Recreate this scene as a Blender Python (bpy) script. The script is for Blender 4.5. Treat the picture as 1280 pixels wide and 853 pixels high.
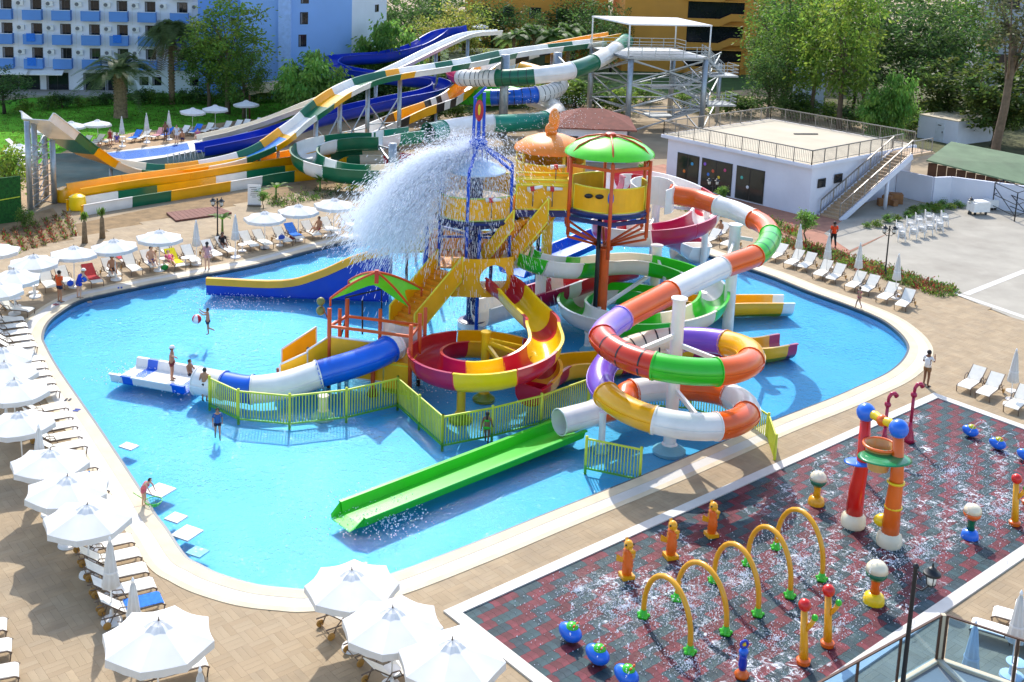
import bpy, bmesh, math, random
from math import sin, cos, tan, pi, radians, sqrt, atan2, hypot, floor
from mathutils import Vector, Matrix, noise
from mathutils.geometry import tessellate_polygon
random.seed(7)
for o in list(bpy.data.objects): bpy.data.objects.remove(o, do_unlink=True)
S = bpy.context.scene
COL = S.collection
# ---------------------------------------------------------------- camera (survey of the photograph: metres, camera above the origin)
FPX, PITCH, ROLL, PPX, PPY, CAMH = 1425.0, radians(10.435), math.atan(0.04), 640.0, 167.65, 21.0
FW = Vector((0, cos(PITCH), -sin(PITCH))); UP0 = Vector((0, sin(PITCH), cos(PITCH))); RT0 = Vector((1, 0, 0))
RT = RT0*cos(ROLL) + UP0*sin(ROLL); UP = UP0*cos(ROLL) - RT0*sin(ROLL)
cam = bpy.data.cameras.new('camera'); camo = bpy.data.objects.new('camera', cam); COL.objects.link(camo)
m = Matrix.Identity(4)
for i in range(3):
    m[i][0] = RT[i]; m[i][1] = UP[i]; m[i][2] = -FW[i]
m[2][3] = CAMH
camo.matrix_world = m
cam.sensor_width = 36; cam.lens = FPX/1280*36; cam.shift_y = -(426.5-PPY)/1280; cam.clip_end = 3000; cam.clip_start = .5
S.camera = camo
# ---------------------------------------------------------------- sky, sun, exposure
SUN_EL, SUN_AZ = radians(44), radians(-9)        # azimuth from +Y towards +X
W = bpy.data.worlds.new('World'); S.world = W; W.use_nodes = True
nt = W.node_tree; bg = nt.nodes['Background']
sk = nt.nodes.new('ShaderNodeTexSky'); sk.sky_type = 'NISHITA'; sk.sun_disc = False
sk.sun_elevation = SUN_EL; sk.sun_rotation = SUN_AZ; sk.altitude = 20; sk.air_density = 1.0; sk.dust_density = 1.4; sk.ozone_density = 1.0
nt.links.new(sk.outputs[0], bg.inputs[0]); bg.inputs[1].default_value = 0.15
sl = bpy.data.lights.new('sun', 'SUN'); sl.energy = 2.0; sl.angle = radians(0.53); sl.color = (1.0, .955, .88)
so = bpy.data.objects.new('sun', sl); COL.objects.link(so)
sd = Vector((sin(SUN_AZ)*cos(SUN_EL), cos(SUN_AZ)*cos(SUN_EL), sin(SUN_EL)))
so.rotation_euler = sd.to_track_quat('Z', 'Y').to_euler(); so.location = sd*80
S.view_settings.view_transform = 'Standard'; S.view_settings.look = 'None'; S.view_settings.gamma = 1
S.view_settings.exposure = 1.16; S.view_settings.use_curve_mapping = False
S.render.resolution_x = 1024; S.render.resolution_y = 682

def P(x, y, z=0.0):
    """surveyed place of a point seen in the photograph at (x, y), given its height above the deck"""
    dx, dy = x-PPX, y-PPY
    a = dx*cos(ROLL)+dy*sin(ROLL); b = -dx*sin(ROLL)+dy*cos(ROLL)
    v = FW*FPX + RT0*a - UP0*b
    return Vector((0, 0, CAMH)) + v*((z-CAMH)/v.z)
def PD(x, y, Y):
    """the same, given the distance Y from the camera instead of the height"""
    dx, dy = x-PPX, y-PPY
    a = dx*cos(ROLL)+dy*sin(ROLL); b = -dx*sin(ROLL)+dy*cos(ROLL)
    v = FW*FPX + RT0*a - UP0*b
    return Vector((0, 0, CAMH)) + v*(Y/v.y)
V = Vector
# ---------------------------------------------------------------- materials
def hx(h):
    r = []
    for i in (0, 2, 4):
        c = int(h[i:i+2], 16)/255
        r.append(c/12.92 if c <= .04045 else ((c+.055)/1.055)**2.4)
    return tuple(r)
MATS = {}
def mat(name, col, rough=.5, var=.12, scale=3.0, bump=0.0, bscale=40.0, metal=0.0, coat=0.0, attr=None, dirt=0.0, spec=None):
    """principled surface with a mottled base colour, optional fine relief and weathering"""
    if name in MATS: return MATS[name]
    if isinstance(col, str): col = hx(col)
    M = bpy.data.materials.new(name); M.use_nodes = True; n = M.node_tree.nodes; l = M.node_tree.links
    b = n['Principled BSDF']; b.inputs['Roughness'].default_value = rough; b.inputs['Metallic'].default_value = metal
    if coat: b.inputs['Coat Weight'].default_value = coat; b.inputs['Coat Roughness'].default_value = .12
    if spec is not None: b.inputs['Specular IOR Level'].default_value = spec
    tc = n.new('ShaderNodeTexCoord')
    nz = n.new('ShaderNodeTexNoise'); nz.inputs['Scale'].default_value = scale; nz.inputs['Detail'].default_value = 5
    l.new(tc.outputs['Object'], nz.inputs['Vector'])
    rp = n.new('ShaderNodeMapRange'); rp.inputs[1].default_value = .3; rp.inputs[2].default_value = .7
    rp.inputs[3].default_value = 1-var; rp.inputs[4].default_value = 1+var*.6
    l.new(nz.outputs[0], rp.inputs[0])
    mx = n.new('ShaderNodeMix'); mx.data_type = 'RGBA'; mx.blend_type = 'MULTIPLY'; mx.inputs[0].default_value = 1
    if attr:
        at = n.new('ShaderNodeAttribute'); at.attribute_name = attr; l.new(at.outputs['Color'], mx.inputs[6])
    else: mx.inputs[6].default_value = (*col, 1)
    l.new(rp.outputs[0], mx.inputs[7])
    out = mx.outputs[2]
    if dirt:
        n2 = n.new('ShaderNodeTexNoise'); n2.inputs['Scale'].default_value = scale*.35; n2.inputs['Detail'].default_value = 8; n2.inputs['Roughness'].default_value = .7
        l.new(tc.outputs['Object'], n2.inputs['Vector'])
        r2 = n.new('ShaderNodeMapRange'); r2.inputs[1].default_value = .48; r2.inputs[2].default_value = .75; r2.inputs[3].default_value = 0; r2.inputs[4].default_value = dirt
        l.new(n2.outputs[0], r2.inputs[0])
        m2 = n.new('ShaderNodeMix'); m2.data_type = 'RGBA'; l.new(r2.outputs[0], m2.inputs[0]); l.new(out, m2.inputs[6]); m2.inputs[7].default_value = (.16, .13, .1, 1)
        out = m2.outputs[2]
    l.new(out, b.inputs['Base Color'])
    if bump:
        n3 = n.new('ShaderNodeTexNoise'); n3.inputs['Scale'].default_value = bscale; n3.inputs['Detail'].default_value = 4
        l.new(tc.outputs['Object'], n3.inputs['Vector'])
        bp = n.new('ShaderNodeBump'); bp.inputs['Strength'].default_value = bump; bp.inputs['Distance'].default_value = .05
        l.new(n3.outputs[0], bp.inputs['Height']); l.new(bp.outputs[0], b.inputs['Normal'])
    MATS[name] = M
    return M
def plastic(name, h): return mat(name, h, rough=.28, var=.10, scale=.9, coat=.2, dirt=.16, bump=.02, bscale=6)
# fibreglass and paint colours
WHT = plastic('fibreglass white', 'f0ece4'); CRM = plastic('fibreglass cream', 'e9dcc2')
ORG = plastic('fibreglass orange', 'ee6206'); ORD = plastic('fibreglass red orange', 'd23408'); YEL = plastic('fibreglass yellow', 'f6b000'); YEB = plastic('fibreglass bright yellow', 'fcd20a')
LGR = plastic('fibreglass lime green', '2fc21c'); DGR = plastic('fibreglass dark green', '0c6a48'); RED = plastic('fibreglass red', 'c4102c'); MAG = plastic('fibreglass magenta', 'b01450')
PUR = plastic('fibreglass purple', '7d4fc4'); LIL = plastic('fibreglass lilac', 'a98be0'); BLU = plastic('fibreglass blue', '0462d6'); NAV = plastic('fibreglass deep blue', '0836b4'); BLK = plastic('fibreglass black', '1d2126')
TEA = plastic('fibreglass teal', '12896c'); PNK = plastic('fibreglass pink', 'd8305e')
OYL = mat('yellow panel board', 'fbb808', .42, .10, 1.2, dirt=.12); OYE = mat('bright yellow trim', 'f4e23a', .4)
ORP = mat('orange painted steel', 'd8571a', .38, .14, 1.5, dirt=.15); BLP = mat('blue painted steel', '0f4cc0', .35, .12, 1.5); NVP = mat('navy painted steel', '1a2a66', .4); YLP = mat('yellow painted steel', 'd6b21e', .4, .12)
BRP = mat('brown painted steel', '8a4a34', .45); BKP = mat('black painted steel', '15171a', .4); WHP = mat('white painted steel', 'ece9e2', .35)
LIM = mat('lime leaf canopy', '5ddc22', .32, .1, 2, coat=.3); LIMF = mat('yellow green fence paint', 'cdd63c', .45, .1)
STL = mat('galvanised steel', 'a7adb0', .42, .15, 4, metal=.6); STD = mat('stainless rail', '8d8984', .35, .1, metal=.7)
UMB = mat('white parasol fabric', 'f2f1ee', .85, .05, 2, bump=.06, bscale=90); UMBV = mat('off white parasol fabric', 'e2e0da', .85, .06, 3, bump=.1, bscale=60)
def thin(M, k):
    n = M.node_tree.nodes; l = M.node_tree.links; b = n['Principled BSDF']; tr = n.new('ShaderNodeBsdfTranslucent'); mx = n.new('ShaderNodeMixShader'); mx.inputs[0].default_value = k
    tr.inputs[0].default_value = (.86, .86, .84, 1); l.new(b.outputs[0], mx.inputs[1]); l.new(tr.outputs[0], mx.inputs[2]); l.new(mx.outputs[0], n['Material Output'].inputs[0])
thin(UMB, .3); thin(UMBV, .3)
SLG = mat('cream sling fabric', 'efe9da', .75, .06, 5); ALU = mat('bronze aluminium frame', '6f5a48', .45, .1); WHEEL = mat('tan plastic wheel', 'b0813c', .5)
PLW = mat('white resin', 'eeebe6', .4, .05); TOWB = mat('blue towel', '2f78d8', .95, .2, 8, bump=.3, bscale=120); TOWR = mat('red towel', 'b03034', .95, .2, 8); TOWY = mat('yellow towel', 'e8d820', .95, .15, 8); TOWP = mat('patterned towel', 'd89a9a', .95, .5, 30)
# ---------------------------------------------------------------- mesh builder
class MB:
    def __init__(s): s.v = []; s.f = []; s.c = None
    def add(s, vs, fs):
        k = len(s.v); s.v += [tuple(p) for p in vs]; s.f += [tuple(i+k for i in f) for f in fs]
        return s
    def box(s, c, d, R=None):
        hx_, hy, hz = d[0]/2, d[1]/2, d[2]/2; c = V(c)
        vs = [V((a*hx_, b*hy, e*hz)) for a in (-1, 1) for b in (-1, 1) for e in (-1, 1)]
        if R is not None: vs = [R @ p for p in vs]
        return s.add([c+p for p in vs], [(0,1,3,2),(4,6,7,5),(0,4,5,1),(2,3,7,6),(0,2,6,4),(1,5,7,3)])
    def rbox(s, c, d, rz): return s.box(c, d, Matrix.Rotation(rz, 3, 'Z'))
    def bar(s, p, q, w, h=None, up=None):
        p, q = V(p), V(q); h = h or w; t = (q-p); L = t.length
        if L < 1e-6: return s
        t /= L; u = V(up) if up else V((0, 0, 1))
        if abs(t.dot(u)) > .99: u = V((1, 0, 0))
        sd = t.cross(u).normalized(); u = sd.cross(t)
        vs = [e + sd*(a*w/2) + u*(b*h/2) for e in (p, q) for a, b in ((-1,-1),(1,-1),(1,1),(-1,1))]
        return s.add(vs, [(3,2,1,0),(4,5,6,7),(0,1,5,4),(1,2,6,5),(2,3,7,6),(3,0,4,7)])
    def frames(s, path):
        n = len(path); out = []
        for i in range(n):
            t = (path[min(i+1, n-1)]-path[max(i-1, 0)])
            t = t.normalized() if t.length > 1e-9 else V((0, 0, 1))
            u = V((0, 0, 1))
            if abs(t.z) > .985: u = V((0, 1, 0))
            sd = t.cross(u).normalized(); out.append((path[i], sd, sd.cross(t)))
        return out
    def sweep(s, path, sec, closed=True, caps=True, scale=None):
        path = [V(p) for p in path]; fr = s.frames(path); m_ = len(sec); vs = []
        for i, (p, sd, u) in enumerate(fr):
            k = scale[i] if scale else 1
            vs += [p + sd*(a*k) + u*(b*k) for a, b in sec]
        fs = []
        for i in range(len(path)-1):
            for j in range(m_ if closed else m_-1):
                j2 = (j+1) % m_; fs.append((i*m_+j, i*m_+j2, (i+1)*m_+j2, (i+1)*m_+j))
        if caps and closed:
            fs.append(tuple(range(m_-1, -1, -1))); k = (len(path)-1)*m_; fs.append(tuple(range(k, k+m_)))
        return s.add(vs, fs)
    def tube(s, path, r, n=8, caps=True, scale=None):
        path = [V(p) for p in path]; N = len(path); vs = []; fs = []; u = None
        for i in range(N):
            t = path[min(i+1, N-1)]-path[max(i-1, 0)]; t = t.normalized() if t.length > 1e-9 else V((0, 0, 1))
            if u is None: u = V((0, 0, 1)) if abs(t.z) < .9 else V((1, 0, 0))
            sd = t.cross(u).normalized(); u = sd.cross(t).normalized(); k = r*(scale[i] if scale else 1)
            vs += [path[i]+sd*(k*cos(2*pi*j/n))+u*(k*sin(2*pi*j/n)) for j in range(n)]
        for i in range(N-1): fs += [(i*n+j, i*n+(j+1) % n, (i+1)*n+(j+1) % n, (i+1)*n+j) for j in range(n)]
        if caps: fs += [tuple(range(n-1, -1, -1)), tuple(range((N-1)*n, N*n))]
        return s.add(vs, fs)
    def cyl(s, p, q, r, n=8, r2=None): return s.tube([p, q], r, n, True, [1, (r2 if r2 is not None else r)/r])
    def lathe(s, prof, n=16, c=(0, 0, 0), cap=True):
        c = V(c); vs = []; fs = []
        for r, z in prof: vs += [c+V((r*cos(2*pi*j/n), r*sin(2*pi*j/n), z)) for j in range(n)]
        for i in range(len(prof)-1):
            for j in range(n):
                j2 = (j+1) % n; fs.append((i*n+j, i*n+j2, (i+1)*n+j2, (i+1)*n+j))
        if cap: fs.append(tuple(range(n-1, -1, -1))); k = (len(prof)-1)*n; fs.append(tuple(range(k, k+n)))
        return s.add(vs, fs)
    def ball(s, c, r, n=12, m_=8, sz=(1, 1, 1)):
        pr = [(max(1e-4, sin(pi*i/m_)), -cos(pi*i/m_)) for i in range(m_+1)]
        k = len(s.v); s.lathe([(a*r, b*r) for a, b in pr], n, (0, 0, 0), False)
        for i in range(k, len(s.v)):
            p = s.v[i]; s.v[i] = (c[0]+p[0]*sz[0], c[1]+p[1]*sz[1], c[2]+p[2]*sz[2])
        return s
    def prism(s, poly, z0, z1):
        n = len(poly); area = sum(poly[i][0]*poly[(i+1) % n][1]-poly[(i+1) % n][0]*poly[i][1] for i in range(n))
        if area < 0: poly = list(reversed(poly))
        vs = [(p[0], p[1], z0) for p in poly]+[(p[0], p[1], z1) for p in poly]
        return s.add(vs, [tuple(range(n-1, -1, -1)), tuple(range(n, 2*n))]+[(i, (i+1) % n, n+(i+1) % n, n+i) for i in range(n)])
    def panel(s, a, b, z0, z1, t, za=None, zb=None):
        """upright board from a to b (xy), thickness t; z may change from a to b"""
        a, b = V((a[0], a[1], 0)), V((b[0], b[1], 0)); n = V((-(b-a).y, (b-a).x, 0)).normalized()*(t/2)
        zb0, zb1 = (z0, z1) if za is None else (za, zb)
        Z = V((0, 0, 1))
        vs = [a-n+Z*z0, a+n+Z*z0, a+n+Z*z1, a-n+Z*z1, b-n+Z*zb0, b+n+Z*zb0, b+n+Z*zb1, b-n+Z*zb1]
        return s.add(vs, [(0,1,2,3),(7,6,5,4),(0,4,5,1),(1,5,6,2),(2,6,7,3),(3,7,4,0)])
    def mesh(s, name, mt=None, smooth=False):
        me = bpy.data.meshes.new(name); me.from_pydata(s.v, [], s.f)
        if mt: me.materials.append(mt)
        if smooth == 'auto':
            me.polygons.foreach_set('use_smooth', [True]*len(me.polygons)); me.update(); me.set_sharp_from_angle(angle=radians(38))
        elif smooth: me.polygons.foreach_set('use_smooth', [True]*len(me.polygons))
        me.update(); return me
    def build(s, name, mt=None, parent=None, smooth=False):
        return link(name, s.mesh(name, mt, smooth), parent)
def link(name, me, parent=None, mw=None):
    o = bpy.data.objects.new(name, me); COL.objects.link(o)
    if parent is not None: o.parent = parent
    if mw is not None: o.matrix_basis = mw
    return o
def tag(o, label=None, cat=None, group=None, kind=None):
    if label: o['label'] = label
    if cat: o['category'] = cat
    if group: o['group'] = group
    if kind: o['kind'] = kind
    return o
def thing(name, label, cat, loc=(0, 0, 0), rz=0, group=None):
    o = bpy.data.objects.new(name, None); COL.objects.link(o); o.empty_display_size = .3
    o.location = loc; o.rotation_euler = (0, 0, rz)
    return tag(o, label, cat, group)
def structure(o): o['kind'] = 'structure'; return o
def copy_tree(o, parent=None):
    c = o.copy(); COL.objects.link(c); c.parent = parent
    for ch in list(KIDCACHE(o)): copy_tree(ch, c)
    return c
_kc = {}
def KIDCACHE(o):
    k = o.name
    if k not in _kc: _kc[k] = [x for x in COL.objects if x.parent == o]
    return _kc[k]
def inst(proto, loc, rz=0, label=None, group=None, scale=None, flag={}):
    """first call uses the prototype itself, later calls copy it with its parts"""
    if proto.name not in flag: flag[proto.name] = 1; KIDCACHE(proto); o = proto; [KIDCACHE(c) for c in KIDCACHE(proto)]
    else: o = copy_tree(proto)
    o.location = loc; o.rotation_euler = (0, 0, rz)
    if scale: o.scale = (scale,)*3
    if label: o['label'] = label
    if group: o['group'] = group
    return o
def catmull(pts, per=8, closed=False):
    pts = [V(p) for p in pts]; n = len(pts); out = []
    rng = range(n if closed else n-1)
    for i in rng:
        if closed: p0, p1, p2, p3 = pts[(i-1) % n], pts[i], pts[(i+1) % n], pts[(i+2) % n]
        else:
            p1, p2 = pts[i], pts[i+1]; p0 = pts[i-1] if i > 0 else p1*2-p2; p3 = pts[i+2] if i+2 < n else p2*2-p1
        for k in range(per):
            t = k/per
            out.append(.5*((2*p1)+(p2-p0)*t+(2*p0-5*p1+4*p2-p3)*t*t+(3*p1-p0-3*p2+p3)*t**3))
    if not closed: out.append(pts[-1])
    return out
def cr_at(pts, u):
    n = len(pts); i = min(max(int(floor(u)), 0), n-2); t = u-i
    p1, p2 = pts[i], pts[i+1]; p0 = pts[i-1] if i > 0 else p1*2-p2; p3 = pts[i+2] if i+2 < n else p2*2-p1
    return .5*((2*p1)+(p2-p0)*t+(2*p0-5*p1+4*p2-p3)*t*t+(3*p1-p0-3*p2+p3)*t**3)
def inside(p, poly):
    x, y = p[0], p[1]; c = False; n = len(poly); j = n-1
    for i in range(n):
        xi, yi = poly[i][0], poly[i][1]; xj, yj = poly[j][0], poly[j][1]
        if (yi > y) != (yj > y) and x < (xj-xi)*(y-yi)/(yj-yi)+xi: c = not c
        j = i
    return c
def offset_poly(poly, d):
    """push a smooth closed outline outwards by d"""
    n = len(poly); A = sum(poly[i][0]*poly[(i+1) % n][1]-poly[(i+1) % n][0]*poly[i][1] for i in range(n)); sg = 1 if A > 0 else -1
    out = []
    for i in range(n):
        a, b, c = poly[i-1], poly[i], poly[(i+1) % n]
        t = V((c[0]-a[0], c[1]-a[1])).normalized(); out.append(V((b[0]+t.y*d*sg, b[1]-t.x*d*sg)))
    return out
def sheet(name, outer, z, mt, holes=(), parent=None):
    loops = [[V((p[0], p[1], 0)) for p in outer]]+[[V((p[0], p[1], 0)) for p in h] for h in holes]
    tr = tessellate_polygon(loops); vs = [(p.x, p.y, z) for lp in loops for p in lp]
    fs = []
    for a, b, c in tr:
        A, B, C = vs[a], vs[b], vs[c]
        if (B[0]-A[0])*(C[1]-A[1])-(B[1]-A[1])*(C[0]-A[0]) < 0: fs.append((a, c, b))
        else: fs.append((a, b, c))
    return MB().add(vs, fs).build(name, mt, parent)
def ring(name, inner, outer, z0, z1, mt, parent=None):
    """kerb-like closed band between two matching outlines"""
    n = len(inner); vs = [(p[0], p[1], z0) for p in inner]+[(p[0], p[1], z1) for p in inner]+[(p[0], p[1], z1) for p in outer]+[(p[0], p[1], z0) for p in outer]
    fs = []
    for i in range(n):
        j = (i+1) % n
        for k in range(3): fs.append((k*n+i, k*n+j, (k+1)*n+j, (k+1)*n+i))
    mb = MB().add(vs, fs); o = mb.build(name, mt, parent)
    bm = bmesh.new(); bm.from_mesh(o.data); bmesh.ops.recalc_face_normals(bm, faces=bm.faces); bm.to_mesh(o.data); bm.free()
    return o
def colour_attr(me, cols_per_face, name='tint'):
    at = me.color_attributes.new(name, 'FLOAT_COLOR', 'CORNER'); data = []
    for p in me.polygons:
        c = cols_per_face[p.index]; data += [c[0], c[1], c[2], 1.0]*p.loop_total
    at.data.foreach_set('color', data)
# ---------------------------------------------------------------- ground, deck, pools, splash pad
def px(pts, z=0.0): return [P(x, y, z).to_2d() for x, y in pts]
def smooth_px(pts, per=6): return [p.to_2d() for p in catmull([P(x, y) for x, y in pts], per, True)]
POOL = smooth_px([(54, 421), (59, 406), (72, 393), (100, 376), (140, 366), (212, 351), (320, 331), (420, 305), (520, 283), (610, 270), (700, 267), (770, 275), (820, 292), (859, 309), (900, 324), (960, 344), (1010, 364), (1065, 384), (1100, 399), (1121, 414),
  (1132, 427), (1134, 438), (1125, 453), (1105, 468), (1072, 483), (1035, 499), (960, 528), (822, 586), (684, 641), (590, 679), (495, 715), (440, 730), (388, 736), (362, 735), (320, 730), (275, 717), (250, 705), (232, 694), (210, 662), (194, 641), (175, 610), (125, 535), (75, 463), (58, 433)])
def offs(d): return offset_poly(POOL, d)
PA = P(578, 768).to_2d(); PB = P(1172, 499).to_2d(); PU = (PB-PA).normalized(); PN = V((PU.y, -PU.x)); PL = (PB-PA).length; PW = 8.75
PAD = [PA, PB, PB+PN*PW, PA+PN*PW]
EARTH = mat('beige concrete paving', 'a8957a', .85, .22, .35, bump=.25, bscale=3, dirt=.35, spec=.1)
EARTH2 = mat('pale stamped concrete', 'a9a294', .8, .14, .5, bump=.3, bscale=2.5, dirt=.3, spec=.15)
BRICKP = mat('red brick paving', 'a8745c', .85, .25, 1.2, bump=.3, bscale=8, dirt=.2)
SOIL = mat('dry planting soil', '8e7450', .95, .3, 1.5, bump=.6, bscale=6)
LAWN = mat('lawn', '5f9e2c', .95, .3, .5, bump=.3, bscale=14, spec=.05)
BASIN = mat('dull drained basin lining', '34464a', .9, .5, .25, dirt=.4, spec=.03)
C0 = [V((-900, -60)), V((900, -60)), V((900, 1800)), V((-900, 1800))]
tag(structure(sheet('ground', C0, -.04, EARTH, [offs(.3)])), 'beige concrete ground round the pools')
DECKP = px([(-330, 1080), (-160, 345), (0, 322), (100, 296), (200, 274), (330, 250), (470, 226), (600, 218), (700, 216), (800, 240), (880, 262), (960, 291), (1060, 325), (1190, 368), (1290, 408), (1430, 470), (1500, 1080)])
JOINT = mat('deck joint mortar', 'ab9068', .9, .15, 2)
deck = structure(sheet('pool_deck', DECKP, -.022, JOINT, [offs(.3)])); tag(deck, 'tan basket weave paved deck round the pool')
DARKG = mat('dark pool gutter tile', '3c4650', .4, .15); COPT = mat('beige coping stone', 'cdbd9f', .7, .12, 1.5, bump=.1, bscale=15); COPW = mat('white coping grille', 'c6c2ba', .6, .06, 2, bump=.3, bscale=25)
cop = thing('pool_coping', 'beige and white stone coping running round the big pool', 'coping'); tag(cop, kind='structure'); del cop['category']
ring('gutter_line', offs(-.02), offs(.1), -.2, -.005, DARKG, cop)
ring('inner_coping', offs(.1), offs(.55), -.1, .03, COPT, cop)
ring('overflow_grille', offs(.55), offs(1.02), -.1, .022, COPW, cop)
ring('outer_coping', offs(1.02), offs(1.27), -.1, .028, COPT, cop)
# basin and water
def pool_floor_mat():
    M = mat('blue pool mosaic', '60b3d8', .5, .08, .6); return M
bas = structure(sheet('pool_basin', offs(.05), -.5, pool_floor_mat())); tag(bas, 'light blue mosaic floor of the big pool')
w_ = offs(.04); n_ = len(w_)
wb = MB().add([(p.x, p.y, -.5) for p in w_]+[(p.x, p.y, -.03) for p in w_], [(i, i+n_, (i+1) % n_+n_, (i+1) % n_) for i in range(n_)]).build('basin_wall', pool_floor_mat(), bas)
def water_mat(name, tint, amp=.62, sc=3.6, fine=10.0, fres=1.13):
    M = bpy.data.materials.new(name); M.use_nodes = True; n = M.node_tree.nodes; l = M.node_tree.links
    n.remove(n['Principled BSDF']); out = n['Material Output']
    tc = n.new('ShaderNodeTexCoord'); mp = n.new('ShaderNodeMapping'); l.new(tc.outputs['Object'], mp.inputs[0])
    a = n.new('ShaderNodeTexNoise'); a.inputs['Scale'].default_value = sc; a.inputs['Detail'].default_value = 3; a.inputs['Distortion'].default_value = .8
    b = n.new('ShaderNodeTexNoise'); b.inputs['Scale'].default_value = fine; b.inputs['Detail'].default_value = 2; b.inputs['Distortion'].default_value = .5
    c = n.new('ShaderNodeTexNoise'); c.inputs['Scale'].default_value = .22; c.inputs['Detail'].default_value = 2
    for q in (a, b, c): l.new(mp.outputs[0], q.inputs['Vector'])
    ad = n.new('ShaderNodeMath'); ad.operation = 'MULTIPLY_ADD'; ad.inputs[1].default_value = .38; l.new(b.outputs[0], ad.inputs[0]); l.new(a.outputs[0], ad.inputs[2])
    st = n.new('ShaderNodeMapRange'); st.inputs[1].default_value = .35; st.inputs[2].default_value = .65; st.inputs[3].default_value = amp*.55; st.inputs[4].default_value = amp; l.new(c.outputs[0], st.inputs[0])
    bp = n.new('ShaderNodeBump'); bp.inputs['Distance'].default_value = .12; l.new(ad.outputs[0], bp.inputs['Height']); l.new(st.outputs[0], bp.inputs['Strength'])
    fr = n.new('ShaderNodeFresnel'); fr.inputs['IOR'].default_value = fres; l.new(bp.outputs[0], fr.inputs['Normal'])
    gl = n.new('ShaderNodeBsdfGlossy'); gl.inputs['Roughness'].default_value = .05; l.new(bp.outputs[0], gl.inputs['Normal'])
    tr = n.new('ShaderNodeBsdfTransparent'); tr.inputs[0].default_value = (*tint, 1)
    mx = n.new('ShaderNodeMixShader'); l.new(fr.outputs[0], mx.inputs[0]); l.new(tr.outputs[0], mx.inputs[1]); l.new(gl.outputs[0], mx.inputs[2]); l.new(mx.outputs[0], out.inputs[0])
    return M
WATER = water_mat('pool water', (.56, .88, .975))
pw = structure(sheet('pool_water', offs(.05), -.11, WATER)); tag(pw, 'rippled turquoise water of the big pool')
# basket weave pavers
ang = atan2(PU.y, PU.x); RU, RV = PU, V((-PU.y, PU.x))
def camdist(p): return hypot(p[0], p[1])
hole = offs(1.05); padh = [PA-PU*.2-PN*-.2, PB+PU*.2+PN*-.2, PB+PU*.2+PN*(PW+.2), PA-PU*.2+PN*(PW+.2)]
def topx(p):
    q = V((p[0], p[1], p[2] if len(p) > 2 else 0))-V((0, 0, CAMH)); k = FPX/q.dot(FW)
    a = q.dot(RT0)*k; b = -q.dot(UP0)*k
    return (PPX+a*cos(ROLL)-b*sin(ROLL), PPY+a*sin(ROLL)+b*cos(ROLL))
planks = []; MOD = .63
def build_planks():
    rnd = random.Random(3)
    for i in range(-110, 110):
        for j in range(-70, 160):
            c = RU*(i*MOD)+RV*(j*MOD)
            if c.y < 24 or c.y > 90: continue
            if not inside(c, DECKP): continue
            x, y = topx(c)
            if x < -60 or x > 1340 or y > 900: continue
            for k in range(3):
                o = (k-1)*MOD/3; cc = c+(RU*o if (i+j) % 2 else RV*o)
                if inside(cc, hole) or inside(cc, padh): continue
                if (i+j) % 2: planks.append((c+RU*o, ang+pi/2, rnd.random()))
                else: planks.append((c+RV*o, ang, rnd.random()))
build_planks()
planks.sort(key=lambda q: camdist(q[0]))
vis = [k for k, q in enumerate(planks) if 0 < topx(q[0])[0] < 1280 and topx(q[0])[1] < 845]
single = set(vis[:300])
PLK = mat('tan deck paver', 'd0b389', .75, .16, 1.1, bump=.12, bscale=30, attr='tint', dirt=.34, spec=.3)
def ptint(r): 
    b = .94+.12*((r*7.31) % 1); w = (r*3.7) % 1
    return (.375*b, (.272+.01*w)*b, (.158+.014*w)*b)
def plank_mesh(tints):
    mb = MB(); mb.box((0, 0, -.006), (MOD-.004, MOD/3-.004, .024)); me = mb.mesh('paver', PLK); colour_attr(me, [tints]*6); return me
pm = [plank_mesh(ptint(k/8+.03)) for k in range(8)]
big = MB(); cols = []
for k, (c, a, r) in enumerate(planks):
    if k in single:
        o = link('paver', pm[int(r*8)], deck); o.location = (c.x, c.y, .002*((r*13) % 1)); o.rotation_euler = (0, 0, a)
    else:
        lx, ly = (MOD-.004)/2, (MOD/3-.004)/2; ca, sa = cos(a), sin(a); z = .006+.002*((r*13) % 1)
        q = [(c.x+ca*u*lx-sa*v*ly, c.y+sa*u*lx+ca*v*ly) for u, v in ((-1,-1),(1,-1),(1,1),(-1,1))]
        big.add([(*p, -.02) for p in q]+[(*p, z) for p in q], [(4,5,6,7),(0,1,5,4),(1,2,6,5),(2,3,7,6),(3,0,4,7)]); cols += [ptint(r)]*5
o = big.build('paver_field', PLK, deck); colour_attr(o.data, cols); tag(o, kind='stuff')
# splash pad
pad = structure(sheet('splash_pad', PAD, .0, mat('black rubber bedding', '1c1d20', .8))); tag(pad, 'wet splash pad of red and teal rubber tiles')
KERB = mat('white painted kerb', 'cfcac0', .6, .07, 2, dirt=.12)
def edge_poly(d): return [PA-PU*d-PN*d, PB+PU*d-PN*d, PB+PU*d+PN*(PW+d), PA-PU*d+PN*(PW+d)]
tag(structure(ring('pad_kerb', edge_poly(0), edge_poly(.42), -.02, .07, KERB)), 'white kerb framing the splash pad')
TLU, TLV = .25, .37; tiles = []
def build_tiles():
    rnd = random.Random(5); nu = int(PL/TLU); nv = int(PW/TLV); su, sv = PL/nu, PW/nv
    for i in range(nu):
        for j in range(nv):
            c = PA+PU*((i+.5)*su)+PN*((j+.5)*sv); red = ((i+3*j+(1 if rnd.random() < .05 else 0))//4) % 2
            tiles.append((c, red, rnd.random()))
    return su, sv
su, sv = build_tiles()
RUB = mat('rubber safety tile', '70303a', .6, .35, 2.2, bump=.35, bscale=60, attr='tint', dirt=.1, spec=.25)
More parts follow.
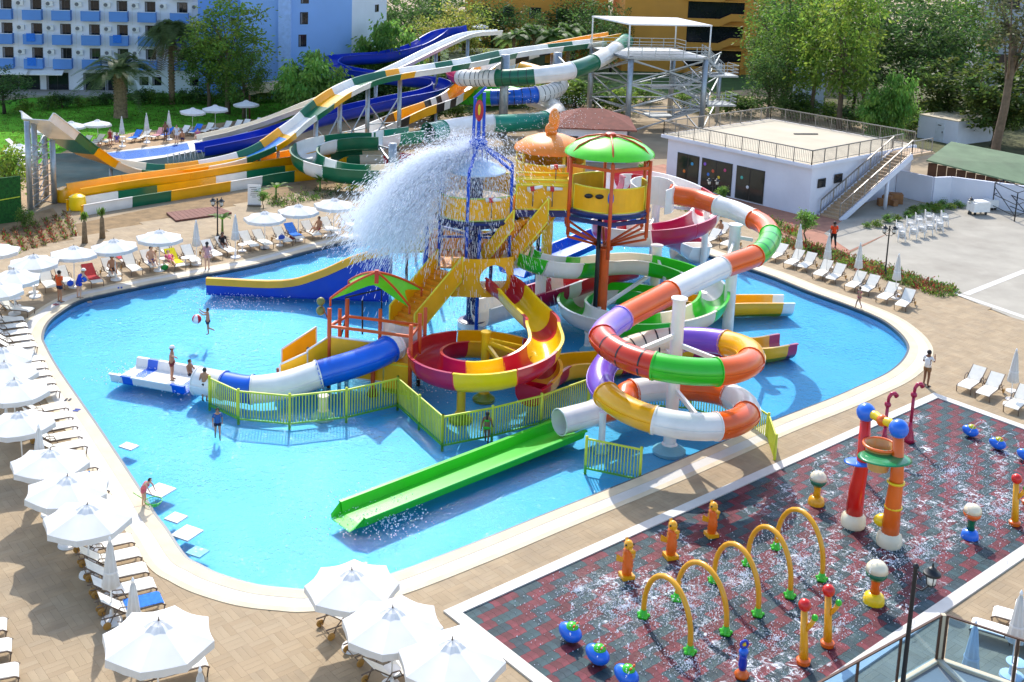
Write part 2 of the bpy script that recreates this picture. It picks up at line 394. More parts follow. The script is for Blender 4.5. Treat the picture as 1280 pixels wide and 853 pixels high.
def ttint(red, r):
    k = .75+.5*((r*5.3) % 1)
    return (.15*k, .022*k, .034*k) if red else (.024*k, (.055+.012*r)*k, .075*k)
tiles.sort(key=lambda q: camdist(q[0]))
def jag(cx, cy, h):
    """tile outline with the stepped interlocking edge of rubber tiles"""
    hu, hv = su/2-.003, sv/2-.003; c_ = .05
    return [(-hu, -hv), (0, -hv+.02), (hu, -hv), (hu+c_, 0), (hu, hv), (0, hv+.02), (-hu, hv), (-hu+c_, 0)]
def tile_mesh(t):
    mb = MB().prism(jag(0, 0, 0), .001, .022); me = mb.mesh('rubber_tile', RUB); colour_attr(me, [t]*len(me.polygons)); return me
tmr = [tile_mesh(ttint(1, k/6+.05)) for k in range(6)]; tmt = [tile_mesh(ttint(0, k/6+.05)) for k in range(6)]
tv = [k for k, q in enumerate(tiles) if -10 < topx(q[0])[0] < 1290 and topx(q[0])[1] < 860]; tsin = set(tv[:300])
big = MB(); cols = []
for k, (c, red, r) in enumerate(tiles):
    if k in tsin:
        o = link('rubber_tile', (tmr if red else tmt)[int(r*6)], pad); o.location = (c.x, c.y, .001*r); o.rotation_euler = (0, 0, ang)
    else:
        q = [c+PU*u+RV*v for u, v in jag(0, 0, 0)]; z = .022+.001*r; n = len(q)
        big.add([(p.x, p.y, .001) for p in q]+[(p.x, p.y, z) for p in q], [tuple(range(n, 2*n))]+[(i, (i+1) % n, n+(i+1) % n, n+i) for i in range(n)]); cols += [ttint(red, r)]*(n+1)
o = big.build('rubber_tile_field', RUB, pad); colour_attr(o.data, cols); tag(o, kind='stuff')
# plaza, brick path, lawns, beds
tag(structure(sheet('plaza', px([(1046, 326), (1120, 347), (1192, 367), (1290, 407), (1600, 540), (1600, 300), (1280, 262), (1205, 248), (1150, 268), (1110, 292)]), -.012, EARTH2)), 'pale stamped concrete plaza beside the white wall')
for a, b in (((1207, 368), (1283, 338)), ((1192, 366), (1285, 398))):
    A, B = P(*a).to_2d(), P(*b).to_2d(); t = (B-A).normalized(); nn = V((-t.y, t.x))*.22
    tag(structure(sheet('plaza_border_strip', [A-nn, B-nn, B+nn, A+nn], -.004, KERB)), 'white border strip set in the plaza')
tag(structure(sheet('brick_path', px([(770, 216), (800, 236), (960, 284), (1044, 324), (1112, 291), (1082, 283), (1030, 270), (900, 238), (830, 205)]), -.016, BRICKP)), 'red brick path in front of the flat roofed building')
tag(structure(sheet('concrete_apron', px([(1030, 292), (1062, 313), (1176, 262), (1120, 243), (1090, 250)]), -.008, EARTH2)), 'concrete apron below the outside stairs')
tag(structure(sheet('lawn', px([(-80, 260), (0, 232), (30, 215), (60, 200), (100, 181), (170, 166), (235, 160), (310, 150), (420, 152), (430, 112), (330, 106), (180, 116), (40, 122), (-80, 135)]), -.014, LAWN)), 'bright green lawn in front of the hotel')
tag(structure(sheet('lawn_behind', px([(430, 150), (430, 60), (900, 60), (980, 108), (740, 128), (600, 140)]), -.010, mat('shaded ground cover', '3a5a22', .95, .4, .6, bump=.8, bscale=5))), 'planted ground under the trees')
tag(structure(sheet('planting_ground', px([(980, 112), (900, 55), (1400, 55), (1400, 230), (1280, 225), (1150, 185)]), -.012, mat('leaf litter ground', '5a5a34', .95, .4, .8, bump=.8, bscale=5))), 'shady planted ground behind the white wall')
tag(structure(sheet('flower_bed', px([(-30, 330), (-30, 290), (20, 272), (66, 260), (98, 303), (17, 319)]), -.006, SOIL)), 'dry earth flower bed with rows of succulents')
tag(structure(sheet('shore_soil', px([(100, 297), (200, 274), (330, 250), (470, 228), (500, 212), (470, 212), (330, 236), (200, 258), (94, 280)]), -.012, SOIL)), 'bare soil strip behind the sun lounger row')
tag(structure(sheet('landing_basin', px([(66, 192), (125, 190), (240, 188), (330, 182), (345, 196), (300, 214), (200, 226), (120, 240), (72, 250)]), -.006, BASIN)), 'dull grey landing basin under the slides')
fp_ = px([(122, 193), (160, 189), (200, 185), (234, 179), (237, 187), (205, 194), (165, 199), (140, 201)])
tag(structure(sheet('small_pool_surround', px([(112, 194), (160, 187), (200, 182), (240, 176), (300, 160), (312, 166), (250, 188), (205, 197), (165, 203), (136, 205)]), .0, COPW)), 'white surround of the small blue pool')
tag(structure(sheet('small_pool_bed', fp_, .01, mat('deep blue pool mosaic', '1560c0', .4, .2, .8))), 'blue floor of the small pool')
tag(structure(sheet('small_pool_water', fp_, .06, water_mat('small pool water', (.75, .9, .98), .4, 3, 9, 1.1))), 'small blue pool behind the slides')
tag(structure(sheet('back_terrace', px([(-40, 260), (30, 214), (60, 199), (100, 180), (170, 165), (235, 159), (310, 149), (330, 150), (312, 166), (240, 178), (160, 189), (66, 193), (66, 250), (20, 262)]), -.009, mat('sandy terrace paving', 'b0906a', .85, .2, 1, bump=.2, bscale=6, dirt=.2))), 'sandy terrace with the back row of loungers')
# ---------------------------------------------------------------- slide builders
def tube_sec(r, n=18): return [(r*cos(2*pi*j/n), r*sin(2*pi*j/n)) for j in range(n)]
def flume_sec(r, wall=.25, th=.05, lip=.09, n=10, flat=0.0):
    o = []
    for j in range(n+1):
        a = pi+pi*j/n; o.append((r*cos(a)+(flat if j > n/2 else -flat if j < n/2 else 0), r*sin(a)))
    inn = [(x*(1-th/r), y*(1-th/r)) for x, y in o]; w = r+flat
    return [(-w-lip, wall), (-w-lip, wall-.05), (-w, wall-.05)]+o+[(w, wall-.05), (w+lip, wall-.05), (w+lip, wall)]+[(w-th, wall)]+inn[::-1]+[(-w+th, wall)]
def trough_sec(w, h, th=.06, lip=.1, slope=.15):
    return [(-w-lip, h), (-w-lip, h-.06), (-w, h-.06), (-w+slope, 0), (w-slope, 0), (w, h-.06), (w+lip, h-.06), (w+lip, h), (w-th, h), (w-slope-th, th), (-w+slope+th, th), (-w+th, h)]
def slide(name, label, cat, pts, kind, r, segs, group=None, per=7, hollow=True, flange=True, sec=None, rings=(), parent=None):
    """segs: [(u_end, material), ...] along the control points; rings: u values with extra joint ribs"""
    pts = [V(p) for p in pts]
    if parent is None:
        base = pts[-1]; t = thing(name, label, cat, (0, 0, 0), 0, group)
    else: t = parent
    sec = sec or (tube_sec(r) if kind == 'tube' else flume_sec(r)); u0 = 0.0
    pn = {'tube': 'tube_section', 'flume': 'flume_section', 'trough': 'trough_section'}[kind]
    for k, (u1, mt) in enumerate(segs):
        n = max(3, int((u1-u0)*per)); path = [cr_at(pts, u0+(u1-u0)*i/n) for i in range(n+1)]
        mb = MB()
        if kind == 'tube':
            mb.sweep(path, sec, True, False)
            if hollow: mb.sweep(path, [(a*.93, b*.93) for a, b in reversed(sec)], True, False)
        else: mb.sweep(path, sec, True, True)
        if flange:
            d = (path[1]-path[0]).normalized(); 
            if kind == 'tube': mb.sweep([path[0]-d*.05, path[0]+d*.05], [(a*1.075, b*1.075) for a, b in sec], True, True if False else False); mb.sweep([path[0]+d*.05, path[0]+d*.052], [(a*1.075, b*1.075) for a, b in sec], True, False)
        o = mb.build(pn, mt, t, 'auto')
        if kind == 'tube':
            q = MB(); L = len(path)
            q.sweep([p-V((0, 0, 0)) for p in path], [(r*1.0, -.045), (r*1.06, -.045), (r*1.06, .045), (r*1.0, .045)], True, True)
            q.sweep([p-V((0, 0, 0)) for p in path], [(-r*1.0, .045), (-r*1.06, .045), (-r*1.06, -.045), (-r*1.0, -.045)], True, True)
            d = (path[1]-path[0]).normalized()
            for e, s_ in ((path[0], 1), (path[-1], -1)):
                dd = d if s_ == 1 else (path[-1]-path[-2]).normalized()*-1
                q.sweep([e, e+dd*.045], [(a*1.08, b*1.08) for a, b in sec], True, False); q.sweep([e+dd*.045, e+dd*.046], [(a*1.08, b*1.08) for a, b in sec], True, False)
                # annular faces of the bolted flange
                for ee in (e, e+dd*.045):
                    fr = q.frames([ee, ee+dd])[0]; m_ = len(sec)
                    vs = [fr[0]+fr[1]*(a*1.08)+fr[2]*(b*1.08) for a, b in sec]+[fr[0]+fr[1]*a+fr[2]*b for a, b in sec]
                    q.add(vs, [(i, (i+1) % m_, m_+(i+1) % m_, m_+i) for i in range(m_)])
            q.build('joint_flange', mt, o, 'auto')
        u0 = u1
    for (ua, ub, cnt, mt) in rings:
        for i in range(cnt):
            q = MB(); u = ua+(ub-ua)*(i+.5)/cnt; p = cr_at(pts, u); d = (cr_at(pts, u+.03)-cr_at(pts, u-.03)).normalized()
            q.sweep([p-d*.035, p+d*.035], [(a*1.02, b*1.02) for a, b in sec], True, False)
            q.build('joint_rib', mt, t, True)
    return t
def column(t, base, top, r, mt=WHT, name='support_column', foot=True, arm=None):
    mb = MB(); b = V(base); tp = V((b.x, b.y, top)); mb.cyl((b.x, b.y, b.z), tp, r, 14); mb.cyl(tp, tp+V((0, 0, .08)), r*1.25, 14)
    if foot: mb.lathe([(r*2.6, b.z), (r*2.6, b.z+.12), (r*1.5, b.z+.3), (r*1.02, b.z+.45)], 14, (b.x, b.y, 0))
    if arm:
        for a in arm: mb.bar(V((b.x, b.y, top-a[1])), V(a[0]), .14, .18)
    return mb.build(name, mt, t, 'auto')
def circ(c, R, deg, z): return V((c[0]+R*cos(radians(deg)), c[1]+R*sin(radians(deg)), z))
def lerp_tab(tab, x):
    for (a, b), (c, d) in zip(tab, tab[1:]):
        if x <= c: return b+(d-b)*max(0, (x-a))/(c-a)
    return tab[-1][1]
FLOORZ = -.48
# ---- spiral tube slide (orange, white, green, purple) ----
AX = V((7.1, 44.58)); HT = [(180, 4.55), (270, 4.36), (360, 4.03), (450, 3.3), (540, 2.5), (630, 2.12), (720, 1.7), (810, 1.05), (870, .85)]; AR = 3.05
pre = [(838, 243, 6.1), (872, 249, 6.0), (897, 257, 5.95), (920, 264, 5.85), (942, 274, 5.75), (957, 283, 5.65), (963, 295, 5.55), (956, 310, 5.45), (941, 321, 5.35), (902, 335, 5.2), (870, 350, 5.08), (838, 366, 4.95), (805, 383, 4.82), (774, 400, 4.68)]
SP = [P(*q) for q in pre]; k0 = len(SP)
for a in range(180, 870, 30): SP.append(circ(AX, AR, a, lerp_tab(HT, a)))
hu = lambda a: k0+(a-180)/30
SP += [P(778, 505, .8), P(744, 516, .75), P(699, 528, .72)]; e = len(SP)-1
segs = [(2, ORG), (4, WHT), (5.9, ORG), (7.9, LGR), (9, ORG), (11, WHT), (12.9, ORG), (hu(184), LIL), (hu(246), ORD), (hu(293), LGR), (hu(340), ORG), (hu(398), YEL), (hu(436), PUR), (hu(500), CRM), (hu(560), PUR), (hu(609), YEL), (hu(656), WHT), (hu(700), ORG), (hu(748), WHT), (hu(802), ORG), (hu(835), WHT), (e-1.0, ORG), (e, WHT)]
sp = slide('spiral_tube_slide', 'tall coiling tube slide of orange, white, green and purple sections', 'water slide', SP, 'tube', .54, segs, rings=[(6.2, 7.8, 3, DGR), (hu(195), hu(246), 3, BLK), (hu(440), hu(500), 5, BLK)])
column(sp, (AX.x, AX.y, FLOORZ), 6.2, .27, arm=[(circ(AX, 2.6, 215, 4.3), 1.5), (circ(AX, 2.6, 330, 3.9), 1.9), (circ(AX, 2.6, 90, 3.0), 2.6), (circ(AX, 2.6, 655, 1.7), 3.8)])
b = P(909, 416); column(sp, (b.x, b.y, FLOORZ), 5.9, .3, arm=[(P(941, 300, 5.2), .6), (P(905, 334, 4.8), .9)])
b = P(752, 551); column(sp, (b.x, b.y, FLOORZ), 1.2, .14)
def beam(t, a, b_, w, mt, name='brace'): return MB().bar(a, b_, w).build(name, mt, t)
# green run-out trough
t = thing('runout_slide', 'long lime green run-out trough lying in the pool', 'water slide')
ga, gb = P(716, 540), P(440, 648); gd = (gb-ga).normalized()
q = [ga+V((0, 0, -.05)), ga.lerp(gb, .33)+V((0, 0, -.06)), ga.lerp(gb, .66)+V((0, 0, -.07)), gb+V((0, 0, -.08))]
sc = trough_sec(.74, .42, slope=.1)
slide('', '', '', q, 'trough', 1, [(.75, LGR), (1.5, LGR), (2.25, LGR), (3, LGR)], sec=sc, parent=t)
mb = MB(); nn = V((-gd.y, gd.x, 0)); 
for s_ in (-1, 1): mb.add([gb+nn*s_*.74+V((0,0,.34)), gb+nn*s_*.64+V((0,0,-.05)), gb+gd*.5+nn*s_*.55+V((0,0,-.1)), gb+gd*.42+nn*s_*.7+V((0,0,.02))], [(0,1,2,3)])
mb.add([gb+nn*.64+V((0,0,-.02)), gb-nn*.64+V((0,0,-.02)), gb+gd*.5-nn*.55+V((0,0,-.12)), gb+gd*.5+nn*.55+V((0,0,-.12))], [(0,1,2,3)]); mb.build('end_lip', LGR, t)
# ---- green and white open spiral ----
GC = V((7.3, 58.2)); GH = [(90, 2.55), (0, 2.1), (-90, 1.55), (-180, 1.1), (-270, .75), (-300, .62)]
gp = [P(638, 303, 4.1), P(655, 319, 3.9), P(690, 330, 3.45), P(728, 332, 3.05)]
gp += [circ(GC, 3.75, a, lerp_tab([(-x, z) for x, z in GH], -a)) for a in range(120, -301, -30)]
gp += [P(880, 381, .45), P(930, 380, .35), P(986, 380, .25)]
c0 = 4; gu = lambda a: c0+(120-a)/30; ge = len(gp)-1
sc = flume_sec(.72, .3)
gs = [(1, WHT), (1.7, LGR), (2.7, WHT), (3.4, LGR), (gu(78), CRM), (gu(42), LGR), (gu(8), WHT), (gu(-40), LGR), (gu(-78), CRM), (gu(-122), LGR), (gu(-175), WHT), (gu(-215), LGR), (gu(-250), CRM), (gu(-285), LGR), (ge-2.1, YEL), (ge-.25, YEL), (ge, WHT)]
t = slide('open_flume_slide', 'open green and white flume winding round in two loops', 'water slide', gp, 'flume', .72, gs, sec=sc)
column(t, (4.3, 55.6, FLOORZ), .55, .16); b = P(817, 375); column(t, (b.x, b.y, FLOORZ), 3.2, .3, arm=[(circ(GC, 3, 60, 1.9), .5), (circ(GC, 3, 200, 1.0), 1.5)]); b = P(674, 396); column(t, (b.x, b.y, FLOORZ), 2.7, .3)
column(t, (10.2, 56.6, FLOORZ), 1.0, .16)
mb = MB(); c = P(640, 318, 3.6)
for i in range(10):
    a0, a1 = radians(60+i*24), radians(60+(i+1)*24); h0, h1 = 1.15+.35*sin((i)/10*pi), 1.15+.35*sin((i+1)/10*pi)
    mb.panel((c.x+.95*cos(a0), c.y+.95*sin(a0)), (c.x+.95*cos(a1), c.y+.95*sin(a1)), 3.1, 3.5+h0, .05, 3.1, 3.5+h1)
mb.build('start_hood', WHT, t, 'auto')
# ---- red and yellow open spiral ----
RC = V((-.81, 49.12)); RH = [(30, 2.7), (0, 2.45), (-90, 1.85), (-180, 1.5), (-270, 1.2), (-360, .95), (-450, .7)]
rp = [P(621, 352, 3.1), P(636, 363, 2.95), P(655, 384, 2.75), P(676, 404, 2.6)]
rp += [circ(RC, 2.75, a, lerp_tab([(-x, z) for x, z in RH], -a)) for a in range(20, -430, -30)]
c1 = 4; ru = lambda a: c1+(20-a)/30
rp += [P(700, 460, .35), P(770, 452, .3), P(860, 432, .3), P(940, 437, .22), P(985, 431, .2)]; re_ = len(rp)-1
rs = [(1.2, RED), (2.7, YEB), (3.7, RED), (ru(-25), YEB), (ru(-65), RED), (ru(-112), YEB), (ru(-152), MAG), (ru(-245), RED), (ru(-300), YEL), (ru(-345), RED), (ru(-385), YEL), (re_-4.1, RED), (re_-3, YEL), (re_-2.6, RED), (re_-2, YEL), (re_-1.3, MAG), (re_-.3, YEL), (re_, MAG)]
t = slide('open_spiral_slide', 'open red and yellow spiral flume with its end trough', 'water slide', rp, 'flume', .72, rs, sec=flume_sec(.72, .34))
YP = plastic('yellow column', 'e2b414')
column(t, (RC.x, RC.y, FLOORZ), 2.75, .2, YP, arm=[(circ(RC, 2.2, -20, 1.9), .4), (circ(RC, 2.2, -60, 1.6), .5), (circ(RC, 2.2, 10, 1.9), .3)]); b = P(576, 513); column(t, (b.x, b.y, FLOORZ), 1.0, .2, YP)
# yellow start box of that slide with its round mouth
Bx, By = -1.72, 57.82
t2 = t
def holed_panel(t, a, b, z0, z1, uc, zc, r, th, mt, name):
    '''upright board with a round mouth cut through it'''
    a, b = V((a[0], a[1], 0)), V((b[0], b[1], 0)); L = (b-a).length; d = (b-a)/L; n = V((d.y, -d.x, 0)); mb = MB(); N = 32; inn = []; out = []
    for i in range(N):
        an = 2*pi*i/N; cu, cz = cos(an), sin(an); inn.append((uc+r*cu, zc+r*cz)); k = min([x for x in ((L-uc)/cu if cu > 1e-6 else 1e9, -uc/cu if cu < -1e-6 else 1e9, (z1-zc)/cz if cz > 1e-6 else 1e9, (z0-zc)/cz if cz < -1e-6 else 1e9)]); out.append((uc+k*cu, zc+k*cz))
    for c in ((0, z0), (L, z0), (L, z1), (0, z1)):
        j = min(range(N), key=lambda i: (out[i][0]-c[0])**2+(out[i][1]-c[1])**2); out[j] = c
    pt = lambda q, v: a+d*q[0]+V((0, 0, q[1]))+n*(v+.35*sin(pi*q[0]/L))
    vs = [pt(q, 0) for q in inn]+[pt(q, 0) for q in out]+[pt(q, -th) for q in inn]+[pt(q, -th) for q in out]; fs = []
    for i in range(N): j = (i+1) % N; fs += [(i, j, N+j, N+i), (2*N+i, 3*N+i, 3*N+j, 2*N+j), (i, 2*N+i, 2*N+j, j), (N+i, N+j, 3*N+j, 3*N+i)]
    return mb.add(vs, fs).build(name, mt, t, 'auto')
holed_panel(t, (-2.75, 55.3), (.3, 55.9), 2.35, 4.35, 2.1, 3.3, .72, .07, OYL, 'start_panel')
MB().panel((.3, 55.9), (.35, 58), 2.35, 4.35, .07).build('start_side', OYL, t); MB().panel((-2.75, 55.3), (-2.85, 57), 2.35, 4.35, .07).build('start_side', OYL, t); MB().prism([(-2.75, 55.3), (.3, 55.9), (.35, 58), (-2.85, 57.4)], 2.3, 2.42).build('start_floor', OYL, t)
# ---- blue and white tube at the small leaf roofed platform ----
bp_ = [P(494, 432, 1.75), P(474, 443, 1.6), P(440, 456, 1.25), P(398, 468, .85), P(355, 482, .55), P(315, 487, .45), P(280, 482, .42), P(247, 476, .42)]
t = slide('low_tube_slide', 'low blue and white tube slide leaving the leaf roofed platform', 'water slide', bp_, 'tube', .62, [(.45, WHT), (3, BLU), (5, WHT), (6, BLU), (7, WHT)])
b = P(404, 510); column(t, (b.x, b.y, FLOORZ), .5, .2, CRM); b = P(466, 482); column(t, (b.x, b.y, FLOORZ), 1.0, .1, ORP)
ea, eb = P(247, 480), P(155, 464)
q = [ea+V((0, 0, -.15)), ea.lerp(eb, .35)+V((0, 0, -.15)), ea.lerp(eb, .7)+V((0, 0, -.15)), eb+V((0, 0, -.16))]
slide('', '', '', q, 'trough', 1, [(.5, BLU), (2.0, WHT), (2.45, BLU), (3, WHT)], sec=trough_sec(1.05, .46, slope=.1), parent=t)
mb = MB(); c = P(503, 425, 1.3)
for i in range(8):
    a0, a1 = radians(205+i*17), radians(205+(i+1)*17)
    mb.panel((c.x+1.0*cos(a0), c.y+1.0*sin(a0)), (c.x+1.0*cos(a1), c.y+1.0*sin(a1)), 1.1, 2.55-.05*i, .05, 1.1, 2.5-.05*i)
mb.build('start_hood', WHT, t, 'auto')
# ---- wide blue slide at the back left ----
def wide_slide():
    t = thing('wide_slide', 'wide deep blue slide with orange yellow top rail', 'water slide')
    xs = [(258, 0.28), (352, 0.3), (400, .95), (445, 1.95), (486, 2.5)]; Y0 = P(300, 366).y; pts = []
    for x, z in xs: q = PD(x, 360, Y0); pts.append(V((q.x, Y0, z)))
    cp = catmull(pts, 5)
    for yy, nm in ((Y0, 'side_wall'),):
        mb = MB()
        for a, b in zip(cp, cp[1:]): mb.panel((a.x, yy), (b.x, yy), -.2, a.z+.15, .08, -.2, b.z+.15)
        mb.build(nm, NAV, t)
        mb = MB(); mb.sweep([V((p.x, yy, p.z+.32)) for p in cp], [(-.14, -.2), (.14, -.2), (.14, .2), (-.14, .2)]); mb.build('top_rail', YEL, t, 'auto')
    mb = MB()
    for a, b in zip(cp, cp[1:]): mb.add([(a.x, Y0+.04, a.z-.2), (b.x, Y0+.04, b.z-.2), (b.x, Y0+1.7, b.z-.2), (a.x, Y0+1.7, a.z-.2)], [(0, 1, 2, 3)])
    q_ = MB()
    for a, b in zip(cp, cp[1:]): q_.panel((a.x, Y0+1.7), (b.x, Y0+1.7), -.2, a.z-.1, .08, -.2, b.z-.1)
    q_.build('far_wall', NAV, t)
    mb.build('slide_bed', plastic('pale blue slide bed', '4aa8ea'), t, True)
wide_slide()
# ---- red and white flume winding behind the lime roofed tower ----
MC = V((9.0, 68.0)); MH = [(200, 5.9), (90, 5.3), (0, 4.3), (-90, 3.5), (-180, 2.8), (-270, 2.1), (-340, 1.3)]
mp_ = [circ(MC, 3.1, a, lerp_tab([(-x, z) for x, z in MH], -a)) for a in range(200, -341, -30)]
mp_ += [P(858, 300, .75), P(852, 318, .35)]
ms = [(1, MAG), (2.4, WHT), (3.6, RED), (5.4, WHT), (6.4, RED), (7.6, WHT), (8.6, MAG), (10, MAG), (11.4, WHT), (12.4, RED), (13.6, WHT), (15, RED), (16, WHT), (17.5, MAG), (len(mp_)-1, WHT)]
t = slide('winding_flume_slide', 'red, magenta and white open flume winding behind the lime roofed tower', 'water slide', mp_, 'flume', .8, ms, sec=flume_sec(.8, .4))
column(t, (MC.x, MC.y, FLOORZ), 5.2, .25, arm=[(circ(MC, 2.6, 20, 4.0), .8), (circ(MC, 2.6, 250, 3.0), 1.5)]); column(t, (12.2, 68.4, 0), 4.0, .2, foot=False)
# white round start shell of the orange spiral
mb = MB(); c = P(815, 243, 6.1)
for i in range(12):
    a0, a1 = radians(-60+i*25), radians(-60+(i+1)*25); h0, h1 = .5+.3*sin(pi*i/12), .5+.3*sin(pi*(i+1)/12)
    mb.panel((c.x+1.25*cos(a0), c.y+1.25*sin(a0)), (c.x+1.25*cos(a1), c.y+1.25*sin(a1)), 5.2, 6.1+h0, .06, 5.2, 6.1+h1)
mb.build('start_shell', WHT, sp, 'auto')
# ---- low maroon and white flume between the towers, blue racing slide ----
lp = [P(600, 392, .9), P(640, 380, .95), P(690, 365, 1.15), P(740, 347, 1.4), P(790, 333, 1.6)]
slide('straight_flume_slide', 'low maroon and grey white flume passing under the yellow bridge', 'water slide', lp, 'flume', .75, [(1.35, WHT), (2.2, MAG), (2.5, WHT), (4, RED)], sec=flume_sec(.75, .45))
lp = [P(640, 344, .35), P(690, 325, .5), P(750, 300, 1.3), P(790, 285, 2.4)]
t = slide('racing_slide', 'straight blue racing slide behind the yellow pole', 'water slide', lp, 'trough', 1, [(1.5, BLU), (3, BLU)], sec=trough_sec(1.1, .5))
column(t, (lp[2].x, lp[2].y, FLOORZ), 1.2, .12, BLP)
# ---------------------------------------------------------------- play towers of the pool
def post(t, x, y, z0, z1, r=.09, mt=ORP, name='post'): return MB().cyl((x, y, z0), (x, y, z1), r, 10).build(name, mt, t, True)
def trim_panel(t, a, b, z0, z1, mt=OYL, tr=OYE, za=None, zb=None, bow=0.0, n=6, name='side_panel'):
    """board between two posts with a light moulded edge; optionally bowed outwards"""
    a, b = V((a[0], a[1])), V((b[0], b[1])); d = (b-a); nn = V((d.y, -d.x)).normalized()
    k = n if bow else 1; mb = MB(); e0 = []; e1 = []
    q0, q1 = (z0, z1) if za is None else (za, zb)
    for i in range(k+1):
        f = i/k; p = a+d*f+nn*(bow*sin(pi*f)); e0.append(V((p.x, p.y, z0+(q0-z0)*f))); e1.append(V((p.x, p.y, z1+(q1-z1)*f)))
    for i in range(k): mb.panel(e0[i], e0[i+1], e0[i].z, e1[i].z, .05, e0[i+1].z, e1[i+1].z)
    o = mb.build(name, mt, t)
    q = MB(); q.tube(e1, .045, 6); q.tube(e0, .045, 6); q.tube([e0[0], e1[0]], .045, 6); q.tube([e0[-1], e1[-1]], .045, 6); q.build('edge_trim', tr, o, True)
    return o
def cannon(t, c, d):
    mb = MB(); c = V(c); d = V(d).normalized(); mb.tube([c-d*.3, c+d*.1, c+d*.5], .1, 8, True, [1.3, 1, .7])
    o = mb.build('water_cannon', WHT, t, True)
    MB().bar(c-d*.12, c+d*.08, .24).build('grip_block', RED, o); MB().cyl(c-V((0, 0, .95)), c, .03, 6).build('stand', STD, o, True)
# lime roofed orange tower
OX, OY = 5.12, 58.24
t = thing('play_tower', 'orange steel tower with round lime green roof and yellow boards', 'play tower', (0, 0, 0))
mb = MB(); mb.cyl((OX, OY, FLOORZ), (OX, OY, 4.5), .3, 18); mb.cyl((OX, OY, 4.3), (OX, OY, 4.42), .46, 18); mb.lathe([(.7, FLOORZ), (.7, FLOORZ+.2), (.32, FLOORZ+.6)], 16, (OX, OY, 0)); mb.build('centre_column', ORP, t, 'auto')
HX = [(OX+2.3*cos(radians(a)), OY+2.3*sin(radians(a))) for a in (-90, -28, 28, 90, 152, 208)]
for k, (x, y) in enumerate(HX):
    post(t, x, y, 5.3 if k else 4.4, 9.35, .1)
    q = MB(); q.tube([V((OX+(x-OX)*.12, OY+(y-OY)*.12, 4.6)), V((x, y, 5.55))], .07, 8); q.build('strut', ORP, t, True)
    q = MB(); q.tube([V((OX+(x-OX)*.12, OY+(y-OY)*.12, 4.5)), V((x, y, 5.2)), V((x, y, 6.0))], .07, 8); q.build('strut', ORP, t, True)
    x2, y2 = HX[(k+1) % 6]; MB().bar((x, y, 6.2), (x2, y2, 6.2), .12, .2).build('floor_beam', NVP, t); MB().bar((x, y, 9.0), (x2, y2, 9.0), .12, .16).build('head_beam', ORP, t)
    if k not in (2,):
        ia, ib = V((OX, OY)).lerp(V((x, y)), .93), V((OX, OY)).lerp(V((x2, y2)), .93); dd_ = (ib-ia)*.05; trim_panel(t, ia+dd_, ib-dd_, 6.75, 8.0, bow=.2)
mb = MB().lathe([(2.25, 6.45), (2.32, 6.6), (2.25, 6.68)], 24, (OX, OY, 0)); mb.build('floor', NVP, t)
mb = MB(); pr = [(2.35, 9.5), (2.3, 9.62), (1.9, 9.92), (1.3, 10.18), (.6, 10.33), (.02, 10.38)]; mb.lathe(pr, 36, (OX, OY, 0), False); mb.lathe([(r, z-.05) for r, z in reversed(pr)], 36, (OX, OY, 0), False); mb.build('roof', LIM, t, 'auto')
for a in (-90, -28, 28, 90, 152, 208):
    q = MB(); q.tube([V((OX+r*cos(radians(a)), OY+r*sin(radians(a)), z)) for r, z in ((2.1, 9.2), (2.28, 9.55), (1.9, 9.97), (1.3, 10.23), (.6, 10.39), (.1, 10.43))], .05, 8); q.build('roof_rib', ORP, t, True)
MB().lathe([(.28, 10.36), (.28, 10.52), (.2, 10.56)], 12, (OX, OY, 0)).build('roof_boss', ORD, t, 'auto')
mb = MB(); mb.cyl((OX-.35, OY-.4, FLOORZ), (OX-.35, OY-.4, 6.4), .12, 10); mb.build('drain_pipe', BKP, t, True)
MB().ball((OX, OY-2.16, 7.55), .16, 10, 8, (1, .5, 2.2)).build('blue_badge', BLU, t, True)
for x, s_ in ((4.0, .16), (4.55, .16)): MB().ball((x, OY-1.9-.22*((x-3.3)/1.8), 7.6), s_, 8, 6, (1.4, .3, .8)).build('paw_print', BKP, t, True)
# blue tower with the light blue water canopy
t = thing('play_tower', 'blue steel tower with conical light blue canopy drenched by water', 'play tower')
mb = MB(); mb.cyl((Bx, By, FLOORZ), (Bx, By, 8.4), .34, 18); mb.lathe([(.75, FLOORZ), (.75, .25), (.5, .3), (.36, .5)], 16, (Bx, By, 0)); mb.build('centre_column', NVP, t, 'auto')
MB().lathe([(.78, FLOORZ+.02), (.78, .2), (.55, .28)], 16, (Bx, By-.02, 0)).build('column_base', PLW, t, 'auto')
BX = [(Bx+2.05*cos(radians(a)), By+2.05*sin(radians(a))) for a in (-100, -28, 28, 100, 152, 208)]
for k, (x, y) in enumerate(BX):
    post(t, x, y, 2.4 if k in (0, 1, 5) else 4, 8.6, .09, BLP); x2, y2 = BX[(k+1) % 6]
    MB().bar((x, y, 5.75), (x2, y2, 5.75), .12, .18).build('floor_beam', NVP, t)
    q = MB(); q.bar((x, y, 8.6), (Bx, By, 9.85), .13); q.build('canopy_arm', BLP, t)
    MB().bar((x, y, 5.0), (Bx, By, 4.8), .12).build('brace', BLP, t)
    if k not in (2, 3): trim_panel(t, BX[k], BX[(k+1) % 6], 6.15, 7.3, bow=.25, tr=mat('pale green trim', 'bcd06a', .5))
    else: trim_panel(t, BX[k], BX[(k+1) % 6], 6.9, 8.0, bow=.25, tr=OYE)
MB().lathe([(2.2, 5.9), (2.28, 6.02), (2.2, 6.1)], 24, (Bx, By, 0)).build('floor', NVP, t)
LBL = mat('light blue translucent canopy', 'c4dcf0', .3, .15, 1)
